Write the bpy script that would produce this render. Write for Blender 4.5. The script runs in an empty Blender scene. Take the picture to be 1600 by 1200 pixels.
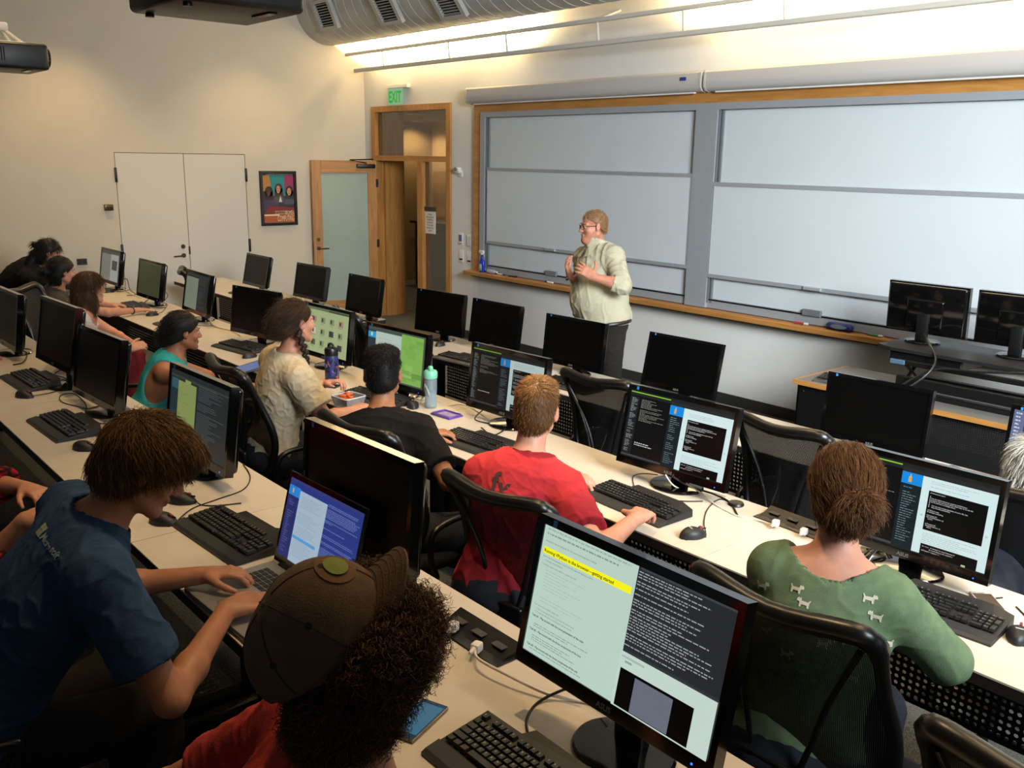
import bpy, bmesh, math, random
import numpy as np
from mathutils import Vector, Matrix, Euler

# ------------------------------------------------------------------ camera, world, light, exposure
SC = bpy.context.scene
COL = SC.collection
F_PX = 1428.23
CAMZ = 2.25
YAW, PITCH, ROLL = (math.radians(v) for v in (49.24162, 13.88896, 0.96313))
_f = np.array([-math.sin(YAW) * math.cos(PITCH), math.cos(YAW) * math.cos(PITCH), -math.sin(PITCH)])
_r = np.array([math.cos(YAW), math.sin(YAW), 0.0])
_u = np.cross(_r, _f)
_r, _u = _r * math.cos(ROLL) + _u * math.sin(ROLL), -_r * math.sin(ROLL) + _u * math.cos(ROLL)
cam_d = bpy.data.cameras.new('camera')
cam = bpy.data.objects.new('camera', cam_d)
COL.objects.link(cam)
cam_d.sensor_width = 36.0
cam_d.lens = 36.0 * F_PX / 1600.0
cam_d.clip_start = 0.05
cam_d.clip_end = 60
cam.matrix_world = Matrix(((_r[0], _u[0], -_f[0], 0), (_r[1], _u[1], -_f[1], 0), (_r[2], _u[2], -_f[2], CAMZ), (0, 0, 0, 1)))
SC.camera = cam

SC.view_settings.view_transform = 'Standard'
SC.view_settings.look = 'None'
SC.view_settings.gamma = 1.0
SC.view_settings.use_curve_mapping = False
SC.view_settings.exposure = -0.22
SC.cycles.use_denoising = True
SC.cycles.max_bounces = 7
SC.cycles.diffuse_bounces = 4
SC.cycles.transparent_max_bounces = 24
SC.cycles.sample_clamp_indirect = 4.0

w = bpy.data.worlds.new('world')
SC.world = w
w.use_nodes = True
w.node_tree.nodes['Background'].inputs[0].default_value = (0.80, 0.92, 1.0, 1)
w.node_tree.nodes['Background'].inputs[1].default_value = 0.085


def light(name, kind, loc, power, color, aim=None, **kw):
    d = bpy.data.lights.new(name, kind)
    d.energy = power
    d.color = color
    for k, v in kw.items():
        setattr(d, k, v)
    o = bpy.data.objects.new(name, d)
    COL.objects.link(o)
    o.location = loc
    if aim is not None:
        o.rotation_euler = (Vector(aim) - Vector(loc)).to_track_quat('-Z', 'Y').to_euler()
    return o


WARM = (1.0, 0.68, 0.34)
COOL = (0.87, 0.94, 1.0)
# daylight from the window side of the room, behind and to the right of the seats
light('window_daylight', 'AREA', (1.6, 2.6, 3.4), 350, COOL, (-5.2, 7.0, 0.9), shape='RECTANGLE', size=2.4, size_y=2.0, spread=math.radians(95))
# recessed downlights over the seating
for i, (x, y, p, a) in enumerate([(-10.5, 3.1, 170, 95), (-10.5, 5.3, 120, 95), (-8.3, 3.7, 190, 80), (-5.9, 3.6, 210, 80), (-3.4, 3.5, 200, 80), (-1.0, 3.4, 125, 80),
                                  (-8.6, 1.75, 85, 80), (-6.2, 1.75, 95, 80), (-4.2, 1.85, 150, 80), (-2.1, 1.85, 225, 80), (-0.5, 2.1, 80, 80)]):
    light('downlight', 'SPOT', (x, y, 4.3), p, WARM, (x, y - 0.10, 0), spot_size=math.radians(a), spot_blend=0.75, shadow_soft_size=0.05)


light('downlight', 'SPOT', (-3.05, 2.75, 4.3), 1500, WARM, (-2.54, 2.30, 1.4), spot_size=math.radians(13), spot_blend=0.8, shadow_soft_size=0.04)


# ------------------------------------------------------------------ maths helpers
def ray(px, py):
    return _r * ((px - 800) / F_PX) + _u * (-(py - 600) / F_PX) + _f


def at(px, py, X=None, Y=None, z=None):
    """World point seen at pixel (px, py) on the plane X=, Y= or z=."""
    d = ray(px, py)
    if Y is not None:
        t = Y / d[1]
    elif X is not None:
        t = X / d[0]
    else:
        t = (z - CAMZ) / d[2]
    return Vector((d[0] * t, d[1] * t, CAMZ + d[2] * t))


def lin(h):
    h = h.lstrip('#')
    v = [int(h[i:i + 2], 16) / 255 for i in (0, 2, 4)]
    return tuple(c / 12.92 if c <= 0.04045 else ((c + 0.055) / 1.055) ** 2.4 for c in v)


# ------------------------------------------------------------------ materials
MATS = {}


def mat(name, color, rough=0.6, metal=0.0, noise=0.0, scale=20.0, bump=0.0, bscale=None, emit=0.0, spec=0.5, trans=0.0, alpha=1.0, stretch=None, coat=0.0, color2=None, sheen=0.0):
    if name in MATS:
        return MATS[name]
    m = bpy.data.materials.new(name)
    m.use_nodes = True
    nt = m.node_tree
    b = nt.nodes['Principled BSDF']
    c = lin(color) if isinstance(color, str) else color
    b.inputs['Base Color'].default_value = (*c, 1)
    b.inputs['Roughness'].default_value = rough
    b.inputs['Metallic'].default_value = metal
    b.inputs['Specular IOR Level'].default_value = spec
    b.inputs['Transmission Weight'].default_value = trans
    b.inputs['Alpha'].default_value = alpha
    b.inputs['Coat Weight'].default_value = coat
    b.inputs['Sheen Weight'].default_value = sheen
    if emit:
        b.inputs['Emission Color'].default_value = (*c, 1)
        b.inputs['Emission Strength'].default_value = emit * 1.6
        b.inputs['Base Color'].default_value = (*[v * 0.06 for v in c], 1)
    if noise or bump:
        tc = nt.nodes.new('ShaderNodeTexCoord')
        mp = nt.nodes.new('ShaderNodeMapping')
        if stretch:
            mp.inputs['Scale'].default_value = stretch
        nt.links.new(tc.outputs['Object'], mp.inputs['Vector'])
    if noise:
        n = nt.nodes.new('ShaderNodeTexNoise')
        n.inputs['Scale'].default_value = scale
        n.inputs['Detail'].default_value = 4
        nt.links.new(mp.outputs[0], n.inputs['Vector'])
        r = nt.nodes.new('ShaderNodeValToRGB')
        c2 = lin(color2) if color2 else tuple(min(1, v * (1 + noise)) for v in c)
        r.color_ramp.elements[0].position = 0.35
        r.color_ramp.elements[1].position = 0.65
        r.color_ramp.elements[0].color = (*[v * (1 - noise) for v in c], 1)
        r.color_ramp.elements[1].color = (*c2, 1)
        nt.links.new(n.outputs['Fac'], r.inputs['Fac'])
        nt.links.new(r.outputs['Color'], b.inputs['Base Color'])
    if bump:
        n2 = nt.nodes.new('ShaderNodeTexNoise')
        n2.inputs['Scale'].default_value = bscale or scale
        n2.inputs['Detail'].default_value = 3
        nt.links.new(mp.outputs[0], n2.inputs['Vector'])
        bp = nt.nodes.new('ShaderNodeBump')
        bp.inputs['Strength'].default_value = bump
        bp.inputs['Distance'].default_value = 0.01
        nt.links.new(n2.outputs['Fac'], bp.inputs['Height'])
        nt.links.new(bp.outputs['Normal'], b.inputs['Normal'])
    MATS[name] = m
    return m


def glow(color, s=1.0):
    return mat('glow_%s_%d' % (color.lstrip('#'), int(s * 100)), color, rough=0.3, emit=s, spec=0.25) if s else mat('dark_' + color, color)


def holes_mat(name, color, pitch, rad, axes=(0, 2), rough=0.6):
    """Sheet with a grid of round see-through holes."""
    m = mat(name, color, rough)
    nt = m.node_tree
    N, L = nt.nodes.new, nt.links.new
    b = nt.nodes['Principled BSDF']
    tc = N('ShaderNodeTexCoord')
    sp = N('ShaderNodeSeparateXYZ')
    L(tc.outputs['Object'], sp.inputs[0])
    sq = []
    for a in axes:
        d = N('ShaderNodeMath'); d.operation = 'DIVIDE'; d.inputs[1].default_value = pitch
        L(sp.outputs[a], d.inputs[0])
        f = N('ShaderNodeMath'); f.operation = 'FLOORED_MODULO'; f.inputs[1].default_value = 1.0
        L(d.outputs[0], f.inputs[0])
        s = N('ShaderNodeMath'); s.operation = 'SUBTRACT'; s.inputs[1].default_value = 0.5
        L(f.outputs[0], s.inputs[0])
        p = N('ShaderNodeMath'); p.operation = 'POWER'; p.inputs[1].default_value = 2
        L(s.outputs[0], p.inputs[0])
        sq.append(p)
    ad = N('ShaderNodeMath'); ad.operation = 'ADD'
    L(sq[0].outputs[0], ad.inputs[0]); L(sq[1].outputs[0], ad.inputs[1])
    g = N('ShaderNodeMath'); g.operation = 'GREATER_THAN'; g.inputs[1].default_value = (rad / pitch) ** 2
    L(ad.outputs[0], g.inputs[0])
    L(g.outputs[0], b.inputs['Alpha'])
    return m


def wood_mat(name, c1, c2, stretch, rough=0.45):
    m = mat(name, c1, rough)
    nt = m.node_tree
    N, L = nt.nodes.new, nt.links.new
    b = nt.nodes['Principled BSDF']
    tc = N('ShaderNodeTexCoord'); mp = N('ShaderNodeMapping')
    mp.inputs['Scale'].default_value = stretch
    L(tc.outputs['Object'], mp.inputs[0])
    n = N('ShaderNodeTexNoise'); n.inputs['Scale'].default_value = 3; n.inputs['Detail'].default_value = 6; n.inputs['Distortion'].default_value = 0.8
    L(mp.outputs[0], n.inputs['Vector'])
    r = N('ShaderNodeValToRGB')
    r.color_ramp.elements[0].position = 0.3; r.color_ramp.elements[1].position = 0.7
    r.color_ramp.elements[0].color = (*lin(c2), 1); r.color_ramp.elements[1].color = (*lin(c1), 1)
    L(n.outputs['Fac'], r.inputs[0]); L(r.outputs[0], b.inputs['Base Color'])
    return m


M_WALL = mat('wall_paint_warmlit', '#d4c8b3', 0.85, noise=0.02, scale=3, bump=0.02, bscale=120)  # same paint as the front wall, warm light put into its colour
M_WALLF = mat('wall_paint_front', '#d6d3ce', 0.85, noise=0.02, scale=3, bump=0.02, bscale=120)
M_CEIL = mat('ceiling_paint', '#e6e0d4', 0.9)
M_CARPET = mat('carpet', '#4a4a44', 0.95, noise=0.55, scale=170, bump=0.4, bscale=260, color2='#6a6a62')
M_BASE = mat('rubber_base', '#2c2a27', 0.6)
M_OAK = wood_mat('oak', '#b98344', '#9a6830', (6, 6, 0.7))
M_OAKH = wood_mat('oak_horizontal', '#b98344', '#9a6830', (0.7, 6, 6))
M_WHITEDOOR = mat('white_door', '#d8d0c1', 0.7)
M_GAP = mat('shadow_gap', '#15130f', 0.9)
M_BRONZE = mat('bronze', '#57442c', 0.35, 0.8)
M_BLACKMETAL = mat('black_metal', '#141413', 0.4, 0.3)
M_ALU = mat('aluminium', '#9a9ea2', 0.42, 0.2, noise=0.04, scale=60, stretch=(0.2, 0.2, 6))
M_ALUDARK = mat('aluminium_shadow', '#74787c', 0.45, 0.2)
M_WBOARD = mat('whiteboard_enamel', '#c3c9cb', 0.28, noise=0.012, scale=2)
M_GLASS = mat('clear_glass', '#ffffff', 0.02, trans=1.0)
M_SCREENCASE = mat('screen_case', '#b9b4ae', 0.5)
M_BLACK = mat('black_plastic', '#0c0c0c', 0.38, noise=0.1, scale=40)
M_GLOSS = mat('gloss_black', '#070707', 0.12, coat=0.3)
M_SCROFF = mat('screen_off', '#050505', 0.30, spec=0.18)
M_KEYB = mat('keyboard_plastic', '#191a1b', 0.5, noise=0.08, scale=60)
M_KEY = mat('key_plastic', '#1a1a1a', 0.45)
M_WHITE = mat('white_plastic', '#dcd9d2', 0.45)
M_LAM = mat('desk_laminate', '#cbc0af', 0.42, noise=0.03, scale=14)
M_EDGE = mat('desk_edge', '#1b1714', 0.6)
M_PERF = holes_mat('perforated_steel', '#0d0d0d', 0.026, 0.0075)
M_PERF_FINE = holes_mat('perforated_fine', '#0d0d0d', 0.014, 0.003)
M_STEEL = mat('desk_steel', '#111111', 0.45, 0.4)
M_MESH = holes_mat('chair_mesh', '#0a0a0b', 0.0045, 0.00062, (0, 2), 0.8)
M_CHFRAME = mat('chair_plastic', '#0b0b0c', 0.33)
M_FABRIC = mat('chair_fabric', '#0a0a0a', 0.9, bump=0.2, bscale=300)
M_CHROME = mat('chrome', '#8a8a8a', 0.2, 1.0)
M_GALV = mat('galvanised_duct', '#b8b7b2', 0.5, 0.12, noise=0.05, scale=5)
M_RAILWHITE = mat('fixture_white', '#c9c5bb', 0.5)
M_CABLE = mat('cable_black', '#101010', 0.5)
M_CABLEW = mat('cable_white', '#d8d2c4', 0.5)
M_BLUELED = glow('#3060ff', 2.0)
M_STICKER = mat('blue_sticker', '#2d7fb8', 0.4)


# ------------------------------------------------------------------ mesh builder
class MB:
    def __init__(s):
        s.v, s.f, s.m = [], [], []

    def add(s, vs, fs, mi=0, T=None):
        o = len(s.v)
        if T is not None:
            vs = [T @ Vector(p) for p in vs]
        s.v += [tuple(p) for p in vs]
        s.f += [tuple(i + o for i in f) for f in fs]
        s.m += [mi] * len(fs)
        return s

    def box(s, c, d, T=None, mi=0, top=1.0):
        x, y, z = (k / 2 for k in d)
        vs = [(c[0] + a * x * (top if e > 0 else 1), c[1] + b * y * (top if e > 0 else 1), c[2] + e * z) for e in (-1, 1) for a, b in ((-1, -1), (1, -1), (1, 1), (-1, 1))]
        return s.add(vs, [(3, 2, 1, 0), (4, 5, 6, 7), (0, 1, 5, 4), (1, 2, 6, 5), (2, 3, 7, 6), (3, 0, 4, 7)], mi, T)

    def span(s, a, b, mi=0, T=None):
        return s.box([(p + q) / 2 for p, q in zip(a, b)], [abs(q - p) for p, q in zip(a, b)], T, mi)

    def rbox(s, c, d, r=0.01, seg=2, T=None, mi=0):
        bm = bmesh.new()
        bmesh.ops.create_cube(bm, size=1)
        for v in bm.verts:
            v.co = Vector((v.co.x * d[0], v.co.y * d[1], v.co.z * d[2]))
        bmesh.ops.bevel(bm, geom=list(bm.edges), offset=min(r, min(d) * 0.49), segments=seg, profile=0.5, affect='EDGES')
        bm.verts.index_update()
        vs = [v.co + Vector(c) for v in bm.verts]
        fs = [[v.index for v in f.verts] for f in bm.faces]
        bm.free()
        return s.add(vs, fs, mi, T)

    def tube(s, pts, r, n=8, closed=False, caps=True, mi=0, T=None, flat=None):
        P = [Vector(p) for p in pts]
        k = len(P)
        R = r if isinstance(r, (list, tuple)) else [r] * k
        tans = []
        for i in range(k):
            a = P[(i - 1) % k] if (closed or i > 0) else P[0]
            b = P[(i + 1) % k] if (closed or i < k - 1) else P[-1]
            t = b - a
            tans.append(t.normalized() if t.length > 1e-9 else Vector((0, 0, 1)))
        up = Vector((0, 0, 1)) if abs(tans[0].z) < 0.9 else Vector((1, 0, 0))
        nrm = tans[0].cross(up).normalized()
        vs, fs = [], []
        for i in range(k):
            if i:
                nrm = (nrm - tans[i] * nrm.dot(tans[i]))
                nrm = nrm.normalized() if nrm.length > 1e-6 else tans[i].orthogonal().normalized()
            bn = tans[i].cross(nrm)
            for j in range(n):
                a = 2 * math.pi * j / n
                vs.append(P[i] + (nrm * math.cos(a) + bn * math.sin(a) * (flat or 1)) * R[i])
        for i in range(k if closed else k - 1):
            for j in range(n):
                i2 = (i + 1) % k
                fs.append((i * n + j, i * n + (j + 1) % n, i2 * n + (j + 1) % n, i2 * n + j))
        if caps and not closed:
            fs.append(tuple(reversed(range(n))))
            fs.append(tuple((k - 1) * n + j for j in range(n)))
        return s.add(vs, fs, mi, T)

    def lathe(s, prof, n=24, c=(0, 0, 0), T=None, mi=0, sx=1, sy=1):
        vs, fs = [], []
        for r, z in prof:
            for j in range(n):
                a = 2 * math.pi * j / n
                vs.append((c[0] + r * math.cos(a) * sx, c[1] + r * math.sin(a) * sy, c[2] + z))
        k = len(prof)
        for i in range(k - 1):
            for j in range(n):
                fs.append((i * n + j, i * n + (j + 1) % n, (i + 1) * n + (j + 1) % n, (i + 1) * n + j))
        if prof[0][0] > 1e-6:
            fs.append(tuple(reversed(range(n))))
        if prof[-1][0] > 1e-6:
            fs.append(tuple((k - 1) * n + j for j in range(n)))
        return s.add(vs, fs, mi, T)

    def prism(s, pts, h, T=None, mi=0, z0=0.0):
        n = len(pts)
        vs = [(x, y, z0) for x, y in pts] + [(x, y, z0 + h) for x, y in pts]
        fs = [tuple(reversed(range(n))), tuple(range(n, 2 * n))] + [(i, (i + 1) % n, n + (i + 1) % n, n + i) for i in range(n)]
        return s.add(vs, fs, mi, T)

    def quad(s, a, b, c, d, mi=0, T=None):
        return s.add([a, b, c, d], [(0, 1, 2, 3)], mi, T)

    def mesh(s, name, mats, smooth=None):
        me = bpy.data.meshes.new(name)
        me.from_pydata(s.v, [], s.f)
        for m in (mats if isinstance(mats, (list, tuple)) else [mats]):
            me.materials.append(m)
        if any(s.m):
            me.polygons.foreach_set('material_index', s.m)
        if smooth:
            me.polygons.foreach_set('use_smooth', [True] * len(me.polygons))
            me.set_sharp_from_angle(angle=math.radians(smooth))
        me.update()
        return me

    def build(s, name, mats, parent=None, smooth=None, loc=None, rot=None):
        return obj(name, s.mesh(name, mats, smooth), parent, loc, rot)


def obj(name, me, parent=None, loc=None, rot=None):
    o = bpy.data.objects.new(name, me)
    COL.objects.link(o)
    if parent:
        o.parent = parent
    if loc is not None:
        o.location = loc
    if rot is not None:
        o.rotation_euler = rot
    return o


def tag(o, label=None, cat=None, group=None, kind=None):
    for k, v in (('label', label), ('category', cat), ('group', group), ('kind', kind)):
        if v:
            o[k] = v
    return o


def thing(name, label, cat, loc=(0, 0, 0), rz=0.0, group=None):
    o = bpy.data.objects.new(name, None)
    o.empty_display_size = 0.1
    COL.objects.link(o)
    o.location = loc
    o.rotation_euler = (0, 0, rz)
    return tag(o, label, cat, group)


def struct(o):
    o['kind'] = 'structure'
    return o


def dup(root, loc, rz, label, group=None):
    r = root.copy()
    COL.objects.link(r)
    r.location = loc
    r.rotation_euler = (0, 0, rz)
    r['label'] = label
    if group:
        r['group'] = group
    for ch in list(root.children):
        c = ch.copy()
        COL.objects.link(c)
        c.parent = r
        for g in list(ch.children):
            d = g.copy()
            COL.objects.link(d)
            d.parent = c
    return r


_TXT = {}


def text_mesh(s, size, bold=0.0, align='LEFT'):
    key = (s, size, bold, align)
    if key in _TXT:
        return _TXT[key]
    cu = bpy.data.curves.new('lettering', 'FONT')
    cu.body = s
    cu.size = size
    cu.offset = bold * size
    cu.align_x = align
    cu.resolution_u = 2
    t = bpy.data.objects.new('lettering', cu)
    COL.objects.link(t)
    dg = bpy.context.evaluated_depsgraph_get()
    me = bpy.data.meshes.new_from_object(t.evaluated_get(dg))
    bpy.data.objects.remove(t)
    vs = [tuple(v.co) for v in me.vertices]
    fs = [tuple(p.vertices) for p in me.polygons]
    bpy.data.meshes.remove(me)
    _TXT[key] = (vs, fs)
    return _TXT[key]


def bez(pts, n=10):
    """Smooth Catmull-Rom path through pts."""
    P = [Vector(p) for p in pts]
    out = []
    for i in range(len(P) - 1):
        p0, p1, p2, p3 = P[max(i - 1, 0)], P[i], P[i + 1], P[min(i + 2, len(P) - 1)]
        for k in range(n):
            t = k / n
            out.append(0.5 * ((2 * p1) + (p2 - p0) * t + (2 * p0 - 5 * p1 + 4 * p2 - p3) * t * t + (3 * p1 - p0 - 3 * p2 + p3) * t ** 3))
    out.append(P[-1])
    return out


RX90 = Matrix.Rotation(math.radians(90), 4, 'X')
# ------------------------------------------------------------------ room shell
YW = 7.07          # front wall plane
XW = -11.45        # left wall plane
ZC = 4.4
ROW = {1: (4.05, 4.66, 0.75, 0.0), 2: (2.505, 3.11, 0.87, 0.12), 3: (0.886, 1.518, 0.99, 0.24)}   # front edge, back edge, desk z, floor z


def rnd(seed):
    return random.Random(seed)


fl = MB().span((XW, 3.30, -0.2), (3.2, 9.9, 0.0)).build('floor', M_CARPET); struct(fl)
for y0, y1, z in ((1.62, 3.30, 0.12), (-0.10, 1.62, 0.24), (-3.2, -0.10, 0.36)):
    struct(MB().span((XW, y0, -0.2), (3.2, y1, z)).build('floor', M_CARPET))
struct(MB().span((XW - 0.2, -3.2, ZC), (3.2, YW + 0.3, ZC + 0.1)).build('ceiling', M_CEIL))

# left wall with the opening of the double closet door
c_tl = at(177.5, 237, X=XW); c_tr = at(382.5, 241.9, X=XW); c_m = at(286, 240, X=XW)
cy0, cy1, cym, ctop = c_tl.y, c_tr.y, c_m.y, (c_tl.z + c_tr.z) / 2
wl = MB()
wl.span((XW - 0.2, -3.2, 0), (XW, cy0, ZC)).span((XW - 0.2, cy1, 0), (XW, YW + 0.4, ZC)).span((XW - 0.2, cy0, ctop), (XW, cy1, ZC))
struct(wl.build('wall_left', M_WALL))
struct(MB().span((XW - 0.19, cy0 - 0.02, 0), (XW - 0.06, cy1 + 0.02, ctop + 0.02)).build('door_gap_shade', M_GAP))  # dark sheet behind the doors, shade of their gaps put into its colour
g = 0.007
for i, (a, b, hy) in enumerate(((cy0 + g, cym - g / 2, cy0), (cym + g / 2, cy1 - g, cy1))):
    d = struct(MB().rbox((XW - 0.025, (a + b) / 2, ctop / 2), (0.05, b - a, ctop - 2 * g), 0.003, 1).build('door_%d' % (i + 2), M_WHITEDOOR))
    for hz in (1.98, 1.08, 0.25):
        h = MB().rbox((XW + 0.008, hy, hz), (0.03, 0.026, 0.17), 0.006, 2)
        h.build('hinge', M_BLACKMETAL, d, 40)
    if i == 0:
        p = at(287, 399, X=XW)
        hd = MB().tube([(XW, p.y, p.z), (XW + 0.012, p.y, p.z)], 0.028, 16).tube(bez([(XW + 0.01, p.y, p.z), (XW + 0.05, p.y, p.z), (XW + 0.056, p.y - 0.03, p.z), (XW + 0.055, p.y - 0.14, p.z - 0.004)], 5), 0.009, 8)
        hd.build('lever_handle', M_BRONZE, d, 40)
        p = at(286, 385, X=XW)
        MB().tube([(XW, p.y, p.z), (XW + 0.014, p.y, p.z)], 0.026, 16).tube([(XW + 0.014, p.y, p.z), (XW + 0.02, p.y, p.z)], 0.012, 12).build('deadbolt', M_BRONZE, d, 40)
        p = at(296, 391, X=XW)
        MB().rbox((XW + 0.003, cym, p.z), (0.008, 0.022, 0.10), 0.003, 1).build('strike_plate', M_BRONZE, d)
struct(MB().span((XW - 0.01, -3.2, 0), (XW + 0.012, cy0 - 0.01, 0.5)).span((XW - 0.01, cy1 + 0.01, 0), (XW + 0.012, YW, 0.1)).build('baseboard_left', M_BASE))
bpy.data.objects['baseboard_left'].data  # keep

# small box by the closet door and outlet lower down
p = at(169, 324, X=XW)
kp = MB().rbox((XW + 0.02, p.y, p.z), (0.04, 0.10, 0.07), 0.006, 2).build('key_switch', M_BRONZE, None, 40)
MB().tube([(XW + 0.04, p.y - 0.02, p.z), (XW + 0.046, p.y - 0.02, p.z)], 0.012, 12).tube([(XW + 0.04, p.y + 0.022, p.z), (XW + 0.046, p.y + 0.022, p.z)], 0.012, 12).build('key_cylinder', M_BLACKMETAL, kp, 40)
tag(kp, 'small bronze key switch plate on wall beside white closet doors', 'wall switch')
p = at(128, 409, X=XW)
oo = MB().rbox((XW + 0.004, p.y, p.z), (0.008, 0.115, 0.075), 0.003, 1).build('wall_outlet', M_CHROME)
MB().span((XW + 0.007, p.y - 0.04, p.z - 0.022), (XW + 0.010, p.y - 0.008, p.z + 0.022)).span((XW + 0.007, p.y + 0.008, p.z - 0.022), (XW + 0.010, p.y + 0.04, p.z + 0.022)).build('socket', M_BLACK, oo)
tag(oo, 'steel outlet plate low on beige wall behind the dark-haired women', 'outlet')

# front wall with the entrance opening
dx0, dx1, dz = -11.245, -9.427, 2.90
wf = MB().span((XW, YW, 0), (dx0, YW + 0.40, ZC)).span((dx1, YW, 0), (3.2, YW + 0.40, ZC)).span((dx0, YW, dz), (dx1, YW + 0.40, ZC))
struct(wf.build('wall_front', M_WALLF))
struct(MB().span((dx1 + 0.005, YW - 0.012, 0), (3.2, YW, 0.102)).build('baseboard_front', M_BASE))

# oak entrance frame
fr = MB()
F0, F1 = YW - 0.03, YW + 0.10
fr.span((dx0, F0, 0), (dx0 + 0.095, F1, dz)).span((dx1 - 0.085, F0, 0), (dx1, F1, dz))
fr.span((dx0 + 0.095, F0, dz - 0.075), (dx1 - 0.085, F1, dz))
frame = struct(fr.build('door_1', M_OAK))
tz0, tz1 = 2.185, 2.255
MB().span((dx0 + 0.095, F0 + 0.005, tz0), (dx1 - 0.085, F1, tz1)).build('transom_bar', M_OAKH, frame)
mx0, mx1 = at(654, 300, Y=YW).x, at(662, 300, Y=YW).x
MB().span((mx0, F0 + 0.005, 0), (mx1, F1, tz0)).build('mullion', M_OAK, frame)
MB().span((mx1, F0 + 0.005, 0), (dx1 - 0.085, F1, 0.12)).build('sill_rail', M_OAKH, frame)
MB().span((dx0 + 0.095, YW + 0.10, 0), (dx0 + 0.135, YW + 0.42, 2.86)).build('jamb_lining', M_OAK, frame)
win1 = struct(MB().span((dx0 + 0.095, YW + 0.03, tz1), (dx1 - 0.085, YW + 0.038, dz - 0.075)).build('window_1', M_GLASS))
win2 = struct(MB().span((mx1, YW + 0.03, 0.12), (dx1 - 0.085, YW + 0.038, tz0)).build('window_2', M_GLASS))

# open door leaf swung back against the left wall
hx, hy = dx0 + 0.11, YW - 0.03
leaf = thing('entrance_door', 'open oak door with tall frosted glass pane standing by the framed poster', 'door', (hx, hy, 0))
tip = Vector((-11.36, 6.155))
ang = math.atan2(tip.y - hy, tip.x - hx)
leaf.rotation_euler = (0, 0, ang)
LW = math.hypot(tip.x - hx, tip.y - hy)
lh = 2.17
st = 0.13
b = MB()
b.rbox((st / 2, 0, lh / 2 + 0.01), (st, 0.045, lh), 0.003, 1).rbox((LW - st / 2, 0, lh / 2 + 0.01), (st, 0.045, lh), 0.003, 1)
b.build('stile', M_OAK, leaf)
MB().rbox((LW / 2, 0, lh - 0.075), (LW - 2 * st, 0.044, 0.17), 0.003, 1).rbox((LW / 2, 0, 0.14), (LW - 2 * st, 0.044, 0.26), 0.003, 1).build('rail', M_OAKH, leaf)
M_FROST = mat('frosted_glass', '#97a597', 0.35, noise=0.05, scale=1.5)
MB().span((st, -0.006, 0.27), (LW - st, 0.006, lh - 0.16)).build('frosted_pane', M_FROST, leaf)
for s in (1, -1):
    h = MB().tube([(LW - 0.065, 0.02 * s, 1.0), (LW - 0.065, 0.034 * s, 1.0)], 0.027, 16)
    h.tube(bez([(LW - 0.065, 0.03 * s, 1.0), (LW - 0.065, 0.065 * s, 1.0), (LW - 0.09, 0.07 * s, 1.0), (LW - 0.20, 0.068 * s, 1.0)], 5), 0.009, 8)
    h.build('lever_handle', M_BRONZE, leaf, 40)
    MB().tube([(LW - 0.065, 0.02 * s, 1.12), (LW - 0.065, 0.034 * s, 1.12)], 0.024, 16).build('deadbolt', M_BRONZE, leaf, 40)
MB().rbox((LW, 0, 1.0), (0.004, 0.026, 0.2), 0.001, 1).build('latch_plate', M_BRONZE, leaf)
for z in (0.3, 1.05, 1.88):
    MB().tube([(-0.012, 0.02, z - 0.055), (-0.012, 0.02, z + 0.055)], 0.011, 10).rbox((0.0, 0.018, z), (0.03, 0.012, 0.11), 0.002, 1).build('hinge', M_BLACKMETAL, leaf, 40)
MB().rbox((0.16, 0.05, lh - 0.06), (0.26, 0.05, 0.055), 0.008, 2).tube([(0.16, 0.06, lh - 0.02), (0.42, 0.16, lh + 0.02), (0.06, 0.05, lh + 0.03)], 0.009, 6).build('door_closer', M_BLACKMETAL, leaf, 40)

# corridor seen through the doorway
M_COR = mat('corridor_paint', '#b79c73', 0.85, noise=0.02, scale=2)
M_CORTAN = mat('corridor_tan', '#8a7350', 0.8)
M_DKWOOD = wood_mat('dark_wood', '#3a2415', '#22140b', (3, 3, 0.5), 0.4)
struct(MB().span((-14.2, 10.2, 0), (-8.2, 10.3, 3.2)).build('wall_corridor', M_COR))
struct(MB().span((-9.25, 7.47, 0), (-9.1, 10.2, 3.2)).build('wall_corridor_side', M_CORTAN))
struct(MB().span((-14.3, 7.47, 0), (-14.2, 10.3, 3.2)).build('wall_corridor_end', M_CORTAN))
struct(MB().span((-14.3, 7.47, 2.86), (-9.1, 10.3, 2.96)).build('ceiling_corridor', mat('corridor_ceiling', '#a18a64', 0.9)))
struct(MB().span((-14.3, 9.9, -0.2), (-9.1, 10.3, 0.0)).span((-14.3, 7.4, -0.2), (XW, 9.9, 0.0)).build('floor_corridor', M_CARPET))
ct = thing('reception_counter', 'dark brown wooden counter standing in corridor beyond open doorway', 'counter', (-12.6, 9.4, 0))
MB().rbox((0, 0.3, 0.55), (2.2, 0.5, 1.1), 0.01, 1).build('counter_front', M_DKWOOD, ct)
MB().rbox((0, 0.28, 1.12), (2.3, 0.62, 0.045), 0.008, 2).build('counter_top', M_DKWOOD, ct)
MB().rbox((0, 0.04, 0.6), (2.0, 0.03, 0.7), 0.004, 1).build('front_panel', M_DKWOOD, ct)
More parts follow.
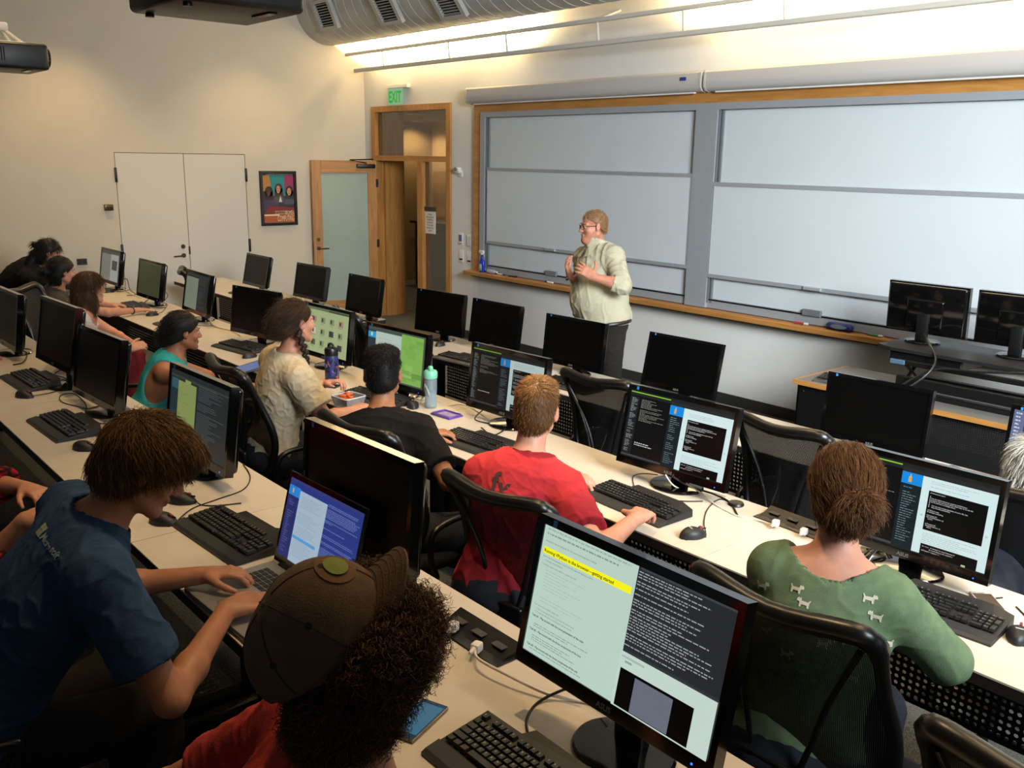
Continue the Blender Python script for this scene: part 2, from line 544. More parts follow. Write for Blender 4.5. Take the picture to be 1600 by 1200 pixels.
for x, y in [tuple(at(*q, z=2.85))[:2] for q in ((649, 179), (656, 190))]:
    cl = thing('corridor_light', 'recessed corridor ceiling light seen through transom glass, %s' % ('upper in view' if x > -12.6 else 'lower in view'), 'ceiling light', (x, y, 2.86), 0, 'corridor ceiling lights')
    MB().lathe([(0.15, 0), (0.15, -0.012), (0.12, -0.012)], 20).build('trim_ring', M_WHITE, cl, 40)
    MB().lathe([(0.0, -0.008), (0.12, -0.008)], 20).build('lens', glow('#ffe2a8', 6), cl)
    light('corridor_lamp', 'SPOT', (x, y, 2.82), 60, (1, 0.75, 0.42), (x, y, 0), spot_size=math.radians(150), spot_blend=0.6, shadow_soft_size=0.1)
p0, p1 = at(664, 330, Y=YW + 0.02), at(680, 366, Y=YW + 0.02)
pn = MB().span((p0.x, YW + 0.02, p1.z), (p1.x, YW + 0.028, p0.z)).build('paper_notice', mat('paper', '#d8d2c6', 0.8))
for i, s in enumerate(('PLEASE', 'REPLACE ANY', 'FURNITURE', 'MOVED IN', 'THE ROOM', 'BEFORE YOU', 'LEAVE')):
    v, f = text_mesh(s, 0.026, 0.02, 'CENTER')
    MB().add(v, f, 0, Matrix.Translation(((p0.x + p1.x) / 2, YW + 0.0185, p0.z - 0.045 - i * (p0.z - p1.z - 0.04) / 7)) @ RX90).build('printed_line', mat('ink', '#4a4650', 0.7), pn)
tag(pn, 'white paper notice with printed lines taped on sidelight glass', 'notice')
pk = MB().rbox(((p0.x + p1.x) / 2, YW + 0.015, p0.z + 0.035), (p1.x - p0.x + 0.02, 0.014, 0.055), 0.004, 1).build('room_plate', mat('plate_dark', '#2c2a2c', 0.4))
tag(pk, 'dark grey room plate on sidelight glass above the paper notice', 'sign')

# wall switches and sensor beside the frame
sens = thing('wall_sensor', 'white swivel occupancy sensor on wall above the switch plates', 'sensor', tuple(at(720, 264, Y=YW)))
MB().rbox((0, -0.008, -0.06), (0.09, 0.016, 0.07), 0.005, 2).build('mount_plate', M_WHITE, sens, 40)
MB().rbox((0.0, -0.045, 0.0), (0.10, 0.06, 0.075), 0.02, 3, Matrix.Rotation(0.35, 4, 'X')).build('sensor_head', M_WHITE, sens, 40)
MB().lathe([(0.024, 0), (0.02, 0.014), (0.0, 0.02)], 14, (0, 0, 0), Matrix.Translation((0.0, -0.078, 0)) @ RX90).build('lens', mat('sensor_lens', '#6a6a68', 0.2), sens, 40)


def wall_plate(px, py, w_, h_, label, kind):
    c = at(px, py, Y=YW)
    t = thing('wall_plate', label, 'switch plate', (c.x, YW, c.z))
    MB().rbox((0, -0.004, 0), (w_, 0.008, h_), 0.003, 2).build('plate', M_WHITE, t, 40)
    if kind == 'panel':
        MB().rbox((0, -0.009, 0.01), (w_ * 0.6, 0.006, h_ * 0.55), 0.002, 1).build('keypad', mat('keypad_violet', '#5a5a8a', 0.4), t)
        MB().rbox((0, -0.009, -h_ * 0.4), (w_ * 0.5, 0.004, 0.008), 0.001, 1).build('printed_line', mat('ink', '#4a4650', 0.7), t)
    elif kind == 'buttons':
        for sx in (-1, 1):
            MB().rbox((sx * w_ * 0.2, -0.009, 0.01), (w_ * 0.22, 0.006, h_ * 0.6), 0.002, 1).build('rocker', mat('rocker_grey', '#b9b7b2', 0.4), t)
        MB().rbox((0, -0.009, -h_ * 0.42), (w_ * 0.5, 0.004, 0.006), 0.001, 1).build('printed_line', mat('ink', '#4a4650', 0.7), t)
    elif kind == 'jack':
        MB().rbox((0, -0.009, -h_ * 0.25), (w_ * 0.65, 0.006, 0.022), 0.002, 1).build('jack', M_BLACK, t)
    else:
        for sz in (-1, 1):
            MB().rbox((0, -0.008, sz * h_ * 0.22), (w_ * 0.5, 0.006, h_ * 0.3), 0.004, 1).build('socket', mat('rocker_grey', '#b9b7b2', 0.4), t)


wall_plate(720, 373, 0.10, 0.15, 'white control panel with violet keypad on wall beside whiteboard frame', 'panel')
wall_plate(733, 376, 0.10, 0.15, 'white double rocker plate next to the violet keypad panel', 'buttons')
wall_plate(721, 400, 0.10, 0.16, 'white jack plate directly under the violet keypad panel', 'jack')
wall_plate(733.5, 403, 0.10, 0.16, 'white jack plate directly under the double rocker plate', 'jack')
wall_plate(721, 470, 0.075, 0.12, 'white power outlet low on front wall beside door frame', 'outlet')

# exit sign
e0, e1 = at(606, 139, Y=YW - 0.06), at(629, 163, Y=YW - 0.06)
ex = thing('exit_sign', 'green glowing exit sign above the oak entrance frame', 'exit sign', ((e0.x + e1.x) / 2, YW - 0.06, (e0.z + e1.z) / 2))
eh, ew = e0.z - e1.z, e1.x - e0.x
MB().rbox((0, 0, 0), (ew, 0.008, eh), 0.003, 1).build('sign_face', mat('exit_green_face', '#a8dcae', 0.3, emit=0.35), ex)
MB().rbox((0.06, 0.015, eh / 2 + 0.025), (ew + 0.12, 0.06, 0.05), 0.006, 1).build('housing', M_WHITE, ex)
v, f = text_mesh('EXIT', eh * 0.95, 0.035, 'CENTER')
vx = [p[0] for p in v]; sc = ew * 0.86 / (max(vx) - min(vx))
v = [(p[0] * sc, p[1], 0) for p in v]
MB().add(v, f, 0, Matrix.Translation((0, -0.0065, -eh * 0.34)) @ RX90).build('lettering', glow('#0cb430', 0.55), ex)

# framed poster
q0, q1 = at(404, 267, X=XW), at(464.5, 351, X=XW)
pz0, pz1, py0, py1 = q1.z, q0.z, q0.y, q1.y
ps = thing('framed_poster', 'black framed poster of three women painted above bold lettering', 'poster', (XW, (py0 + py1) / 2, (pz0 + pz1) / 2))
PW, PH = py1 - py0, pz1 - pz0
fb = MB()
for s in (-1, 1):
    fb.rbox((0.015, s * (PW / 2 - 0.02), 0), (0.03, 0.04, PH), 0.004, 1).rbox((0.015, 0, s * (PH / 2 - 0.02)), (0.03, PW - 0.08, 0.04), 0.004, 1)
fb.build('frame', M_BLACK, ps)
MB().span((0.0, -PW / 2 + 0.04, -PH / 2 + 0.04), (0.012, PW / 2 - 0.04, PH / 2 - 0.04)).build('print', mat('print_base', '#2a2430', 0.6), ps)
w2, h2 = PW / 2 - 0.04, PH / 2 - 0.04
pr = MB()
cols = ['#b07a3a', '#1f7f82', '#8c2a5c', '#3d2f4e', '#7a2a26', '#a8552c', '#4c3426', '#c08a68', '#3a2720', '#d8cfc0', '#e6d8b0', '#454a58', '#1b1718', '#8f5a3c']
mats_p = [mat('print_%d' % i, c, 0.6) for i, c in enumerate(cols)]


def pp(pts, mi, dpt):
    pr.add([(0.0125 + dpt * 0.0004, x * w2, z * h2) for x, z in pts], [tuple(range(len(pts)))], mi)


def disc(cx, cz, rx, rz, mi, dpt, n=18):
    pp([(cx + rx * math.cos(2 * math.pi * i / n), cz + rz * math.sin(2 * math.pi * i / n)) for i in range(n)], mi, dpt)


pp([(-1, 0.3), (-0.4, 0.3), (-0.55, 0.95), (-1, 0.95)], 0, 0)
pp([(-0.4, 0.1), (0.45, 0.1), (0.4, 0.95), (-0.55, 0.95)], 1, 0)
pp([(0.45, 0.2), (1, 0.2), (1, 0.95), (0.4, 0.95)], 2, 0)
pp([(-1, -0.5), (0.0, -0.5), (0.0, -0.05), (-1, 0.05)], 3, 0)
pp([(-1, -0.65), (1, -0.65), (1, -0.4), (-0.6, -0.3)], 4, 1)
pp([(-1, -1), (1, -1), (1, -0.65), (-1, -0.65)], 5, 1)
pp([(-0.98, -0.72), (0.0, -0.72), (0.0, -0.66), (-0.98, -0.66)], 10, 2)
for cx, cz, hair, skin in ((-0.62, 0.28, 12, 6), (0.02, 0.4, 8, 7), (0.72, 0.3, 12, 7)):
    pp([(cx - 0.36, cz - 0.55), (cx + 0.36, cz - 0.55), (cx + 0.22, cz - 0.2), (cx - 0.22, cz - 0.2)], 11 if cx > -0.5 else 3, 2)
    disc(cx, cz, 0.25, 0.22, hair, 3)
    pp([(cx - 0.26, cz), (cx - 0.28, cz - 0.34), (cx + 0.28, cz - 0.34), (cx + 0.26, cz)], hair, 3)
    disc(cx - 0.03, cz - 0.03, 0.13, 0.16, skin, 4)
    disc(cx - 0.03, cz - 0.10, 0.05, 0.015, 4, 5, 10)
    disc(cx - 0.08, cz + 0.01, 0.03, 0.012, 12, 5, 8)
    disc(cx + 0.03, cz + 0.01, 0.03, 0.012, 12, 5, 8)
pp([(0.0, -0.15), (0.12, 0.12), (0.2, -0.15)], 9, 4)
for i in range(12):
    a0, a1 = math.pi * i / 12, math.pi * (i + 1) / 12
    pp([(0.1 + 0.6 * math.cos(a), -0.42 + k * 0.27 * math.sin(a)) for a, k in ((a0, 1), (a1, 1), (a1, 0.88), (a0, 0.88))], 11, 4)
pr.build('picture', mats_p, ps)
RP = Matrix(((0, 0, 1, 0), (1, 0, 0, 0), (0, 1, 0, 0), (0, 0, 0, 1)))
lt = MB()
for s, x, z, sz, bd in (('WOMEN', 0.36, -0.70, 0.085, 0.0), ('COMPUTING', -0.14, -0.95, 0.105, 0.0), ('REVOLUTIONARY', -0.28, -0.57, 0.024, 0.0), ('IN TECHNOLOGY', -0.28, -0.66, 0.024, 0.0), ('CELEBRATING WOMEN IN COMPUTING', -0.8, 0.965, 0.026, 0.0)):
    v, f = text_mesh(s, sz, bd)
    wid = max(p[0] for p in v)
    k = min(1.0, (0.95 - x) * w2 / wid)
    lt.add([(p[0] * k, p[1] * (k if sz < 0.05 else 1), 0) for p in v], f, 0, Matrix.Translation((0.0155, x * w2, z * h2)) @ RP)
lt.build('lettering', mat('print_letter', '#e6d8b0', 0.6), ps)

# ------------------------------------------------------------------ whiteboards
XR = -1.75
bt = MB()
bt.span((-8.92, YW - 0.05, 0.89), (-8.77, YW, 2.885)).span((-8.77, YW - 0.05, 2.765), (XR, YW, 2.885))
struct(bt.build('trim_2', M_OAKH))
for nm, x0, x1, zb, zt in (('whiteboard', -8.77, -5.42, 1.245, 2.135), ('whiteboard', -5.42, XR, 1.190, 2.065)):
    first = x0 < -6
    wb = thing('sliding_whiteboard', 'two-panel sliding whiteboard %s' % ('behind the lecturer, next to the switch plates' if first else 'behind the instructor monitors'), 'whiteboard', ((x0 + x1) / 2, YW, 0))
    cx = (x0 + x1) / 2
    L0, L1 = x0 - cx, x1 - cx
    inL = 0.14 if first else 0.10
    # fixed back panel
    MB().span((L0 + inL, -0.030, 0.99), (L1 - 0.17, -0.018, 2.70)).build('back_panel', M_WBOARD, wb)
    af = MB()
    af.span((L0, -0.075, 0.90), (L0 + 0.085, 0, 2.765)).span((L1 - 0.16 if first else L1 - 0.1, -0.075, 0.90), (L1, 0, 2.765))
    xe = L1 - (0.16 if first else 0.10)
    af.span((L0 + 0.085, -0.074, 2.705), (xe, 0, 2.764)).span((L0 + 0.085, -0.045, 0.90), (xe, 0, 0.99))
    af.build('aluminium_frame', M_ALU, wb)
    tr = MB()
    tr.span((L0 + 0.085, -0.06, 0.95), (L0 + 0.105, -0.004, 2.705)).span((L0 + 0.118, -0.05, 0.95), (L0 + 0.14, -0.004, 2.705))
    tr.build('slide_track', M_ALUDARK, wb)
    fp = MB().span((L0 + inL - 0.005, -0.068, zb + 0.03), (L1 - 0.17, -0.050, zt - 0.03)).build('sliding_panel', M_WBOARD, wb)
    e = MB()
    e.span((L0 + inL - 0.012, -0.074, zt - 0.035), (L1 - 0.163, -0.044, zt)).span((L0 + inL - 0.012, -0.074, zb), (L1 - 0.163, -0.044, zb + 0.035))
    e.span((L0 + inL - 0.012, -0.072, zb), (L0 + inL + 0.002, -0.044, zt)).span((L1 - 0.178, -0.072, zb), (L1 - 0.163, -0.044, zt))
    e.build('panel_edge', M_ALU, fp)
    hx_ = at(861, 386, Y=YW - 0.07).x if first else at(1271, 448, Y=YW - 0.07).x
    MB().rbox((hx_ - cx, -0.085, zb + 0.02), (0.17, 0.03, 0.03), 0.005, 1).build('pull_handle', M_ALU, fp)
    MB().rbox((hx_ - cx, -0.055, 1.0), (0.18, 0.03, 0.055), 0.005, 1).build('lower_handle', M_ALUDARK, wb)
    MB().span((L0 + inL, -0.05, 0.972), (L1 - 0.17, -0.036, 0.985)).build('drop_gap', M_BLACK, wb)
tray = MB().rbox(((-8.99 + XR) / 2, YW - 0.075, 0.868), (XR + 8.99, 0.17, 0.05), 0.008, 2).span((-8.96, YW - 0.05, 0.815), (XR, YW, 0.845), 1).build('trim_3', [M_OAKH, M_GAP])
struct(tray)

# projection screen housings
for x0, x1, lab in ((-8.97, -5.49, 'grey roll-up projection screen housing above the board nearer the door'), (-5.46, XR, 'grey roll-up projection screen housing above the board by instructor desk')):
    ph = thing('projection_screen', lab, 'projection screen', ((x0 + x1) / 2, YW - 0.02, 2.945))
    hw = (x1 - x0) / 2
    prof = [(0, 0.105), (-0.10, 0.10), (-0.125, 0.08), (-0.13, -0.0), (-0.125, -0.045), (-0.10, -0.075), (-0.06, -0.085), (0, -0.085)]
    b = MB()
    n = len(prof)
    b.add([(s * (hw - 0.02), y, z) for s in (-1, 1) for y, z in prof], [(i, i + 1, n + i + 1, n + i) for i in range(n - 1)])
    b.build('casing', M_SCREENCASE, ph, 40)
    for s in (-1, 1):
        MB().add([(s * (hw - 0.02), y * 1.03, z * 1.03) for y, z in prof] + [(s * hw, y * 1.03, z * 1.03) for y, z in prof],
                 [tuple(range(n)), tuple(range(n, 2 * n))] + [(i, i + 1, n + i + 1, n + i) for i in range(n - 1)]).build('end_cap', M_SCREENCASE, ph)
    MB().rbox((0, -0.07, -0.088), (2 * hw - 0.2, 0.03, 0.014), 0.004, 1).build('weight_bar', M_WHITE, ph)
    if x0 < -6:
        MB().rbox((hw - 0.2, -0.135, 0.035), (0.075, 0.006, 0.03), 0.002, 1).build('maker_badge', mat('badge_navy', '#24346e', 0.4), ph)

# ------------------------------------------------------------------ duct, light fixture, projectors
dc = thing('round_air_duct', 'large round grey spiral duct with square supply grilles at ceiling', 'air duct', (XW, 6.52, 4.13))
R0 = 0.465
b = MB()
segs = 26
L = 9.6
b.lathe([(R0, L * i / segs) for i in range(segs + 1)], 40, (0, 0, 0), Matrix.Rotation(math.radians(90), 4, 'Y'))
b.build('duct_body', M_GALV, dc, 60)
for i in range(1, segs * 2):
    x = L * i / (segs * 2)
    pts = [(x + 0.18 * j / 40, math.cos(2 * math.pi * j / 40) * (R0 + 0.001), math.sin(2 * math.pi * j / 40) * (R0 + 0.001)) for j in range(40)]
    b2 = MB().tube(pts, 0.0035, 4)
    o = b2.build('spiral_seam', M_GALV, dc)
for gx, gy in ((510, 22), (605, 12), (700, 2)):
    d = ray(gx, gy)
    # nearest hit of the ray with the duct cylinder
    A = d[1] ** 2 + d[2] ** 2; B = -2 * (d[1] * 6.52 + d[2] * (4.13 - CAMZ)); Cc = 6.52 ** 2 + (4.13 - CAMZ) ** 2 - R0 ** 2
    disc_ = B * B - 4 * A * Cc
    t = (-B - math.sqrt(max(0, disc_))) / (2 * A)
    hit = Vector((d[0] * t, d[1] * t, CAMZ + d[2] * t))
    a = math.atan2(hit.z - 4.13, hit.y - 6.52)
    T = Matrix.Translation((hit.x - XW, math.cos(a) * R0, math.sin(a) * R0)) @ Matrix.Rotation(a - math.pi / 2, 4, 'X')
    gr = MB()
    for s in (-1, 1):
        gr.box((s * 0.19, 0, 0.02), (0.06, 0.36, 0.05), T).box((0, s * 0.16, 0.02), (0.32, 0.04, 0.05), T)
    g_ = gr.build('supply_grille', M_GALV, dc)
    MB().box((0, 0, 0.005), (0.32, 0.28, 0.01), T).build('dark_opening', M_GAP, g_)
    lv = MB()
    for k in range(9):
        lv.box((0, -0.125 + k * 0.031, 0.026), (0.32, 0.006, 0.024), T @ Matrix.Translation((0, 0, 0)))
    lv.build('louver', M_GALV, g_)

lf = thing('linear_light_fixture', 'long white ladder-shaped uplight fixture glowing along front wall', 'light fixture', (0, 0, 0))
YF = 6.78
r0, r1 = at(587, 107, Y=YF), at(1536, 0, Y=YF)
zl = (r0.z + r1.z) / 2
u0 = at(1000, 22, Y=YF - 0.03)
zu = u0.z
MB().rbox(((-11.2 - 1.6) / 2, YF, zl), (9.6, 0.05, 0.045), 0.006, 1).build('lower_rail', M_RAILWHITE, lf)
MB().rbox(((-11.38 - 1.6) / 2, YF - 0.03, zu), (9.78, 0.04, 0.04), 0.006, 1).build('upper_rail', M_RAILWHITE, lf)
postx = [at(px, py, Y=YF).x for px, py in ((600, 95), (703, 80), (793, 66), (936, 46), (1070, 28), (1228, 10))] + [-3.3, -2.2]
for x in postx:
    MB().tube([(x, YF, zl), (x, YF - 0.03, zu)], 0.013, 6).build('post', M_RAILWHITE, lf)
for x in (postx[0] + 0.4, postx[3], postx[5]):
    MB().tube([(x, YF - 0.03, zu), (x, YF + 0.29, zu + 0.12)], 0.012, 6).build('wall_bracket', M_RAILWHITE, lf)
for x0, x1, pw in ((-11.2, postx[2] - 0.03, 560), (postx[4] + 0.03, -1.8, 760)):
    nl = max(2, round((x1 - x0) / 1.25))
    for k in range(nl):
        a, c = x0 + (x1 - x0) * k / nl + 0.04, x0 + (x1 - x0) * (k + 1) / nl - 0.04
        MB().tube([(a, YF + 0.10, zl + 0.12), (c, YF + 0.10, zl + 0.12)], 0.016, 8).build('lamp_tube', glow('#ffe3a6', 22), lf)
    light('fixture_glow', 'AREA', ((x0 + x1) / 2, YF + 0.10, zl + 0.16), pw, (1.0, 0.76, 0.42), ((x0 + x1) / 2, YF + 0.32, zl + 0.6), shape='RECTANGLE', size=x1 - x0, size_y=0.08)

for (x, y, lab, pole) in ((-3.255, 1.42, 'black ceiling projector above the rear seats, its vented underside showing', True), (-6.50, 1.44, 'black ceiling projector hanging on a white pole by beige wall', True)):
    pj = thing('ceiling_projector', lab, 'projector', (x, y, 2.72))
    MB().rbox((0, 0, 0.075), (0.446, 0.45, 0.15), 0.02, 3).build('housing', M_BLACK, pj, 40)
    MB().lathe([(0.055, 0), (0.055, 0.03), (0.045, 0.03), (0.04, 0.01), (0.0, 0.012)], 24, (0, 0, 0), Matrix.Translation((0.1, 0.222, 0.08)) @ Matrix.Rotation(math.radians(-90), 4, 'X')).build('lens', M_GLOSS, pj, 40)
    vt = MB()
    for k in range(8):
        vt.box((0.224, -0.12 + k * 0.014, 0.08), (0.004, 0.006, 0.08))
        vt.box((-0.10 + k * 0.014, -0.226, 0.08), (0.006, 0.004, 0.08))
    vt.build('vent_slots', M_GAP, pj)
    MB().rbox((0.12, 0.12, -0.003), (0.14, 0.03, 0.008), 0.002, 1).build('lamp_hatch', M_GLOSS, pj)
    dots = MB()
    for k in range(9):
        dots.lathe([(0.006, -0.002), (0.0, -0.003)], 8, (-0.12 + 0.022 * (k % 3), -0.08 + 0.022 * (k // 3), 0))
    dots.build('speaker_dots', M_CHROME, pj)
    for sx in (-1, 1):
        MB().lathe([(0.016, -0.012), (0.014, 0.0)], 12, (sx * 0.17, -0.17, 0.0)).build('foot', M_BLACK, pj, 40)
    mt = MB().rbox((0, 0, 0.155), (0.26, 0.26, 0.012), 0.003, 1)
    for sx in (-1, 1):
        for sy in (-1, 1):
            mt.tube([(sx * 0.11, sy * 0.11, 0.155), (sx * 0.03, sy * 0.03, 0.235)], 0.011, 6)
    mt.rbox((0, 0, 0.25), (0.11, 0.11, 0.05), 0.01, 2)
    mt.build('mount_bracket', M_WHITE, pj, 40)
    MB().tube([(0, 0, 0.26), (0, 0, ZC - 2.72)], 0.024, 14).build('mount_pole', M_WHITE, pj, 40)
    MB().tube(bez([(0.05, -0.2, 0.15), (0.06, -0.12, 0.22), (0.03, -0.03, 0.32), (0.03, 0.0, 0.9)], 6), 0.006, 6).build('cable', M_CABLEW, pj, 40)
# ------------------------------------------------------------------ desks
def desk(x0, x1, row, label, legs=True, cham=0):
    y0, y1, z, fz = ROW[row]
    t = thing('computer_desk', label, 'desk', ((x0 + x1) / 2, (y0 + y1) / 2, fz), 0, 'computer desks in rows')
    hw, hd, h = (x1 - x0) / 2 - 0.002, (y1 - y0) / 2, z - fz
    c = cham
    out = [(-hw + c[0], -hd), (hw, -hd), (hw, hd), (-hw, hd), (-hw, -hd + c[1])] if c else [(-hw, -hd), (hw, -hd), (hw, hd), (-hw, hd)]
    MB().prism(out, 0.006, None, 0, h - 0.006).build('desk_top', M_LAM, t)
    MB().prism([(x * 0.9995, y * 0.998) for x, y in out], 0.036, None, 0, h - 0.042).build('edge_band', M_EDGE, t)
    MB().box((0, hd - 0.09, h - 0.27), (2 * hw - 0.12, 0.003, 0.44)).build('modesty_panel', M_PERF, t)
    MB().box((0, hd - 0.09, h - 0.06), (2 * hw - 0.1, 0.03, 0.035)).box((0, hd - 0.09, h - 0.49), (2 * hw - 0.1, 0.025, 0.02)).build('panel_rail', M_STEEL, t)
    MB().box((0, hd - 0.19, h - 0.14), (2 * hw - 0.16, 0.16, 0.01)).box((0, hd - 0.27, h - 0.11), (2 * hw - 0.16, 0.008, 0.07)).build('cable_trough', M_STEEL, t)
    for sx in (-1, 1):
        l = MB().box((sx * (hw - 0.07), 0.12, (h - 0.04) / 2), (0.06, 0.09, h - 0.06))
        l.rbox((sx * (hw - 0.07), 0.0, 0.018), (0.06, hd * 1.75, 0.035), 0.008, 1).box((sx * (hw - 0.07), 0.0, h - 0.055), (0.05, hd * 1.6, 0.026))
        l.build('leg', M_STEEL, t)
    return t


for a, b_, r, lab, ch in [
    (-10.95, -9.15, 1, 'front-row desk against the wall beside the white closet doors', 0),
    (-9.15, -7.25, 1, 'front-row desk ending at the aisle before the open door', 0),
    (-6.22, -4.35, 1, 'front-row desk starting past the aisle, holding a lone mouse by the gap', (0.60, 0.33)),
    (-4.35, -2.80, 1, 'front-row desk in front of the lecturer, blank wide monitor on it', 0),
    (-2.80, -0.70, 1, 'front-row desk before the instructor table with the purple editor screen', 0),
    (-10.75, -8.05, 2, 'middle-row desk where the grey-shirted woman moves a mouse', 0),
    (-8.05, -5.85, 2, 'middle-row desk in front of the teal-topped woman', 0),
    (-5.85, -3.95, 2, 'middle-row desk with the patterned dark bottle on it', 0),
    (-3.95, -1.85, 2, 'middle-row desk with the purple lid and mint-topped bottle', 0),
    (-1.85, 0.25, 2, 'middle-row desk of the green-sweatered woman, power box set in', 0),
    (-7.40, -5.00, 3, 'rear-row desk with the keyboard nearest the far wall side', 0),
    (-5.00, -2.95, 3, 'rear-row desk beside the boy in blue, grey paper light on it', 0),
    (-2.95, -0.15, 3, 'rear-row desk carrying the open laptop and the blue phone', 0),
]:
    desk(a, b_, r, lab, cham=ch)

# ------------------------------------------------------------------ monitors
MW, MH, MT = 0.565, 0.352, 0.41
SW, SH = 0.531, 0.299


def monitor_meshes():
    d = {}
    b = MB()
    # casing with recessed front
    x0, z0 = MW / 2, MH / 2
    sx, sz0, sz1 = SW / 2, -MH / 2 + 0.033, -MH / 2 + 0.033 + SH
    F, K = -0.018, 0.016
    o = [(-x0, F, -z0), (x0, F, -z0), (x0, F, z0), (-x0, F, z0)]
    i = [(-sx, F, sz0), (sx, F, sz0), (sx, F, sz1), (-sx, F, sz1)]
    r = [(p[0], F + 0.004, p[2]) for p in i]
    bk = [(p[0], K, p[2]) for p in o]
    vs = o + i + r + bk
    fs = [(k, (k + 1) % 4, 4 + (k + 1) % 4, 4 + k) for k in range(4)] + [(4 + k, 4 + (k + 1) % 4, 8 + (k + 1) % 4, 8 + k) for k in range(4)]
    fs += [(k, 12 + k, 12 + (k + 1) % 4, (k + 1) % 4) for k in range(4)] + [(15, 14, 13, 12)]
    b.add(vs, fs)
    d['casing'] = b.mesh('casing', M_GLOSS)
    d['back'] = MB().rbox((0, 0.026, 0.0), (0.545, 0.032, 0.335), 0.015, 3).rbox((0, 0.04, -0.03), (0.26, 0.03, 0.2), 0.014, 3).mesh('back_shell', M_GLOSS, 50)
    d['screen'] = MB().quad((-sx, F + 0.0038, sz0), (sx, F + 0.0038, sz0), (sx, F + 0.0038, sz1), (-sx, F + 0.0038, sz1)).mesh('screen', M_SCROFF)
    d['neck'] = MB().rbox((0, 0.045, 0.105), (0.085, 0.035, 0.20), 0.012, 2).rbox((0, 0.03, 0.17), (0.10, 0.05, 0.07), 0.01, 2).mesh('neck', M_BLACK, 40)
    d['base'] = MB().lathe([(0.0, 0.0), (0.118, 0.0), (0.122, 0.006), (0.116, 0.013), (0.06, 0.020), (0.0, 0.022)], 36, (0, 0.02, 0), None, 0, 1.0, 0.86).mesh('base', M_GLOSS, 40)
    d['sticker'] = MB().box((-0.232, F - 0.0006, z0 - 0.011), (0.011, 0.001, 0.014)).mesh('energy_sticker', M_STICKER)
    d['buttons'] = MB().box((0, 0, 0), (0.004, 0.0012, 0.004), Matrix.Translation((0.235, F - 0.0006, -z0 + 0.012))).mesh('power_light', M_BLUELED)
    v, f = text_mesh('ASUS', 0.018, 0.03, 'CENTER')
    d['brand'] = MB().add(v, f, 0, Matrix.Translation((0, F - 0.0006, -z0 + 0.009)) @ RX90).mesh('lettering', mat('badge_grey', '#6a6a6a', 0.35))
    return d


MON = monitor_meshes()


def monitor(x, y, row, label, yaw=0.0, tilt=8.0, on=None, z=None, lift=0.0, detail=True, flip=False, group='wide black monitors on the desks'):
    zz = ROW[row][2] if z is None else z
    t = thing('computer_monitor', label, 'monitor', (x, y - 0.01, zz), math.radians(yaw) + (math.pi if flip else 0), group)
    obj('base', MON['base'], t)
    nk = obj('neck', MON['neck'], t)
    if lift:
        nk.scale = (1, 1, 1 + lift / 0.22)
    c = obj('casing', MON['casing'], t, (0, 0, MT - MH / 2 + lift), (math.radians(-tilt), 0, 0))
    obj('back_shell', MON['back'], c)
    s = obj('screen', MON['screen'], c)
    obj('energy_sticker', MON['sticker'], c)
    if detail:
        obj('lettering', MON['brand'], c)
    if on:
        obj('power_light', MON['buttons'], c)
        paint_screen(c, s, on)
    return t


def paint_screen(casing, scr, items):
    """items: (u0, v0, u1, v1, colour[, strength]) in screen fractions from the upper corner; a str first = lettering."""
    W, H = SW, SH
    y = -0.018 + 0.0038
    sx, sz1 = SW / 2, -MH / 2 + 0.033 + SH
    content(casing, items, W, H, Matrix.Translation((-sx, y, sz1)) @ RX90)


def content(parent, items, W, H, T):
    mats_, idx = [], {}
    b = MB()
    for k, it in enumerate(items):
        st = it[5] if len(it) > 5 else 0.62
        if isinstance(it[0], str):
            s, u, v, size, c = it[0], it[1], it[2], it[3], it[4]
        else:
            u0, v0, u1, v1, c = it[:5]
        key = (c, st)
        if key not in idx:
            idx[key] = len(mats_)
            mats_.append(glow(c, st))
        d = 0.0001 + 0.000012 * k
        if isinstance(it[0], str):
            vs, fs = text_mesh(s, size * H, 0.02 if len(it) > 6 else 0.0)
            b.add([(p[0] + u * W, p[1] - v * H, d) for p in vs], fs, idx[key], T)
        else:
            b.quad((u0 * W, -v1 * H, d), (u1 * W, -v1 * H, d), (u1 * W, -v0 * H, d), (u0 * W, -v0 * H, d), idx[key], T)
    return b.build('screen_image', mats_, parent)


def lines(seed, u0, v0, u1, v1, n, c, fill=(0.3, 1.0), h=0.45, words=True, st=0.62, indent=0.0):
    R = rnd(seed)
    out = []
    dv = (v1 - v0) / n
    for i in range(n):
        if R.random() < 0.12:
            continue
        e = u0 + (u1 - u0) * R.uniform(*fill)
        u = u0 + (u1 - u0) * indent * R.choice((0, 0, 1, 2))
        while u < e:
            wlen = R.uniform(0.006, 0.03) if words else e - u
            out.append((u, v0 + i * dv, min(u + wlen, e), v0 + i * dv + dv * h, c, st))
            u += wlen + 0.005
    return out


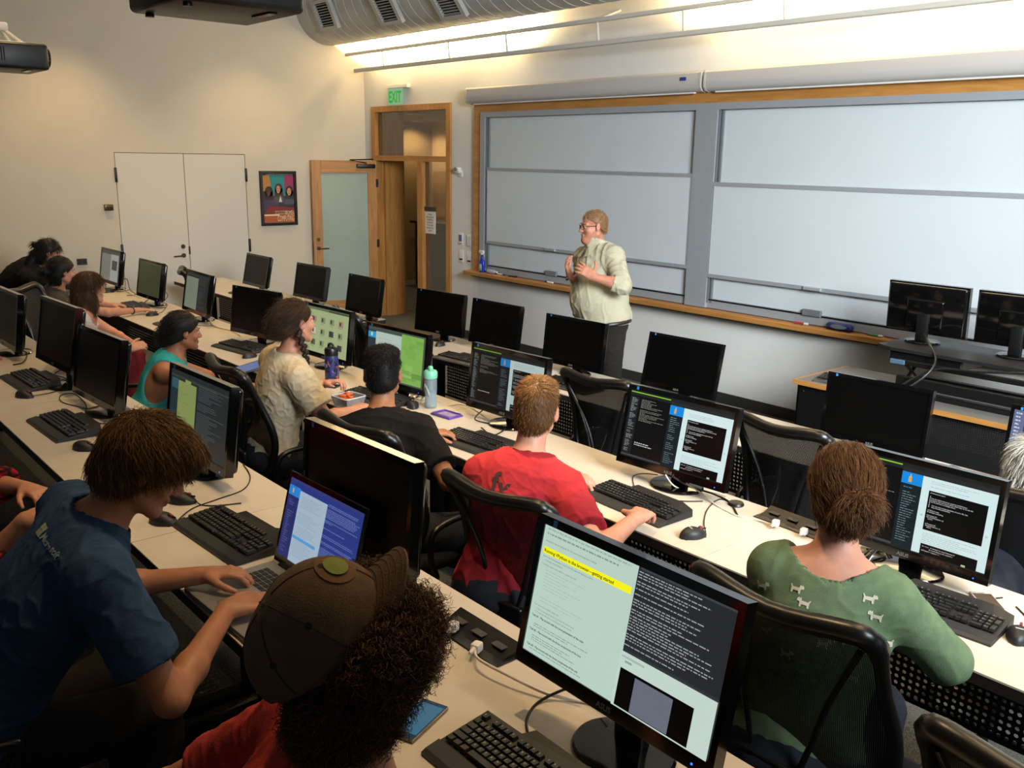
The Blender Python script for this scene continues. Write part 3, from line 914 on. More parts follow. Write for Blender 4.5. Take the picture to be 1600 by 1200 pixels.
def tutorial(seed, big=True, dim=1.0):
    """Editor at one side, a lesson page with dark code boxes at the other."""
    s = 0.62 * dim
    it = [(0, 0, 1, 1, '#3a3c3e', 0.4 * s), (0, 0.025, 0.40, 0.04, '#8fce3a', s), (0, 0.08, 0.42, 0.985, '#26282a', 0.25 * s), (0, 0.10, 0.095, 0.985, '#3c4043', 0.3 * s), (0, 0.96, 0.42, 0.985, '#6a6e72', 0.4 * s)]
    it += lines(seed, 0.02, 0.12, 0.085, 0.93, 46, '#a8b0b4', (0.4, 1.0), 0.4, st=s * 0.8)
    it += lines(seed + 1, 0.12, 0.12, 0.38, 0.45, 17, '#9a9f94', (0.2, 1.0), 0.4, st=s * 0.7)
    it += lines(seed + 2, 0.12, 0.76, 0.32, 0.82, 2, '#d0d4d4', (0.7, 1.0), 0.4, st=s)
    it += [(0.41, 0.05, 1, 0.10, '#47494b', 0.35 * s), (0.41, 0.10, 1, 0.985, '#d9f1f1', s), (0.41, 0.10, 0.545, 0.985, '#24343c', 0.5 * s), (0.41, 0.10, 0.545, 0.235, '#1a90e8', s), (0.455, 0.145, 0.475, 0.21, '#e0b050', s), (0.463, 0.12, 0.468, 0.15, '#e8d8b0', s)]
    it += lines(seed + 3, 0.43, 0.27, 0.525, 0.95, 24, '#8fa4ac', (0.4, 1.0), 0.28, st=s * 0.7)
    it += lines(seed + 4, 0.60, 0.135, 0.95, 0.22, 4, '#aebfc0', (0.6, 1.0), 0.25, st=s)
    it += [(0.595, 0.245, 0.955, 0.70, '#17191c', 0.25 * s)]
    code = ['# Homework Lab 3', '', '#', '# Use the below names to organize and find your', '# program. Do not worry about what they do on this file', '# but do feel free to change values.', '#', '#    You can also create examples of such a file. See', '#    http://cs.web.edu/lab/files', '', '# Makes it easy', '# initialize everything', '', '# Function 01', 'def clockWise(turn, x):', '   return', '', '', '# Function 02', 'def getGrid(rows, n):', '   return']
    for k, c in enumerate(code):
        if c:
            it.append((c, 0.605, 0.275 + k * 0.0198, 0.0205, '#e8ecec', s))
    it += [('<', 0.565, 0.56, 0.05, '#2a9fd0', s), ('>', 0.965, 0.60, 0.05, '#2a9fd0', s)]
    it += lines(seed + 5, 0.60, 0.735, 0.96, 0.86, 6, '#a9b9ba', (0.5, 1.0), 0.22, st=s)
    it += [(0.60, 0.86, 0.95, 0.985, '#17191c', 0.25 * s)]
    for k, c in enumerate(['for i in n:   # numbers to count between 0', '              # round them to the nearest n', 'def square = square + 1', '']):
        if c:
            it.append((c, 0.61, 0.895 + k * 0.024, 0.021, '#e8ecec', s))
    it += [(0.41, 0.985, 1, 1, '#2c3a3c', 0.4 * s), (0.86, 0.962, 0.885, 0.985, '#b8c49a', s)]
    return it


def page_and_terminal():
    s = 0.66
    bgp = '#bfd8ca'
    it = [(0, 0, 0.535, 1, bgp, s), (0.535, 0, 1, 1, '#2f3236', 0.5), (0.545, 0.0, 1.0, 0.02, '#4a4d50', 0.5)]
    it += [('Remember that the materials for this course have long been a default', 0.02, 0.125, 0.019, '#5f6f68', s)]
    it += lines(11, 0.02, 0.02, 0.52, 0.05, 1, '#9fb8ac', (0.9, 1), 0.4, st=s) + lines(12, 0.02, 0.055, 0.45, 0.08, 1, '#8aa096', (0.9, 1), 0.5, st=s)
    it += [(0.015, 0.165, 0.52, 0.218, '#e6e21a', 0.85), ('Running VPython in the browser\u2014getting started', 0.02, 0.206, 0.036, '#38400c', 0.6, 1)]
    it += [('Here is the following page. You can save this page and begin your coding:', 0.02, 0.245, 0.018, '#60716a', s), ('\u2022 this page documentation', 0.035, 0.272, 0.018, '#60716a', s), ('Try doing. Locate a text editor to a paste this code:', 0.02, 0.305, 0.018, '#60716a', s)]
    it += lines(21, 0.05, 0.335, 0.36, 0.60, 11, '#9db5aa', (0.2, 1), 0.16, st=s)
    it += [('Then, once you complete, please see', 0.02, 0.625, 0.018, '#60716a', s), ('1. Click on the green button to preview the task at hand', 0.035, 0.655, 0.018, '#60716a', s), ('2. A new tab will open in the browser and you should', 0.035, 0.68, 0.018, '#60716a', s)]
    for k, (n_, zz) in enumerate((('Task #1 - Play around with the torus parameters of the cube', 0.715), ('Task #2 - Play around with the three components of the box', 0.825), ('Task #3 - Play around with the three components of the orb', 0.945))):
        it += [(n_, 0.02, zz, 0.0225, '#24302c' if k != 1 else '#2c3c58', 0.5, 1)]
        it += lines(31 + k, 0.04, zz + 0.015, 0.44, zz + 0.085, 4, '#7e948a', (0.4, 1), 0.3, st=s)
    R = rnd(5)
    for blk, (v0, n) in enumerate(((0.03, 3), (0.10, 2), (0.15, 7), (0.30, 2), (0.345, 6), (0.475, 3), (0.55, 1))):
        for k in range(n):
            it += lines(100 + blk * 10 + k, 0.545, v0 + k * 0.0195, 0.985, v0 + k * 0.0195 + 0.019, 1, '#b8bcbc', (R.uniform(0.3, 0.5), 1.0), 0.40, st=0.5)
    it += [(0.535, 0.605, 1, 1, '#c9dcd3', s), (0.545, 0.63, 0.66, 0.645, '#a9bfb4', s), (0.565, 0.66, 0.60, 0.675, '#8fa79b', s)]
    it += [(0.55, 0.72, 0.91, 0.99, '#0b0c0e', 0.2), (0.628, 0.74, 0.815, 0.985, '#747a88', 0.55)]
    return it


def green_page():
    s = 0.55
    it = [(0, 0, 1, 1, '#aebc8c', s), (0, 0, 1, 0.06, '#6c7a5c', s), (0.55, 0.02, 1, 0.055, '#47503f', s)]
    R = rnd(3)
    for r in range(3):
        for c in range(4):
            u, v = 0.18 + c * 0.2, 0.2 + r * 0.26
            it += [(u, v, u + 0.10, v + 0.13, R.choice(['#5f6a50', '#b08c78', '#d8cdb8', '#4a4650', '#8a9a72']), s), (u + 0.02, v + 0.02, u + 0.05, v + 0.10, '#3d3a35', s), (u, v + 0.15, u + 0.08, v + 0.16, '#7f8c66', s)]
    return it


def map_page():
    s = 0.62
    it = [(0, 0, 1, 1, '#55605a', 0.45), (0, 0.07, 0.14, 1, '#3e4a4e', 0.4), (0, 0.10, 0.14, 0.22, '#2f9fd0', s), (0.05, 0.12, 0.08, 0.19, '#cfd8b0', s), (0.14, 0.08, 0.60, 1, '#b8c8be', s)]
    it += lines(41, 0.2, 0.2, 0.56, 0.9, 26, '#8aa096', (0.3, 1), 0.25, st=s)
    it += [(0.60, 0.03, 0.97, 0.97, '#86b85a', 0.6)]
    R = rnd(8)
    for k in range(16):
        u, v = R.uniform(0.6, 0.85), R.uniform(0.05, 0.85)
        it.append((u, v, min(0.97, u + R.uniform(0.06, 0.2)), v + R.uniform(0.05, 0.14), R.choice(['#7bab50', '#91c266', '#6f9e4a', '#80b256']), 0.6))
    return it


def split_page(pale='#8f9a86', dark='#2a2d30', u=0.55, s=0.4):
    return [(0, 0, 1, 1, dark, s), (0, 0.05, 1, 0.07, '#4a4e50', s), (0.03, 0.12, u, 1, pale, s)] + lines(51, 0.06, 0.2, u - 0.05, 0.9, 14, '#75806e', (0.4, 1), 0.2, st=s) + lines(52, u + 0.05, 0.1, 0.95, 0.95, 30, '#5f6668', (0.3, 1), 0.3, st=s)


def green_side():
    s = 0.5
    return [(0, 0, 1, 1, '#33383a', 0.4), (0, 0.07, 1, 0.10, '#4a5048', 0.4), (0.02, 0.12, 0.14, 0.26, '#39616c', s), (0.02, 0.26, 0.14, 1, '#2c3e46', 0.4), (0.14, 0.13, 0.46, 1, '#93a05e', s), (0.26, 0.09, 0.36, 0.13, '#9aa76a', s)] + lines(61, 0.5, 0.1, 0.95, 0.95, 34, '#5f6a6a', (0.3, 1), 0.3, st=s) + lines(62, 0.17, 0.25, 0.43, 0.5, 8, '#7d8a50', (0.3, 1), 0.2, st=s)


def purple_editor():
    s = 0.6
    return [(0, 0, 1, 1, '#3a4058', 0.5), (0, 0, 0.10, 1, '#6c7698', s), (0, 0.95, 1, 1, '#8a93b0', s)] + lines(71, 0.02, 0.04, 0.08, 0.5, 8, '#d4d8e8', (0.6, 1), 0.4, st=s) + lines(72, 0.14, 0.08, 0.8, 0.92, 34, '#9aa2c0', (0.2, 1), 0.35, st=s, indent=0.1)


def olive():
    return [(0, 0, 1, 1, '#4d4f38', 0.38), (0, 0, 1, 0.04, '#5f6048', 0.38)] + lines(81, 0.1, 0.1, 0.6, 0.7, 12, '#5c5e46', (0.3, 1), 0.2, st=0.4)


ED = tutorial
mons = [
    (-9.58, 4.49, 1, 'blank black monitor on front row, nearest the white closet doors', 0, 12, None),
    (-8.42, 4.53, 1, 'blank black monitor second along front row from the closet side', 4, 11, None),
    (-7.33, 4.49, 1, 'blank black monitor in front of the open oak door glass', 0, 9, None),
    (-6.13, 4.49, 1, 'blank black monitor at the aisle end below the doorway', 8, 6, None),
    (-5.43, 4.51, 1, 'blank black monitor on front row beneath the spray bottle', 2, 8, None),
    (-4.54, 4.50, 1, 'blank black monitor directly before the lecturer', 3, 6, None),
    (-3.61, 4.55, 1, 'blank wide monitor standing against white wall beside the lecturer', 3, 12, None),
    (-2.25, 4.46, 1, 'blank black monitor under the instructor desk riser', 2, 6, None),
    (-1.34, 4.50, 1, 'front-row monitor showing a purple code editor', -6, 4, purple_editor()),
    (-9.79, 3.00, 2, 'monitor with a split page in front of the woman in black', 1, 9, split_page('#8c8e84', '#55564c', 0.95, 0.38) + [(0.55, 0.1, 0.97, 1, '#a9aaa6', 0.45), (0.62, 0.3, 0.9, 0.62, '#4c4c4a', 0.4)]),
    (-8.55, 2.96, 2, 'monitor with an olive tinted screen in front of grey-shirted woman', 1, 9, olive()),
    (-7.53, 2.99, 2, 'monitor with a pale column on grey beside the brown-haired woman', -2, 10, split_page()),
    (-6.35, 2.95, 2, 'blank black middle-row monitor behind the teal-topped woman', 10, 7, None),
    (-5.32, 2.97, 2, 'monitor with a pale green picture page before the braided woman', 3, 7, green_page()),
    (-4.40, 2.91, 2, 'monitor with a bright green map beside the mint-topped bottle', 5, 6, map_page()),
    (-3.54, 3.03, 2, 'monitor with a dark lesson page in front of the red-shirted man', 4, 7, tutorial(300, dim=0.62)),
    (-2.38, 3.00, 2, 'bright lesson page monitor between two empty mesh chairs', 4, 12, tutorial(400)),
    (-1.33, 2.98, 2, 'bright lesson page monitor in front of the ponytailed woman', 2, 6, tutorial(500)),
    (-6.38, 1.30, 3, 'blank black rear-row monitor cut by the picture edge', 2, 8, None),
    (-5.29, 1.32, 3, 'blank black rear-row monitor behind the grey keyboard and mouse', 3, 10, None),
    (-4.61, 1.32, 3, 'blank black rear-row monitor above the looped mouse cable', 3, 10, None),
    (-3.47, 1.36, 3, 'rear-row monitor with green and dark columns beside the boy in blue', 2, 8, green_side()),
    (-2.19, 1.31, 3, 'large blank black monitor behind the open laptop', 2, 5, None),
    (-1.16, 1.33, 3, 'nearest monitor, pale page with yellow heading and dark terminal', 0, 12, page_and_terminal()),
]
for x, y, r, lab, yw, tl, on in mons:
    lift = 0.06 if (r == 3 and x > -5.4 and x not in (-4.61, -3.47)) else 0.0
    monitor(x, y, r, lab, yw, tl, on, lift=lift, detail=True)

# ------------------------------------------------------------------ keyboards
KU = 0.0190
KROWS = []


def key_layout():
    ks = []   # x (units), row, width, height
    for x in (0, 2, 3, 4, 5, 6.5, 7.5, 8.5, 9.5, 11, 12, 13, 14, 15.25, 16.25, 17.25):
        ks.append((x, 0, 1, 1))
    x = 0
    for w_ in [1] * 13 + [2]:
        ks.append((x, 1.25, w_, 1)); x += w_
    x = 0
    for w_ in [1.5] + [1] * 12 + [1.5]:
        ks.append((x, 2.25, w_, 1)); x += w_
    x = 0
    for w_ in [1.75] + [1] * 11 + [2.25]:
        ks.append((x, 3.25, w_, 1)); x += w_
    x = 0
    for w_ in [2.25] + [1] * 10 + [2.75]:
        ks.append((x, 4.25, w_, 1)); x += w_
    x = 0
    for w_ in [1.25, 1.25, 1.25, 6.25, 1.25, 1.25, 1.25, 1.25]:
        ks.append((x, 5.25, w_, 1)); x += w_
    for r_ in (1.25, 2.25):
        for k in range(3):
            ks.append((15.25 + k, r_, 1, 1))
    ks.append((16.25, 4.25, 1, 1))
    for k in range(3):
        ks.append((15.25 + k, 5.25, 1, 1))
    for r_ in (1.25, 2.25, 3.25, 4.25):
        for k in range(3):
            ks.append((18.5 + k, r_, 1, 1))
    ks += [(21.5, 1.25, 1, 1), (21.5, 2.25, 1, 2), (21.5, 4.25, 1, 2), (18.5, 5.25, 2, 1), (20.5, 5.25, 1, 1)]
    return ks


KL = key_layout()
KW = 22.5 * KU
KBZ = lambda y: 0.020 + (y + 0.06) * 0.085     # deck height across the keyboard


def kb_body():
    b = MB()
    hx_ = KW / 2 + 0.012
    e0, e1 = -0.09, 0.16
    out = [(-hx_, -0.105), (hx_, -0.105), (hx_, 0.085), (e1, 0.103), (e0, 0.103), (e0 - 0.02, 0.078), (-hx_, 0.075)]
    n = len(out)
    bot = [(x, y, 0.002) for x, y in out]
    top = [(x * 0.994, y * 0.985, (0.010 if y < -0.09 else KBZ(y) + (0.006 if y > 0.09 else 0))) for x, y in out]
    b.add(bot + top, [tuple(reversed(range(n))), tuple(range(n, 2 * n))] + [(i, (i + 1) % n, n + (i + 1) % n, n + i) for i in range(n)])
    return b


def palm_body():
    hx_ = KW / 2 + 0.011
    b = MB()
    vs = []
    for x in (-hx_, hx_):
        vs += [(x, -0.112, 0.001), (x, -0.112, 0.007), (x, -0.10, 0.013), (x, -0.064, 0.019), (x, -0.064, 0.002)]
    b.add(vs, [(0, 1, 2, 3, 4), (9, 8, 7, 6, 5)] + [(i, 5 + i, 5 + (i + 1) % 5, (i + 1) % 5) for i in range(5)])
    return b


KBM = dict(body=kb_body().mesh('case', M_KEYB), palm=palm_body().mesh('palm_rest', mat('palm_plastic', '#26282a', 0.45)))


def key_pos(x, r_, w_, h_):
    return ((x + w_ / 2) * KU - KW / 2, 0.062 - (r_ + h_ / 2) * KU)


def key_box(b, cx, cy, w_, h_):
    z = KBZ(cy)
    b.box((cx, cy, z + 0.0042), (w_ * KU - 0.002, h_ * KU - 0.002, 0.0085), None, 0, 0.80 if w_ < 1.3 else 0.9)


_kb = MB()
for k in KL:
    key_box(_kb, *key_pos(*k), k[2], k[3])
KBM['keys'] = _kb.mesh('keys', M_KEY)
_km = {}
for k in KL:
    if (k[2], k[3]) not in _km:
        q = MB(); q.box((0, 0, 0.0042), (k[2] * KU - 0.002, k[3] * KU - 0.002, 0.0085), None, 0, 0.80 if k[2] < 1.3 else 0.9)
        _km[(k[2], k[3])] = q.mesh('key', M_KEY)
LEG = {1.25: "`1234567890-=", 2.25: " QWERTYUIOP[]", 3.25: " ASDFGHJKL;'", 4.25: " ZXCVBNM,./"}
_lg = MB()
cnt = {}
for k in KL:
    if k[0] < 14 and k[1] in LEG:
        i = cnt.get(k[1], 0); cnt[k[1]] = i + 1
        ch = LEG[k[1]][i] if i < len(LEG[k[1]]) else ' '
    elif k[1] == 0:
        ch = 'F' if k[0] else 'E'
    elif k[0] >= 18.5 and k[2] == 1 and k[3] == 1:
        ch = '7'
    else:
        ch = ' '
    if ch != ' ':
        cx, cy = key_pos(*k)
        v, f = text_mesh(ch, 0.008)
        _lg.add(v, f, 0, Matrix.Translation((cx - 0.005, cy - 0.001, KBZ(cy) + 0.0088)))
KBM['legend'] = _lg.mesh('key_lettering', mat('legend_white', '#b8b8b0', 0.5))
v, f = text_mesh('lenovo', 0.013, 0.03)
KBM['brand'] = MB().add(v, f, 0, Matrix.Translation((KW / 2 - 0.075, 0.068, KBZ(0.075) + 0.001))).mesh('lettering', mat('legend_bright', '#c8c8c8', 0.4))


def keyboard(x, y, row, label, yaw=0.0, fine=False, legend=False, group='black keyboards on the desks'):
    t = thing('keyboard', label, 'keyboard', (x, y, ROW[row][2] + 0.0005), math.radians(yaw), group)
    c = obj('case', KBM['body'], t)
    obj('palm_rest', KBM['palm'], t)
    obj('lettering', KBM['brand'], t)
    if fine:
        for k in KL:
            cx, cy = key_pos(*k)
            obj('key', _km[(k[2], k[3])], t, (cx, cy, KBZ(cy)))
    else:
        ks = obj('keys', KBM['keys'], t)
        ks['kind'] = 'stuff'
    if legend:
        obj('key_lettering', KBM['legend'], t)['kind'] = 'stuff'
    pts = bez([(0.03, 0.098, 0.02), (0.05, 0.14, 0.006), (0.10, 0.19, 0.004), (0.14, 0.25, 0.004)], 6)
    MB().tube(pts, 0.0026, 6).build('cord', M_CABLE, t, 60)
    return t


def kb_at(px, py, row, label, yaw=0.0, **kw):
    p = at(px, py, z=ROW[row][2] + 0.02)
    return keyboard(p.x, p.y, row, label, yaw, **kw)


KBS = [
    (385, 458, 1, 'keyboard on front-row desk beside the closet-side monitor', 0),
    (524, 507, 1, 'keyboard on front-row desk by the aisle chair', 0),
    (722, 560, 1, 'keyboard on front-row desk beside the lone mouse', 6),
    (893, 600, 1, 'keyboard on front-row desk behind the red-shirted man', 2),
    (208, 478, 2, 'keyboard beside the hand of the grey-shirted woman', -4),
    (275, 507, 2, 'keyboard hidden by the dark head of teal-topped woman', 0),
    (377, 541, 2, 'keyboard in front of the blank middle-row monitor', 8),
    (585, 620, 2, 'keyboard beyond the box of carrots', 6),
    (747, 690, 2, 'keyboard between the black-shirted and red-shirted men', 4),
    (995, 782, 2, 'keyboard under the hands of the red-shirted man', -2),
    (1452, 942, 2, 'keyboard at the forearm of the green-sweatered woman', 4),
    (50, 592, 3, 'rear-row keyboard nearest the far wall with mouse beside', 2),
    (103, 662, 3, 'rear-row keyboard under the looped cable', 2),
    (362, 830, 3, 'long keyboard lying beyond the boy\'s open laptop', 3),
    (826, 1216, 3, 'nearest keyboard beside the blue phone', 0),
]
for i, (px, py, r, lab, yw) in enumerate(KBS):
    kb_at(px, py, r, lab, yw, fine=lab[:4] in ('near', 'long') or 'hands of' in lab or 'between the black' in lab, legend=(r == 3 and px > 300) or px in (995, 1452, 747))

# ------------------------------------------------------------------ mice
def mouse_meshes():
    vs, fs = [], []
    n, m = 20, 7
    for i in range(m + 1):
        ph = math.pi / 2 * i / m
        for j in range(n):
            a = 2 * math.pi * j / n
            k = math.cos(ph) ** 0.7
            y = math.sin(a) * 0.058 * k
            x = math.cos(a) * (0.031 + 0.004 * math.cos(2 * a)) * k
            z = math.sin(ph) ** 0.8 * (0.036 - 0.010 * (y / 0.058) ** 2 - 0.005 * y / 0.058)
            vs.append((x, y, 0.002 + z))
    for i in range(m):
        for j in range(n):
            fs.append((i * n + j, i * n + (j + 1) % n, (i + 1) * n + (j + 1) % n, (i + 1) * n + j))
    fs.append(tuple(reversed(range(n))))
    return dict(shell=MB().add(vs, fs).mesh('shell', M_KEYB, 60),
                wheel=MB().tube([(-0.004, 0.030, 0.032), (0.004, 0.030, 0.032)], 0.008, 12).mesh('wheel', mat('wheel_red', '#7c2a2a', 0.5), 40),
                seam=MB().box((0, 0.043, 0.0275), (0.0018, 0.024, 0.006)).mesh('button_gap', M_GAP),
                sole=MB().box((0, 0, 0.001), (0.045, 0.09, 0.002)).mesh('sole', M_BLACK),
                mark=MB().box((0, -0.012, 0.0385), (0.022, 0.005, 0.001)).mesh('maker_mark', mat('legend_white', '#b8b8b0', 0.5)))


MOU = mouse_meshes()


def mouse(px, py, row, label, yaw, cord=None, group='black wired mice on the desks', mark=False, z=None):
    zz = ROW[row][2] if z is None else z
    p = at(px, py, z=zz + 0.012)
    t = thing('computer_mouse', label, 'mouse', (p.x, p.y, zz), math.radians(yaw), group)
    for k in ('shell', 'wheel', 'seam', 'sole'):
        obj({'shell': 'shell', 'wheel': 'wheel', 'seam': 'button_gap', 'sole': 'sole'}[k], MOU[k], t)
    if mark:
        obj('maker_mark', MOU['mark'], t)
    inv = (Matrix.Translation((p.x, p.y, zz)) @ Matrix.Rotation(math.radians(yaw), 4, 'Z')).inverted()
    if cord:
        pts = [Vector((0, 0.055, 0.012))] + [inv @ at(a, b_, z=zz + (c if len(q) > 2 else 0.003)) for q in cord for a, b_, c in [(q[0], q[1], q[2] if len(q) > 2 else 0)]]
    else:
        pts = [Vector((0, 0.055, 0.012)), Vector((0.02, 0.09, 0.004)), Vector((0.01, 0.15, 0.003)), Vector((-0.03, 0.22, 0.003))]
    MB().tube(bez(pts, 8), 0.0024, 6).build('cord', M_CABLE, t, 60)
    return t


MICE = [
    (688, 538, 1, 'lone mouse on front-row desk near the aisle gap', 20, [(700, 525), (698, 512)]),
    (238, 491, 2, 'mouse under the hand of the grey-shirted woman', 10, [(255, 486), (262, 476)]),
    (170, 455, 2, 'mouse near the base of the split-page monitor', 5, None),
    (390, 556, 2, 'mouse beside the blank middle-row monitor keyboard', 10, None),
    (1083, 834, 2, 'mouse beside the red-shirted man\'s keyboard', -20, [(1100, 815), (1106, 795), (1125, 780), (1150, 790)]),
    (1592, 992, 2, 'mouse lying near the rose gold phone', 15, None),
    (38, 617, 3, 'mouse beside the rear-row keyboard nearest far wall', -62, [(82, 613), (98, 606), (90, 598)]),
    (131, 698, 3, 'mouse in front of the keyboard under the looped cable', -60, None),
    (255, 812, 3, 'mouse right in front of the boy in blue, its long cord curving', -60, [(300, 795), (340, 780), (380, 765), (391, 745), (380, 725)]),
    (284, 780, 3, 'mouse half hidden behind the boy\'s chin', -50, None),
]
for a in MICE:
    mouse(*a, mark=a[0] > 1000)
# looped cable lying beside the rear-row keyboard
lp = MB().tube(bez([at(*q, z=0.994) for q in ((170, 645), (150, 640), (125, 636), (97, 628), (95, 618), (115, 615), (132, 628), (136, 640))], 8), 0.0026, 6).build('looped_cable', M_CABLE, None, 60)
tag(lp, 'thin black cable looped on desk beside blank rear-row monitor', 'cable')

# ------------------------------------------------------------------ chairs
CHF = [(-0.230, 1.095), (-0.195, 1.108), (0.0, 1.090), (0.195, 1.108), (0.230, 1.095), (0.245, 1.06), (0.245, 0.92), (0.262, 0.80), (0.262, 0.70), (0.235, 0.60), (0.19, 0.545), (0.0, 0.53), (-0.19, 0.545), (-0.235, 0.60), (-0.262, 0.70), (-0.262, 0.80), (-0.245, 0.92), (-0.245, 1.06)]


def chy(x, z):
    t = (z - 0.53) / 0.53
    return -0.225 - 0.02 * math.sin(t * math.pi) * -1 - 0.11 * t ** 2 + 0.055 * (abs(x) / 0.25) ** 2


def chair_meshes():
    d = {}
    pts = []
    n = len(CHF)
    P = [Vector((x, chy(x, z), z)) for x, z in CHF]
    path = []
    for i in range(n):
        p0, p1, p2, p3 = P[i - 1], P[i], P[(i + 1) % n], P[(i + 2) % n]
        for k in range(4):
            t = k / 4
            path.append(0.5 * ((2 * p1) + (p2 - p0) * t + (2 * p0 - 5 * p1 + 4 * p2 - p3) * t * t + (3 * p1 - p0 - 3 * p2 + p3) * t ** 3))
    rad = [0.018 + 0.010 * min(1, max(0, (p.z - 1.02) / 0.06)) + 0.004 * max(0, (0.75 - abs(p.z - 0.75) - 0.5)) for p in path]
    d['frame'] = MB().tube(path, rad, 8, True).mesh('back_frame', M_CHFRAME, 60)
    # mesh sheet
    vs, fs = [], []
    rows = 14
    zs = [0.54 + (1.085 - 0.54) * i / rows for i in range(rows + 1)]

    def halfw(z):
        best = 0.0
        for a, b_ in zip(path, path[1:] + path[:1]):
            if (a.z - z) * (b_.z - z) <= 0 and abs(a.z - b_.z) > 1e-6:
                t = (z - a.z) / (b_.z - a.z)
                best = max(best, a.x + (b_.x - a.x) * t)
        return best
    m = 10
    for z in zs:
        h = max(0.12, halfw(z)) - 0.004
        for j in range(m + 1):
            x = -h + 2 * h * j / m
            vs.append((x, chy(x, z) + 0.006, z))
    for i in range(rows):
        for j in range(m):
            fs.append((i * (m + 1) + j, i * (m + 1) + j + 1, (i + 1) * (m + 1) + j + 1, (i + 1) * (m + 1) + j))
    d['mesh'] = MB().add(vs, fs).mesh('back_mesh', M_MESH, 60)
    sp = MB()
    for s in (-1, 1):
        sp.tube(bez([(s * 0.215, chy(0.2, 1.06) - 0.012, 1.06), (s * 0.13, chy(0.13, 0.86) - 0.03, 0.86), (s * 0.085, chy(0.1, 0.70) - 0.04, 0.70), (s * 0.05, -0.27, 0.56)], 5), 0.0085, 6)
    sp.tube(bez([(0, -0.27, 0.58), (0, -0.26, 0.50), (0, -0.14, 0.425), (0, 0.0, 0.42)], 5), 0.022, 8, flat=1.0)
    sp.rbox((0, -0.262, 0.60), (0.20, 0.03, 0.09), 0.012, 2)
    d['spine'] = sp.mesh('back_support', M_CHFRAME, 60)
    b = MB()
    b.rbox((0, 0.0, 0.462), (0.50, 0.48, 0.075), 0.034, 3)
    me = b
    me.v = [(x * (1 - 0.10 * max(0, -y) / 0.24), y, z - 0.25 * max(0, y - 0.16) ** 2 * 4 - 0.01 * (1 - (x / 0.25) ** 2) * (1 - (y / 0.24) ** 2)) for x, y, z in me.v]
    d['seat'] = me.mesh('seat', M_FABRIC, 60)
    for s, nm in ((-1, 'arm_a'), (1, 'arm_b')):
        d[nm] = MB().tube(bez([(s * 0.15, -0.10, 0.42), (s * 0.285, -0.12, 0.43), (s * 0.31, -0.17, 0.55), (s * 0.305, -0.15, 0.655), (s * 0.30, -0.05, 0.685), (s * 0.295, 0.10, 0.68), (s * 0.285, 0.135, 0.64), (s * 0.275, 0.06, 0.52), (s * 0.26, 0.02, 0.44), (s * 0.15, 0.02, 0.42)], 5), 0.014, 8).mesh('armrest', M_CHFRAME, 60)
    d['post'] = MB().lathe([(0.032, 0.10), (0.032, 0.25), (0.018, 0.25), (0.018, 0.42)], 16).rbox((0, 0, 0.415), (0.2, 0.2, 0.035), 0.008, 1).mesh('gas_post', M_BLACKMETAL, 40)
    L = MB().tube([(0, 0.02, 0.115), (0, 0.16, 0.10), (0, 0.29, 0.075)], [0.032, 0.024, 0.016], 8, flat=0.7)
    d['spoke'] = L.mesh('base_leg', M_CHFRAME, 60)
    cs = MB()
    for s in (-1, 1):
        cs.tube([(s * 0.007, 0.30, 0.027), (s * 0.027, 0.30, 0.027)], 0.027, 14)
    cs.tube([(0, 0.29, 0.03), (0, 0.29, 0.075)], 0.008, 8).rbox((0, 0.295, 0.05), (0.05, 0.035, 0.03), 0.008, 2)
    d['caster'] = cs.mesh('caster', M_BLACK, 40)
    return d


CH = chair_meshes()


def chair(x, y, fz, rz, label, spin=0.3, arms=True, group='black mesh task chairs', hz=1.0):
    t = thing('task_chair', label, 'chair', (x, y, fz), math.radians(rz), group)
    t.scale = (1, 1, hz)
    obj('back_frame', CH['frame'], t)
    obj('back_mesh', CH['mesh'], t)
    obj('back_support', CH['spine'], t)
    obj('seat', CH['seat'], t)
    if arms:
        obj('armrest', CH['arm_a'], t)
        obj('armrest', CH['arm_b'], t)
    obj('gas_post', CH['post'], t)
    for k in range(5):
        a = spin + 2 * math.pi * k / 5
        l = obj('base_leg', CH['spoke'], t, None, (0, 0, a))
        obj('caster', CH['caster'], l)
    return t


def chair_px(pl, pr_, Y, fz, rz, label, **kw):
    """Chair whose back top corners are seen at the two pixels, back top near depth Y."""
    a, b_ = at(*pl, Y=Y), at(*pr_, Y=Y)
    cx = (a.x + b_.x) / 2
    r = math.radians(rz)
    off = 0.28
    return chair(cx - math.sin(r) * off, Y + math.cos(r) * off, fz, rz, label, **kw)


chair(-8.95, 3.75, 0.0, -20, 'empty chair at front row near the white closet doors', 0.1, arms=False)
chair(-5.90, 3.78, 0.0, -12, 'empty chair at the aisle between front desks', 0.5, arms=False)
chair(-3.35, 3.78, 0.0, 3, 'empty mesh chair behind the red-shirted man\'s monitor', 0.2)
chair(-2.19, 3.80, 0.0, -2, 'empty mesh chair beside the bright lesson page monitor', 0.7)
chair(-1.20, 3.78, 0.0, 0, 'mesh chair of the white-haired person at front row', 0.7)
chair(-1.115, 2.12, 0.12, 2, 'large mesh chair of the green-sweatered woman', 0.9)
chair(-2.30, 2.19, 0.12, 6, 'chair of the red-shirted man', 0.4, hz=0.93)
chair(-3.16, 2.17, 0.12, 4, 'chair of the black-shirted man', 0.2, hz=0.96)
chair(-4.38, 2.17, 0.12, -6, 'chair of the braided woman in cream shirt', 0.6, hz=0.975)
chair(-5.56, 1.72, 0.12, -30, 'chair of the teal-topped woman', 0.3)
chair(-7.45, 1.93, 0.12, -36, 'chair of the brown-haired woman', 0.3)
chair(-8.45, 2.0, 0.12, 0, 'chair of the grey-shirted woman', 0.3, hz=0.90, arms=False)
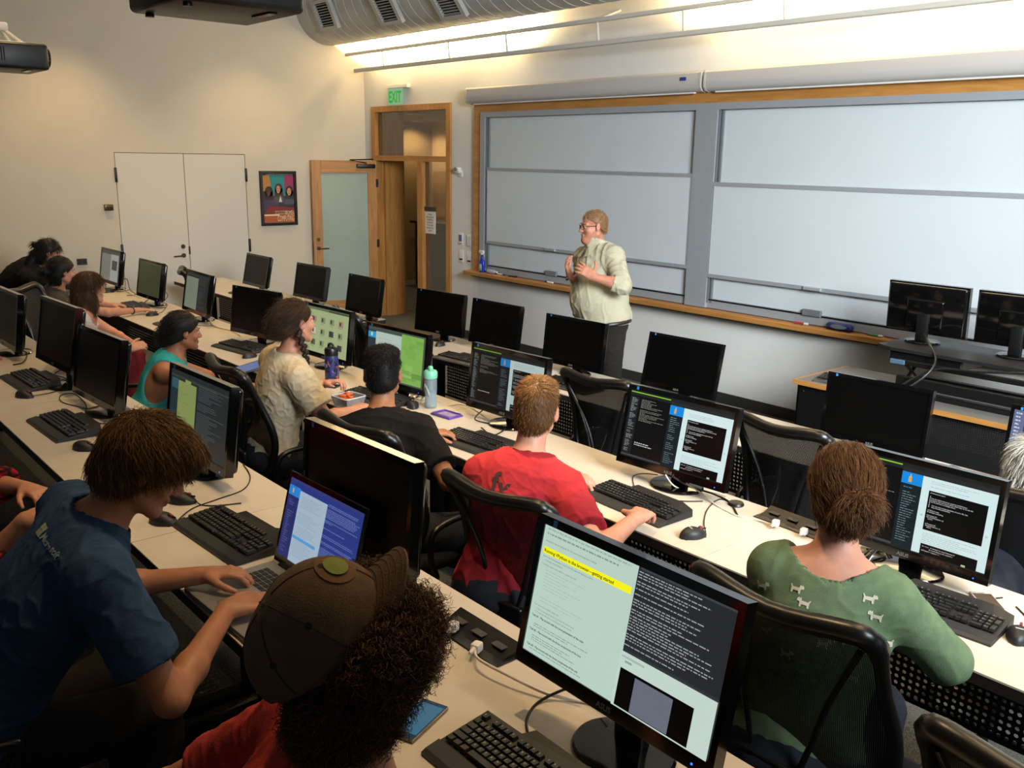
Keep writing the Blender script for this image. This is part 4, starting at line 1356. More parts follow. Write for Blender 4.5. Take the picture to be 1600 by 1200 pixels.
chair(-9.25, 1.95, 0.12, 14, 'empty chair behind the woman dressed in black', 0.5, hz=0.93, arms=False)
chair(-2.44, 0.22, 0.24, 0, 'chair of the boy in blue', 0.3)
chair(-3.62, 0.35, 0.24, 0, 'chair of the person in red plaid', 0.3)
chair(-1.35, 0.22, 0.24, 0, 'chair of the capped curly-haired person', 0.3)
chair(-0.42, 1.93, 0.12, 4, 'empty chair at the bottom corner with rounded back', 0.3)
# ------------------------------------------------------------------ people: smooth implicit bodies turned into one surface
V3 = lambda *a: np.array(a, float)


def unit(v):
    v = np.array(v, float)
    return v / (np.linalg.norm(v) + 1e-12)


def cone(a, b, ra, rb, k=0.02, fd=None, ff=1.0, clips=(), sub=False):
    return ('c', np.array(a, float), np.array(b, float), ra, rb, k, None if fd is None else unit(fd), ff, clips, sub)


def ell(c, rad, R=None, k=0.02, clips=(), sub=False):
    return ('e', np.array(c, float), np.eye(3) if R is None else R, np.array(rad, float), k, clips, sub)


def grow(prims, o, k=None):
    out = []
    for p in prims:
        if p[0] == 'c':
            out.append(('c', p[1], p[2], p[3] + o, p[4] + o, p[5] if k is None else k) + p[6:])
        else:
            out.append(('e', p[1], p[2], p[3] + o, p[4] if k is None else k) + p[5:])
    return out


def field(prims, h, clips=()):
    los, his = [], []
    for p in prims:
        if p[0] == 'c':
            r = max(p[3], p[4]) * max(1, p[7])
            los.append(np.minimum(p[1], p[2]) - r); his.append(np.maximum(p[1], p[2]) + r)
        else:
            r = p[3].max()
            los.append(p[1] - r); his.append(p[1] + r)
    lo = np.min(los, 0) - 4 * h
    hi = np.max(his, 0) + 4 * h
    n = np.ceil((hi - lo) / h).astype(int) + 1
    f = np.full(tuple(n), 0.5, np.float32)
    ax = [lo[i] + h * np.arange(n[i]) for i in range(3)]
    for p, l, u in zip(prims, los, his):
        k = p[5] if p[0] == 'c' else p[4]
        m = k + 3 * h
        i0 = np.maximum(0, np.floor((l - m - lo) / h).astype(int)); i1 = np.minimum(n, np.ceil((u + m - lo) / h).astype(int) + 1)
        if np.any(i1 <= i0):
            continue
        sl = tuple(slice(a, b) for a, b in zip(i0, i1))
        X = ax[0][sl[0]][:, None, None]; Y = ax[1][sl[1]][None, :, None]; Z = ax[2][sl[2]][None, None, :]
        if p[0] == 'c':
            a, b, ra, rb, fd, ff, cl, sub = p[1], p[2], p[3], p[4], p[6], p[7], p[8], p[9]
            ab = b - a
            L2 = ab.dot(ab) + 1e-12
            px, py, pz = X - a[0], Y - a[1], Z - a[2]
            t = np.clip((px * ab[0] + py * ab[1] + pz * ab[2]) / L2, 0, 1)
            qx, qy, qz = px - t * ab[0], py - t * ab[1], pz - t * ab[2]
            if fd is not None:
                c = (qx * fd[0] + qy * fd[1] + qz * fd[2]) * (1 / ff - 1)
                qx, qy, qz = qx + c * fd[0], qy + c * fd[1], qz + c * fd[2]
            d = np.sqrt(qx * qx + qy * qy + qz * qz) - (ra + (rb - ra) * t)
            if ff < 1:
                d = d * (0.5 + 0.5 * ff)
        else:
            c, R, r, cl, sub = p[1], p[2], p[3], p[5], p[6]
            px, py, pz = X - c[0], Y - c[1], Z - c[2]
            q = [(px * R[0, i] + py * R[1, i] + pz * R[2, i]) for i in range(3)]
            k0 = np.sqrt(sum((q[i] / r[i]) ** 2 for i in range(3)))
            k1 = np.sqrt(sum((q[i] / r[i] ** 2) ** 2 for i in range(3))) + 1e-9
            d = k0 * (k0 - 1) / k1
        for (cp, cn) in cl:
            cn = unit(cn)
            d = np.maximum(d, (X - cp[0]) * cn[0] + (Y - cp[1]) * cn[1] + (Z - cp[2]) * cn[2])
        a_ = f[sl]
        if sub:
            b_ = -d
            hh = np.clip(0.5 - 0.5 * (b_ - a_) / k, 0, 1)
            f[sl] = b_ * (1 - hh) + a_ * hh + k * hh * (1 - hh)
        else:
            hh = np.clip(0.5 + 0.5 * (d - a_) / k, 0, 1)
            f[sl] = d * (1 - hh) + a_ * hh - k * hh * (1 - hh)
    if clips:
        X = ax[0][:, None, None]; Y = ax[1][None, :, None]; Z = ax[2][None, None, :]
        for (cp, cn) in clips:
            cn = unit(cn)
            f = np.maximum(f, (X - cp[0]) * cn[0] + (Y - cp[1]) * cn[1] + (Z - cp[2]) * cn[2])
    return f, lo


def nets(f, lo, h):
    s = f < 0
    c = np.zeros(tuple(np.array(f.shape) - 1), np.int8)
    for dx in (0, 1):
        for dy in (0, 1):
            for dz_ in (0, 1):
                c += s[dx:f.shape[0] - 1 + dx, dy:f.shape[1] - 1 + dy, dz_:f.shape[2] - 1 + dz_]
    m = (c > 0) & (c < 8)
    idx = np.argwhere(m)
    if len(idx) == 0:
        return np.zeros((0, 3)), np.zeros((0, 4), int)
    ids = np.full(c.shape, -1, np.int32)
    ids[m] = np.arange(len(idx))
    acc = np.zeros((len(idx), 3)); cnt = np.zeros(len(idx))
    off = [(0, 0, 0), (1, 0, 0), (0, 1, 0), (1, 1, 0), (0, 0, 1), (1, 0, 1), (0, 1, 1), (1, 1, 1)]
    val = [f[idx[:, 0] + o[0], idx[:, 1] + o[1], idx[:, 2] + o[2]] for o in off]
    for a in range(8):
        for b in range(a + 1, 8):
            d = np.array(off[b]) - np.array(off[a])
            if abs(d).sum() != 1:
                continue
            va, vb = val[a], val[b]
            x = (va < 0) != (vb < 0)
            t = np.where(x, va / np.where(x, va - vb, 1), 0)
            acc[x] += (np.array(off[a]) + t[x, None] * d)
            cnt[x] += 1
    vs = lo + (idx + acc / cnt[:, None]) * h
    faces = []
    for axn in range(3):
        o1, o2 = [(1, 2), (2, 0), (0, 1)][axn]
        sa = [slice(1, -1)] * 3; sb = [slice(1, -1)] * 3
        sa[axn] = slice(0, -1); sb[axn] = slice(1, None)
        A, B = s[tuple(sa)], s[tuple(sb)]
        e = np.argwhere(A != B)
        if len(e) == 0:
            continue
        inside = A[tuple(e.T)]
        base = e.copy()
        base[:, o1] += 1; base[:, o2] += 1
        base[:, axn] += 0
        q = []
        for d1, d2 in ((-1, -1), (0, -1), (0, 0), (-1, 0)):
            k = base.copy(); k[:, o1] += d1; k[:, o2] += d2
            q.append(ids[tuple(k.T)])
        q = np.stack(q, 1)
        q[~inside] = q[~inside][:, ::-1]
        faces.append(q)
    F = np.concatenate(faces)
    F = F[(F >= 0).all(1)]
    return vs, F


def vnormals(vs, F):
    n = np.cross(vs[F[:, 2]] - vs[F[:, 0]], vs[F[:, 3]] - vs[F[:, 1]])
    out = np.zeros_like(vs)
    for i in range(4):
        np.add.at(out, F[:, i], n)
    return out / (np.linalg.norm(out, axis=1, keepdims=True) + 1e-12)


def folds(vs, seed, amp, freq=22.0, axis=None, aniso=0.35):
    R = np.random.RandomState(seed)
    out = np.zeros(len(vs))
    for oct_, (fm, am) in enumerate(((1.5, 0.75), (3.2, 0.45))):
        d = np.zeros(len(vs))
        for i in range(5):
            k = unit(R.normal(size=3)) * freq * fm * R.uniform(0.6, 1.5)
            w_ = vs + 0.035 * np.sin(vs[:, [1, 2, 0]] * 11 + R.uniform(0, 6, 3))
            d += np.sin(w_ @ k + R.uniform(0, 6.28))
        d /= 1.6
        mask = 0.35 + 0.65 * (0.5 + 0.5 * np.sin(vs @ (unit(R.normal(size=3)) * 12) + R.uniform(0, 6)))
        out += amp * am * (np.clip(1 - np.abs(d) * 1.3, 0, 1) ** 1.6 - 0.3) * mask
    return out


def skin_mesh(name, prims, h, mat_, parent, fold=None, clips=(), smooth_it=0):
    f, lo = field(prims, h, clips)
    vs, F = nets(f, lo, h)
    if fold:
        vs = vs + vnormals(vs, F) * folds(vs, *fold)[:, None]
    me = bpy.data.meshes.new(name)
    me.vertices.add(len(vs)); me.vertices.foreach_set('co', vs.astype(np.float32).ravel())
    me.loops.add(F.size); me.loops.foreach_set('vertex_index', F.astype(np.int32).ravel())
    me.polygons.add(len(F)); me.polygons.foreach_set('loop_start', np.arange(0, F.size, 4, dtype=np.int32))
    me.polygons.foreach_set('use_smooth', np.ones(len(F), bool))
    me.materials.append(mat_)
    me.update(calc_edges=True)
    o = obj(name, me, parent)
    o['_n'] = len(vs)
    del o['_n']
    return o, vs, F


def head_R(yaw, pitch=0.0, roll=0.0):
    """Columns: right, forward, up. yaw CCW from +Y, pitch down positive, roll towards own left positive (degrees)."""
    y, p, r = (math.radians(a) for a in (yaw, pitch, roll))
    M = Matrix.Rotation(y, 3, 'Z') @ Matrix.Rotation(-p, 3, 'X') @ Matrix.Rotation(-r, 3, 'Y')
    return np.array(M)


def head_prims(c, R, s=1.0, fem=False, jaw=1.0, ears=True, fat=0.0):
    L = lambda x, y, z: np.array(c) + R @ (np.array((x, y, z)) * s)
    e = lambda x, y, z, a, b, d, k=0.012, sub=False: ell(L(x, y, z), np.array((a, b, d)) * s, R, k * s, (), sub)
    j = jaw
    P = [e(0, -0.016, 0.032, 0.075, 0.094, 0.086), e(0, 0.022, -0.030, 0.061 + fat * 0.4, 0.066, 0.080, 0.02)]
    for q in (-1, 1):
        P.append(cone(L(q * 0.055 * j, -0.008, -0.055), L(q * 0.018, 0.066, -0.100), (0.018 + fat) * s, (0.017 + fat) * s, 0.025 * s))
        P.append(e(q * 0.040, 0.060, -0.030, 0.022 + fat * 0.5, 0.018, 0.020, 0.018))
        P.append(cone(L(q * 0.008, 0.084, 0.016), L(q * 0.048, 0.070, 0.018), 0.008 * s, 0.007 * s, 0.014 * s))
    P.append(e(0, 0.076, -0.100, 0.019, 0.016, 0.015, 0.018))
    if fat:
        P.append(e(0, 0.03, -0.115, 0.05, 0.05, 0.03, 0.03))
    for q in (-1, 1):
        P.append(e(q * 0.031, 0.093, 0.0, 0.014, 0.011, 0.010, 0.010, True))
    P.append(cone(L(0, 0.082, 0.008), L(0, 0.104, -0.030), 0.0075 * s, 0.0125 * s, 0.010 * s))
    for q in (-1, 1):
        P.append(e(q * 0.012, 0.095, -0.035, 0.009, 0.010, 0.008, 0.006))
    P.append(e(0, 0.086, -0.061, 0.023, 0.010, 0.0065, 0.006))
    P.append(e(0, 0.084, -0.073, 0.020, 0.010, 0.0070, 0.006))
    for q in (-1, 1):
        P.append(cone(L(q * 0.026, 0.083, 0.006), L(q * 0.039, 0.076, 0.003), 0.0065 * s, 0.005 * s, 0.006 * s))
    if ears:
        for q in (-1, 1):
            Re = R @ np.array(Matrix.Rotation(q * -0.35, 3, 'Z') @ Matrix.Rotation(0.15, 3, 'X'))
            P.append(ell(L(q * 0.080, -0.012, -0.004), np.array((0.008, 0.020, 0.032)) * s, Re, 0.006 * s))
            P.append(ell(L(q * 0.078, -0.006, -0.026), np.array((0.007, 0.011, 0.012)) * s, Re, 0.006 * s))
            P.append(ell(L(q * 0.091, -0.008, 0.002), np.array((0.006, 0.011, 0.018)) * s, Re, 0.004 * s, (), True))
    return P


def hand_prims(wr, d, n, side, curl=25, spread=6, s=1.0, thumb=30, curls=None, palm=None):
    """wr wrist, d pointing to the knuckles, n out of the hand's back, side=+1 when the thumb lies towards cross(d, n)."""
    wr = np.array(wr, float); d = unit(d); n = np.array(n, float); n = unit(n - d * np.dot(n, d))
    t = np.cross(d, n) * side          # towards the thumb
    P = [cone(wr, wr + d * 0.03 * s, 0.026 * s, 0.030 * s, 0.015, n, 0.72)]
    for u in (-0.028, -0.009, 0.010, 0.028):
        P.append(cone(wr + d * 0.02 * s + t * u * 0.7 * s, wr + d * (0.088 - abs(u) * 0.25) * s + t * u * s, 0.0155 * s, 0.0125 * s, 0.012, n, 0.9))
    lens = {0.028: 0.072, 0.010: 0.082, -0.009: 0.076, -0.028: 0.060}
    for i, u in enumerate((0.028, 0.010, -0.009, -0.028)):
        cu = curl if curls is None else curls[i]
        p = wr + d * (0.088 - abs(u) * 0.25) * s + t * u * s
        sp = math.radians(spread) * (u / 0.028)
        base = d * math.cos(sp) + t * math.sin(sp)
        ang = 0.0
        for j, fr in enumerate((0.44, 0.31, 0.25)):
            ang += math.radians(cu * (0.7, 1.0, 0.7)[j])
            v = base * math.cos(ang) - n * math.sin(ang)
            q = p + v * lens[u] * fr * s
            r0, r1 = (0.0095, 0.0088, 0.0080, 0.0068)[j:j + 2]
            P.append(cone(p, q, r0 * s, r1 * s, 0.004))
            p = q
    a = math.radians(thumb)
    p = wr + d * 0.022 * s + t * 0.022 * s
    v = unit(d * math.cos(a + 0.35) + t * math.sin(a + 0.35) - n * 0.25)
    q = p + v * 0.045 * s
    P.append(cone(p, q, 0.017 * s, 0.0115 * s, 0.010))
    v = unit(d * math.cos(a) + t * math.sin(a) - n * 0.35)
    r_ = q + v * 0.032 * s
    P.append(cone(q, r_, 0.0108 * s, 0.0098 * s, 0.004))
    v = unit(d * math.cos(a - 0.3) + t * math.sin(a - 0.3) - n * 0.4)
    P.append(cone(r_, r_ + v * 0.026 * s, 0.0098 * s, 0.0075 * s, 0.004))
    return P


def frame_of(J):
    up = unit(J['nk'] - J['pel'])
    r = unit(J['shR'] - J['shL'])
    r = unit(r - up * np.dot(r, up))
    f = np.cross(up, r)
    return r, f, up


def torso_prims(J, w=1.0, d=1.0, belly=0.0, bust=0.0):
    r, f, up = frame_of(J)
    R = np.stack([r, f, up], 1)
    pel, nk = J['pel'], J['nk']
    L = np.linalg.norm(nk - pel)
    P = [ell(pel + up * 0.02, (0.175 * w, 0.125 * d, 0.12), R, 0.05)]
    P.append(cone(pel + up * 0.05, pel + up * L * 0.62, 0.148 * w, 0.155 * w, 0.06, f, 0.74 * d))
    P.append(ell(pel + up * L * 0.66 - f * 0.005, (0.168 * w, 0.112 * d, 0.16), R, 0.06))
    P.append(ell(pel + up * L * 0.86 - f * 0.012, (0.150 * w, 0.085 * d, 0.085), R, 0.06))
    for k in ('shL', 'shR'):
        P.append(cone(nk - up * 0.035, J[k], 0.058, 0.060 * w, 0.05))
    if belly:
        P.append(ell(pel + up * 0.18 + f * belly * 0.45, (0.175 * w, 0.12 + belly * 0.5, 0.20), R, 0.06))
    if bust:
        for q in (-1, 1):
            P.append(ell(pel + up * L * 0.64 + f * 0.085 * d + r * q * 0.075, (0.06, 0.05 + bust, 0.06), R, 0.03))
    return P


def limb_prims(J, w=1.0):
    P = [cone(J['nk'] - frame_of(J)[2] * 0.04, J['hd'] + (J['nk'] - J['hd']) * 0.35, 0.062 * w, 0.054 * w, 0.03)]
    for s in 'LR':
        P.append(cone(J['sh' + s], J['el' + s], 0.054 * w, 0.041 * w, 0.03))
        m = J['el' + s] * 0.68 + J['wr' + s] * 0.32
        P.append(cone(J['el' + s], m, 0.040 * w, 0.040 * w, 0.02))
        P.append(cone(m, J['wr' + s], 0.039 * w, 0.026 * w, 0.02))
    return P


def leg_prims(J, w=1.0):
    P = []
    for s in 'LR':
        P.append(cone(J['hp' + s], J['kn' + s], 0.088 * w, 0.062 * w, 0.04))
        m = J['kn' + s] * 0.65 + J['an' + s] * 0.35
        P.append(cone(J['kn' + s], m, 0.060 * w, 0.058 * w, 0.02))
        P.append(cone(m, J['an' + s], 0.057 * w, 0.040 * w, 0.02))
    return P


def foot_prims(J, f, s_=1.0):
    P = []
    for s in 'LR':
        a = J['an' + s]
        z = a[2] - 0.055
        h_ = V3(a[0], a[1], z) - f * 0.04
        P.append(cone(h_, V3(a[0], a[1], z) + f * 0.13, 0.040 * s_, 0.036 * s_, 0.02))
        P.append(cone(a, h_ + f * 0.03, 0.042, 0.042, 0.02))
    return P


def skin_mat(name, c):
    m = mat(name, c, 0.5, noise=0.07, scale=25, bump=0.04, bscale=160)
    b = m.node_tree.nodes['Principled BSDF']
    b.inputs['Subsurface Weight'].default_value = 0.08
    b.inputs['Subsurface Radius'].default_value = (0.02, 0.008, 0.004)
    return m


def cloth_mat(name, c, rough=0.9, noise=0.10):
    return mat(name, c, rough, noise=noise, scale=35, bump=0.25, bscale=420, spec=0.25)


def hair_mat(name, c, c2):
    """Hair whose strands differ a little from one to the next."""
    m = mat(name, c, 0.5, spec=0.3)
    nt = m.node_tree
    b = nt.nodes['Principled BSDF']
    a = nt.nodes.new('ShaderNodeAttribute'); a.attribute_name = 'tint'
    r = nt.nodes.new('ShaderNodeValToRGB')
    r.color_ramp.elements[0].color = (*[v * 0.75 for v in lin(c)], 1)
    r.color_ramp.elements[1].color = (*[min(1, v * 1.25) for v in lin(c2)], 1)
    nt.links.new(a.outputs['Fac'], r.inputs['Fac'])
    nt.links.new(r.outputs['Color'], b.inputs['Base Color'])
    return m


def strands(name, vs, ns, n, flow, mat_, parent, length=0.05, segs=4, rad=0.0007, lift=0.25, curl=0.0, turns=2.0, seed=1, pick=None, jitter=0.25, centre=None, hug=0.0):
    """Fine hair strands grown from points of a hair surface along a flow direction."""
    R = np.random.RandomState(seed)
    c = np.arange(len(vs)) if pick is None else np.where(pick)[0]
    if len(c) == 0:
        return None
    i = R.choice(c, n)
    p = vs[i] + R.normal(size=(n, 3)) * 0.002
    nr = ns[i]
    Ls = length * R.uniform(0.5, 1.25, n)
    ts = np.linspace(0, 1, segs + 1)
    path = [p.copy()]
    for k in range(segs):
        fl = flow(path[-1]) + R.normal(size=(n, 3)) * jitter
        fl = fl - nr * (fl * nr).sum(1, keepdims=True) * (1 - 0.3)
        fl /= np.linalg.norm(fl, axis=1, keepdims=True) + 1e-9
        step = fl + nr * lift * (1 - ts[k] * 1.4)
        q = path[-1] + step * (Ls / segs)[:, None]
        path.append(q)
    P = np.stack(path, 1)         # n, segs+1, 3
    if curl:
        ph = R.uniform(0, 6.28, n)
        t_ = P[:, 1:] - P[:, :-1]; t_ = np.concatenate([t_, t_[:, -1:]], 1)
        t_ /= np.linalg.norm(t_, axis=2, keepdims=True) + 1e-9
        a = np.cross(t_, np.broadcast_to(R.normal(size=(n, 1, 3)), t_.shape)); a /= np.linalg.norm(a, axis=2, keepdims=True) + 1e-9
        b = np.cross(t_, a)
        w_ = ph[:, None] + ts[None] * turns * 6.28
        P = P + curl * (np.cos(w_)[..., None] * a + np.sin(w_)[..., None] * b) * np.minimum(1, ts * 4)[None, :, None]
    t_ = P[:, 1:] - P[:, :-1]; t_ = np.concatenate([t_, t_[:, -1:]], 1)
    t_ /= np.linalg.norm(t_, axis=2, keepdims=True) + 1e-9
    ref = np.broadcast_to(R.normal(size=(n, 1, 3)), t_.shape)
    a = np.cross(t_, ref); a /= np.linalg.norm(a, axis=2, keepdims=True) + 1e-9
    b = np.cross(t_, a)
    rr = (rad * (1 - 0.75 * ts))[None, :, None]
    ring = np.stack([P + rr * (math.cos(x) * a + math.sin(x) * b) for x in (0, 2.094, 4.189)], 2)   # n, s+1, 3, 3
    V = ring.reshape(-1, 3)
    S1 = segs + 1
    base = (np.arange(n) * S1 * 3)[:, None, None] + (np.arange(segs) * 3)[None, :, None] + np.arange(3)[None, None, :]
    nxt = (np.arange(n) * S1 * 3)[:, None, None] + (np.arange(segs) * 3)[None, :, None] + ((np.arange(3) + 1) % 3)[None, None, :]
    F = np.stack([base, nxt, nxt + 3, base + 3], -1).reshape(-1, 4)
    me = bpy.data.meshes.new(name)
    me.vertices.add(len(V)); me.vertices.foreach_set('co', V.astype(np.float32).ravel())
    me.loops.add(F.size); me.loops.foreach_set('vertex_index', F.astype(np.int32).ravel())
    me.polygons.add(len(F)); me.polygons.foreach_set('loop_start', np.arange(0, F.size, 4, dtype=np.int32))
    me.polygons.foreach_set('use_smooth', np.ones(len(F), bool))
    at_ = me.attributes.new('tint', 'FLOAT', 'POINT')
    at_.data.foreach_set('value', np.repeat(R.uniform(0, 1, n).astype(np.float32) ** 1.5, (segs + 1) * 3))
    me.materials.append(mat_)
    me.update(calc_edges=True)
    o = obj(name, me, parent)
    o['kind'] = 'stuff'
    return o


def joints(pel, hd, yaw, look=(None, 0, 0), sw=0.19, elL=None, elR=None, wrL=None, wrR=None, legs='sit', knees=None, fz=0.12, neck=0.165, hs=1.0, shdrop=0.075, shyaw=0.0, Rover=None, nk=None):
    pel = np.array(pel, float); hd = np.array(hd, float)
    y = math.radians(yaw)
    f = V3(-math.sin(y), math.cos(y), 0); r = V3(math.cos(y), math.sin(y), 0)
    J = dict(pel=pel, hd=hd)
    R = head_R(look[0] if look[0] is not None else yaw, look[1], look[2]) if Rover is None else Rover
    back = unit(hd - pel)
    J['nk'] = hd - (0.55 * R[:, 2] + 0.45 * back) * neck - R[:, 1] * 0.028
    if nk is not None:
        J['nk'] = np.array(nk, float)
    up = unit(J['nk'] - pel)
    y2 = y + math.radians(shyaw)
    rs = V3(math.cos(y2), math.sin(y2), 0); rs = unit(rs - up * rs.dot(up))
    J['shL'] = J['nk'] - up * shdrop - rs * sw
    J['shR'] = J['nk'] - up * shdrop + rs * sw
    J['f'], J['r'] = f, r
    for s, q in (('L', -1), ('R', 1)):
        J['hp' + s] = pel + r * q * 0.09 - V3(0, 0, 0.02)
        if legs == 'sit':
            J['kn' + s] = pel + r * q * 0.13 + f * 0.43 - V3(0, 0, 0.02)
            J['an' + s] = V3(*(J['kn' + s][:2] + f[:2] * 0.02), fz + 0.085)
        else:
            J['kn' + s] = pel + r * q * 0.10 + f * 0.01 - V3(0, 0, 0.42)
            J['an' + s] = V3(*(J['kn' + s][:2] - f[:2] * 0.03), fz + 0.085)
    e = dict(L=(elL, wrL), R=(elR, wrR))
    for s, q in (('L', -1), ('R', 1)):
        el, wr = e[s]
        sh = J['sh' + s]
        el = sh - V3(0, 0, 0.24) + f * 0.12 + r * q * 0.05 if el is None else np.array(el, float)
        wr = el + f * 0.22 - r * q * 0.06 if wr is None else np.array(wr, float)
        # keep the bone lengths human
        J['el' + s], J['wr' + s] = el, wr
    if knees:
        J.update(knees)
    J['R'] = R
    return J


def sleeve(J, s, frac, r0=0.066, r1=0.058, below=0.0):
    """Sleeve from the shoulder down to a fraction of the upper arm (over 1: on to the forearm)."""
    sh, el, wr = J['sh' + s], J['el' + s], J['wr' + s]
    if frac <= 1:
        e = sh + (el - sh) * frac
        return [cone(sh, sh + (el - sh) * min(1.0, frac + 0.25), r0, r1, 0.035, None, 1.0, ((e, el - sh),))]
    e = el + (wr - el) * (frac - 1)
    return [cone(sh, el, r0, r1, 0.035), cone(el, el + (wr - el) * min(1, frac - 0.85), r1, r1 * 0.86, 0.02, None, 1.0, ((e, wr - el),))]


def eyes(J, parent, s=1.0, iris='#4a3420', brow=None, browcol='#3a2a1c'):
    c, R = J['hd'], J['R']
    T = Matrix.Identity(4)
    vs = lambda x, y, z: Vector(c + R @ (np.array((x, y, z)) * s))
    R4 = Matrix([list(R[0]) + [c[0]], list(R[1]) + [c[1]], list(R[2]) + [c[2]], [0, 0, 0, 1]])
    S = Matrix.Scale(s, 4)
    for q in (-1, 1):
        b = MB()
        prof = [(0.0118 * math.sin(a), 0.0118 * math.cos(a)) for a in np.linspace(math.pi, 0, 9)]
        TT = R4 @ S @ Matrix.Translation((q * 0.031, 0.0745, 0.0)) @ Matrix.Rotation(math.radians(-90), 4, 'X')
        b.lathe(prof, 14, (0, 0, 0), TT, 0)
        b.lathe([(0.0055, 0.0107), (0.0035, 0.0118), (0, 0.0121)], 12, (0, 0, 0), TT, 1)
        b.build('eye', [mat('eye_white', '#cfc6bc', 0.25), mat('iris_' + iris.strip('#'), iris, 0.15)], parent, 60)
        MB().tube([vs(q * 0.012, 0.0915, 0.017), vs(q * 0.030, 0.089, 0.023), vs(q * 0.047, 0.076, 0.019)], [0.0028 * s, 0.0034 * s, 0.0016 * s], 6).build('eyebrow', mat('brow_' + browcol.strip('#'), browcol, 0.8), parent, 60)


def decal(name, polys, origin, xd, yd, target, mat_, parent, off=0.0022, back=0.25):
    """Print lying on cloth: 2-D polygons pressed onto the target surface."""
    from mathutils.bvhtree import BVHTree
    vs_, F_ = target
    bvh = BVHTree.FromPolygons([Vector(v) for v in vs_], [tuple(int(i) for i in f) for f in F_])
    o, x, y = Vector(origin), Vector(xd).normalized(), Vector(yd)
    y = (y - x * y.dot(x)).normalized()
    n = x.cross(y)
    b = MB()
    for vv, ff in polys:
        out = []
        for u, v in vv:
            p = o + x * u + y * v
            h = bvh.ray_cast(p + n * back, -n, back * 2)
            q = h[0] if h[0] is not None else p
            nn = h[1] if h[0] is not None else n
            if nn.dot(n) < 0:
                nn = -nn
            out.append(q + nn * off)
        b.add(out, ff)
    return b.build(name, mat_, parent)


def subdiv_poly(pts, n=3):
    out = []
    for i in range(len(pts)):
        a, b = pts[i], pts[(i + 1) % len(pts)]
        for k in range(n):
            out.append((a[0] + (b[0] - a[0]) * k / n, a[1] + (b[1] - a[1]) * k / n))
    return out


def flow_from(R, c, kind='down'):
    """Combing directions in world space: away from the crown, falling."""
    crown = np.array(c) + R @ np.array((0, -0.045, 0.10))
    up, fw, rt = R[:, 2], R[:, 1], R[:, 0]

    def f(p):
        d = p - crown
        d = d / (np.linalg.norm(d, axis=1, keepdims=True) + 1e-6)
        if kind == 'down':
            return d - up * 0.4
        if kind == 'forward':
            yl = (p - np.array(c)) @ fw
            return d * 0.6 + fw * 0.5 - up * (0.25 + 1.5 * np.clip((yl - 0.045) / 0.05, 0, 1))[:, None]
        if kind == 'back':
            return -fw * 0.9 - up * 0.35 + d * 0.1
        if kind == 'fall':
            return d * 0.35 - V3(0, 0, 1) * 1.0
        return d
    return f


def hair_cap(J, s=1.0, t=0.012, front=(0.088, 0.062), nape=(-0.085, -0.075), extra=(), sides=0.0):
    """Hair mass over the skull, cut at the hairline (local y, z of forehead and nape)."""
    c, R = J['hd'], J['R']
    L = lambda x, y, z: np.array(c) + R @ (np.array((x, y, z)) * s)
    (y0, z0), (y1, z1) = front, nape
    d = np.array((0, y0 - y1, z0 - z1))
    n = np.array((0, -(z0 - z1), (y0 - y1)))        # points to the hair side (up and back)
    cl = ((L(0, y0, z0), -(R @ unit(n))),)
    P = [ell(L(0, -0.016, 0.030), np.array((0.0755 + t, 0.094 + t, 0.087 + t)) * s, R, 0.015, cl)]
    P.append(ell(L(0, -0.055, -0.035), np.array((0.066 + t * 0.8, 0.052 + t, 0.06)) * s, R, 0.03, cl))
    return P, L


def view_R(px, py, U, Fw):
    """Head axes from how the head stands to the line of sight: U = crown, Fw = face, each (to the side, upwards, towards the eye)."""
    tw = -unit(ray(px, py))
    rt = unit(_r - tw * _r.dot(tw))
    up = np.cross(tw, rt)
    m = lambda v: rt * v[0] + up * v[1] + tw * v[2]
    u = unit(m(U)); w_ = m(Fw); w_ = unit(w_ - u * w_.dot(u))
    return np.stack([np.cross(w_, u), w_, u], 1)


def tip(R, deg):
    """Rotate the head axes about its own right axis; positive tips the face down."""
    return R @ np.array(Matrix.Rotation(math.radians(-deg), 3, 'X'))
# ------------------------------------------------------------------ the people
SKIN_LIGHT = skin_mat('skin_light', '#c2876a')
SKIN_PALE = skin_mat('skin_pale', '#c98f76')
SKIN_TAN = skin_mat('skin_tan', '#a8704c')
SKIN_WARM = skin_mat('skin_warm', '#b47a58')
M_LIP = mat('lip', '#9a5548', 0.4)


def person(name, label, base):
    t = thing(name, label, 'person', base)
    return t


def finish(t):
    for ch in t.children:
        ch.location = Vector(ch.location) - t.location


def shoe(J, f, t, col='#1a1a1c'):
    skin_mesh('shoes', grow(foot_prims(J, f), 0.012), 0.009, mat('shoe_' + col.strip('#'), col, 0.6), t)


def trousers(J, t, col, h=0.010, o=0.016, clips=(), name='trousers', m=None, pw=1.0):
    r, f, up = frame_of(J)
    R = np.stack([r, f, up], 1)
    P = grow(leg_prims(J), o)
    if clips:
        P = [p[:8] + (tuple(clips),) + p[9:] if p[0] == 'c' else p for p in P]
    P.append(ell(J['pel'] + V3(0, 0, 0.0), (0.19 * pw, 0.15 * pw, 0.13), R, 0.05))
    return skin_mesh(name, P, h, m or cloth_mat('cloth_' + col.strip('#'), col), t, (5, 0.006, 26))


def ponytail_curve(pts, r0, r1, k=0.015):
    P = []
    n = len(pts)
    for i in range(n - 1):
        a = r0 + (r1 - r0) * i / (n - 1); b = r0 + (r1 - r0) * (i + 1) / (n - 1)
        P.append(cone(pts[i], pts[i + 1], a, b, k))
    return P


CREW = lambda J, z=0.0, rad=0.075: cone(J['nk'] + (J['hd'] - J['nk']) * -0.1 + V3(0, 0, z), J['hd'], rad, rad * 1.1, 0.006, None, 1.0, (), True)

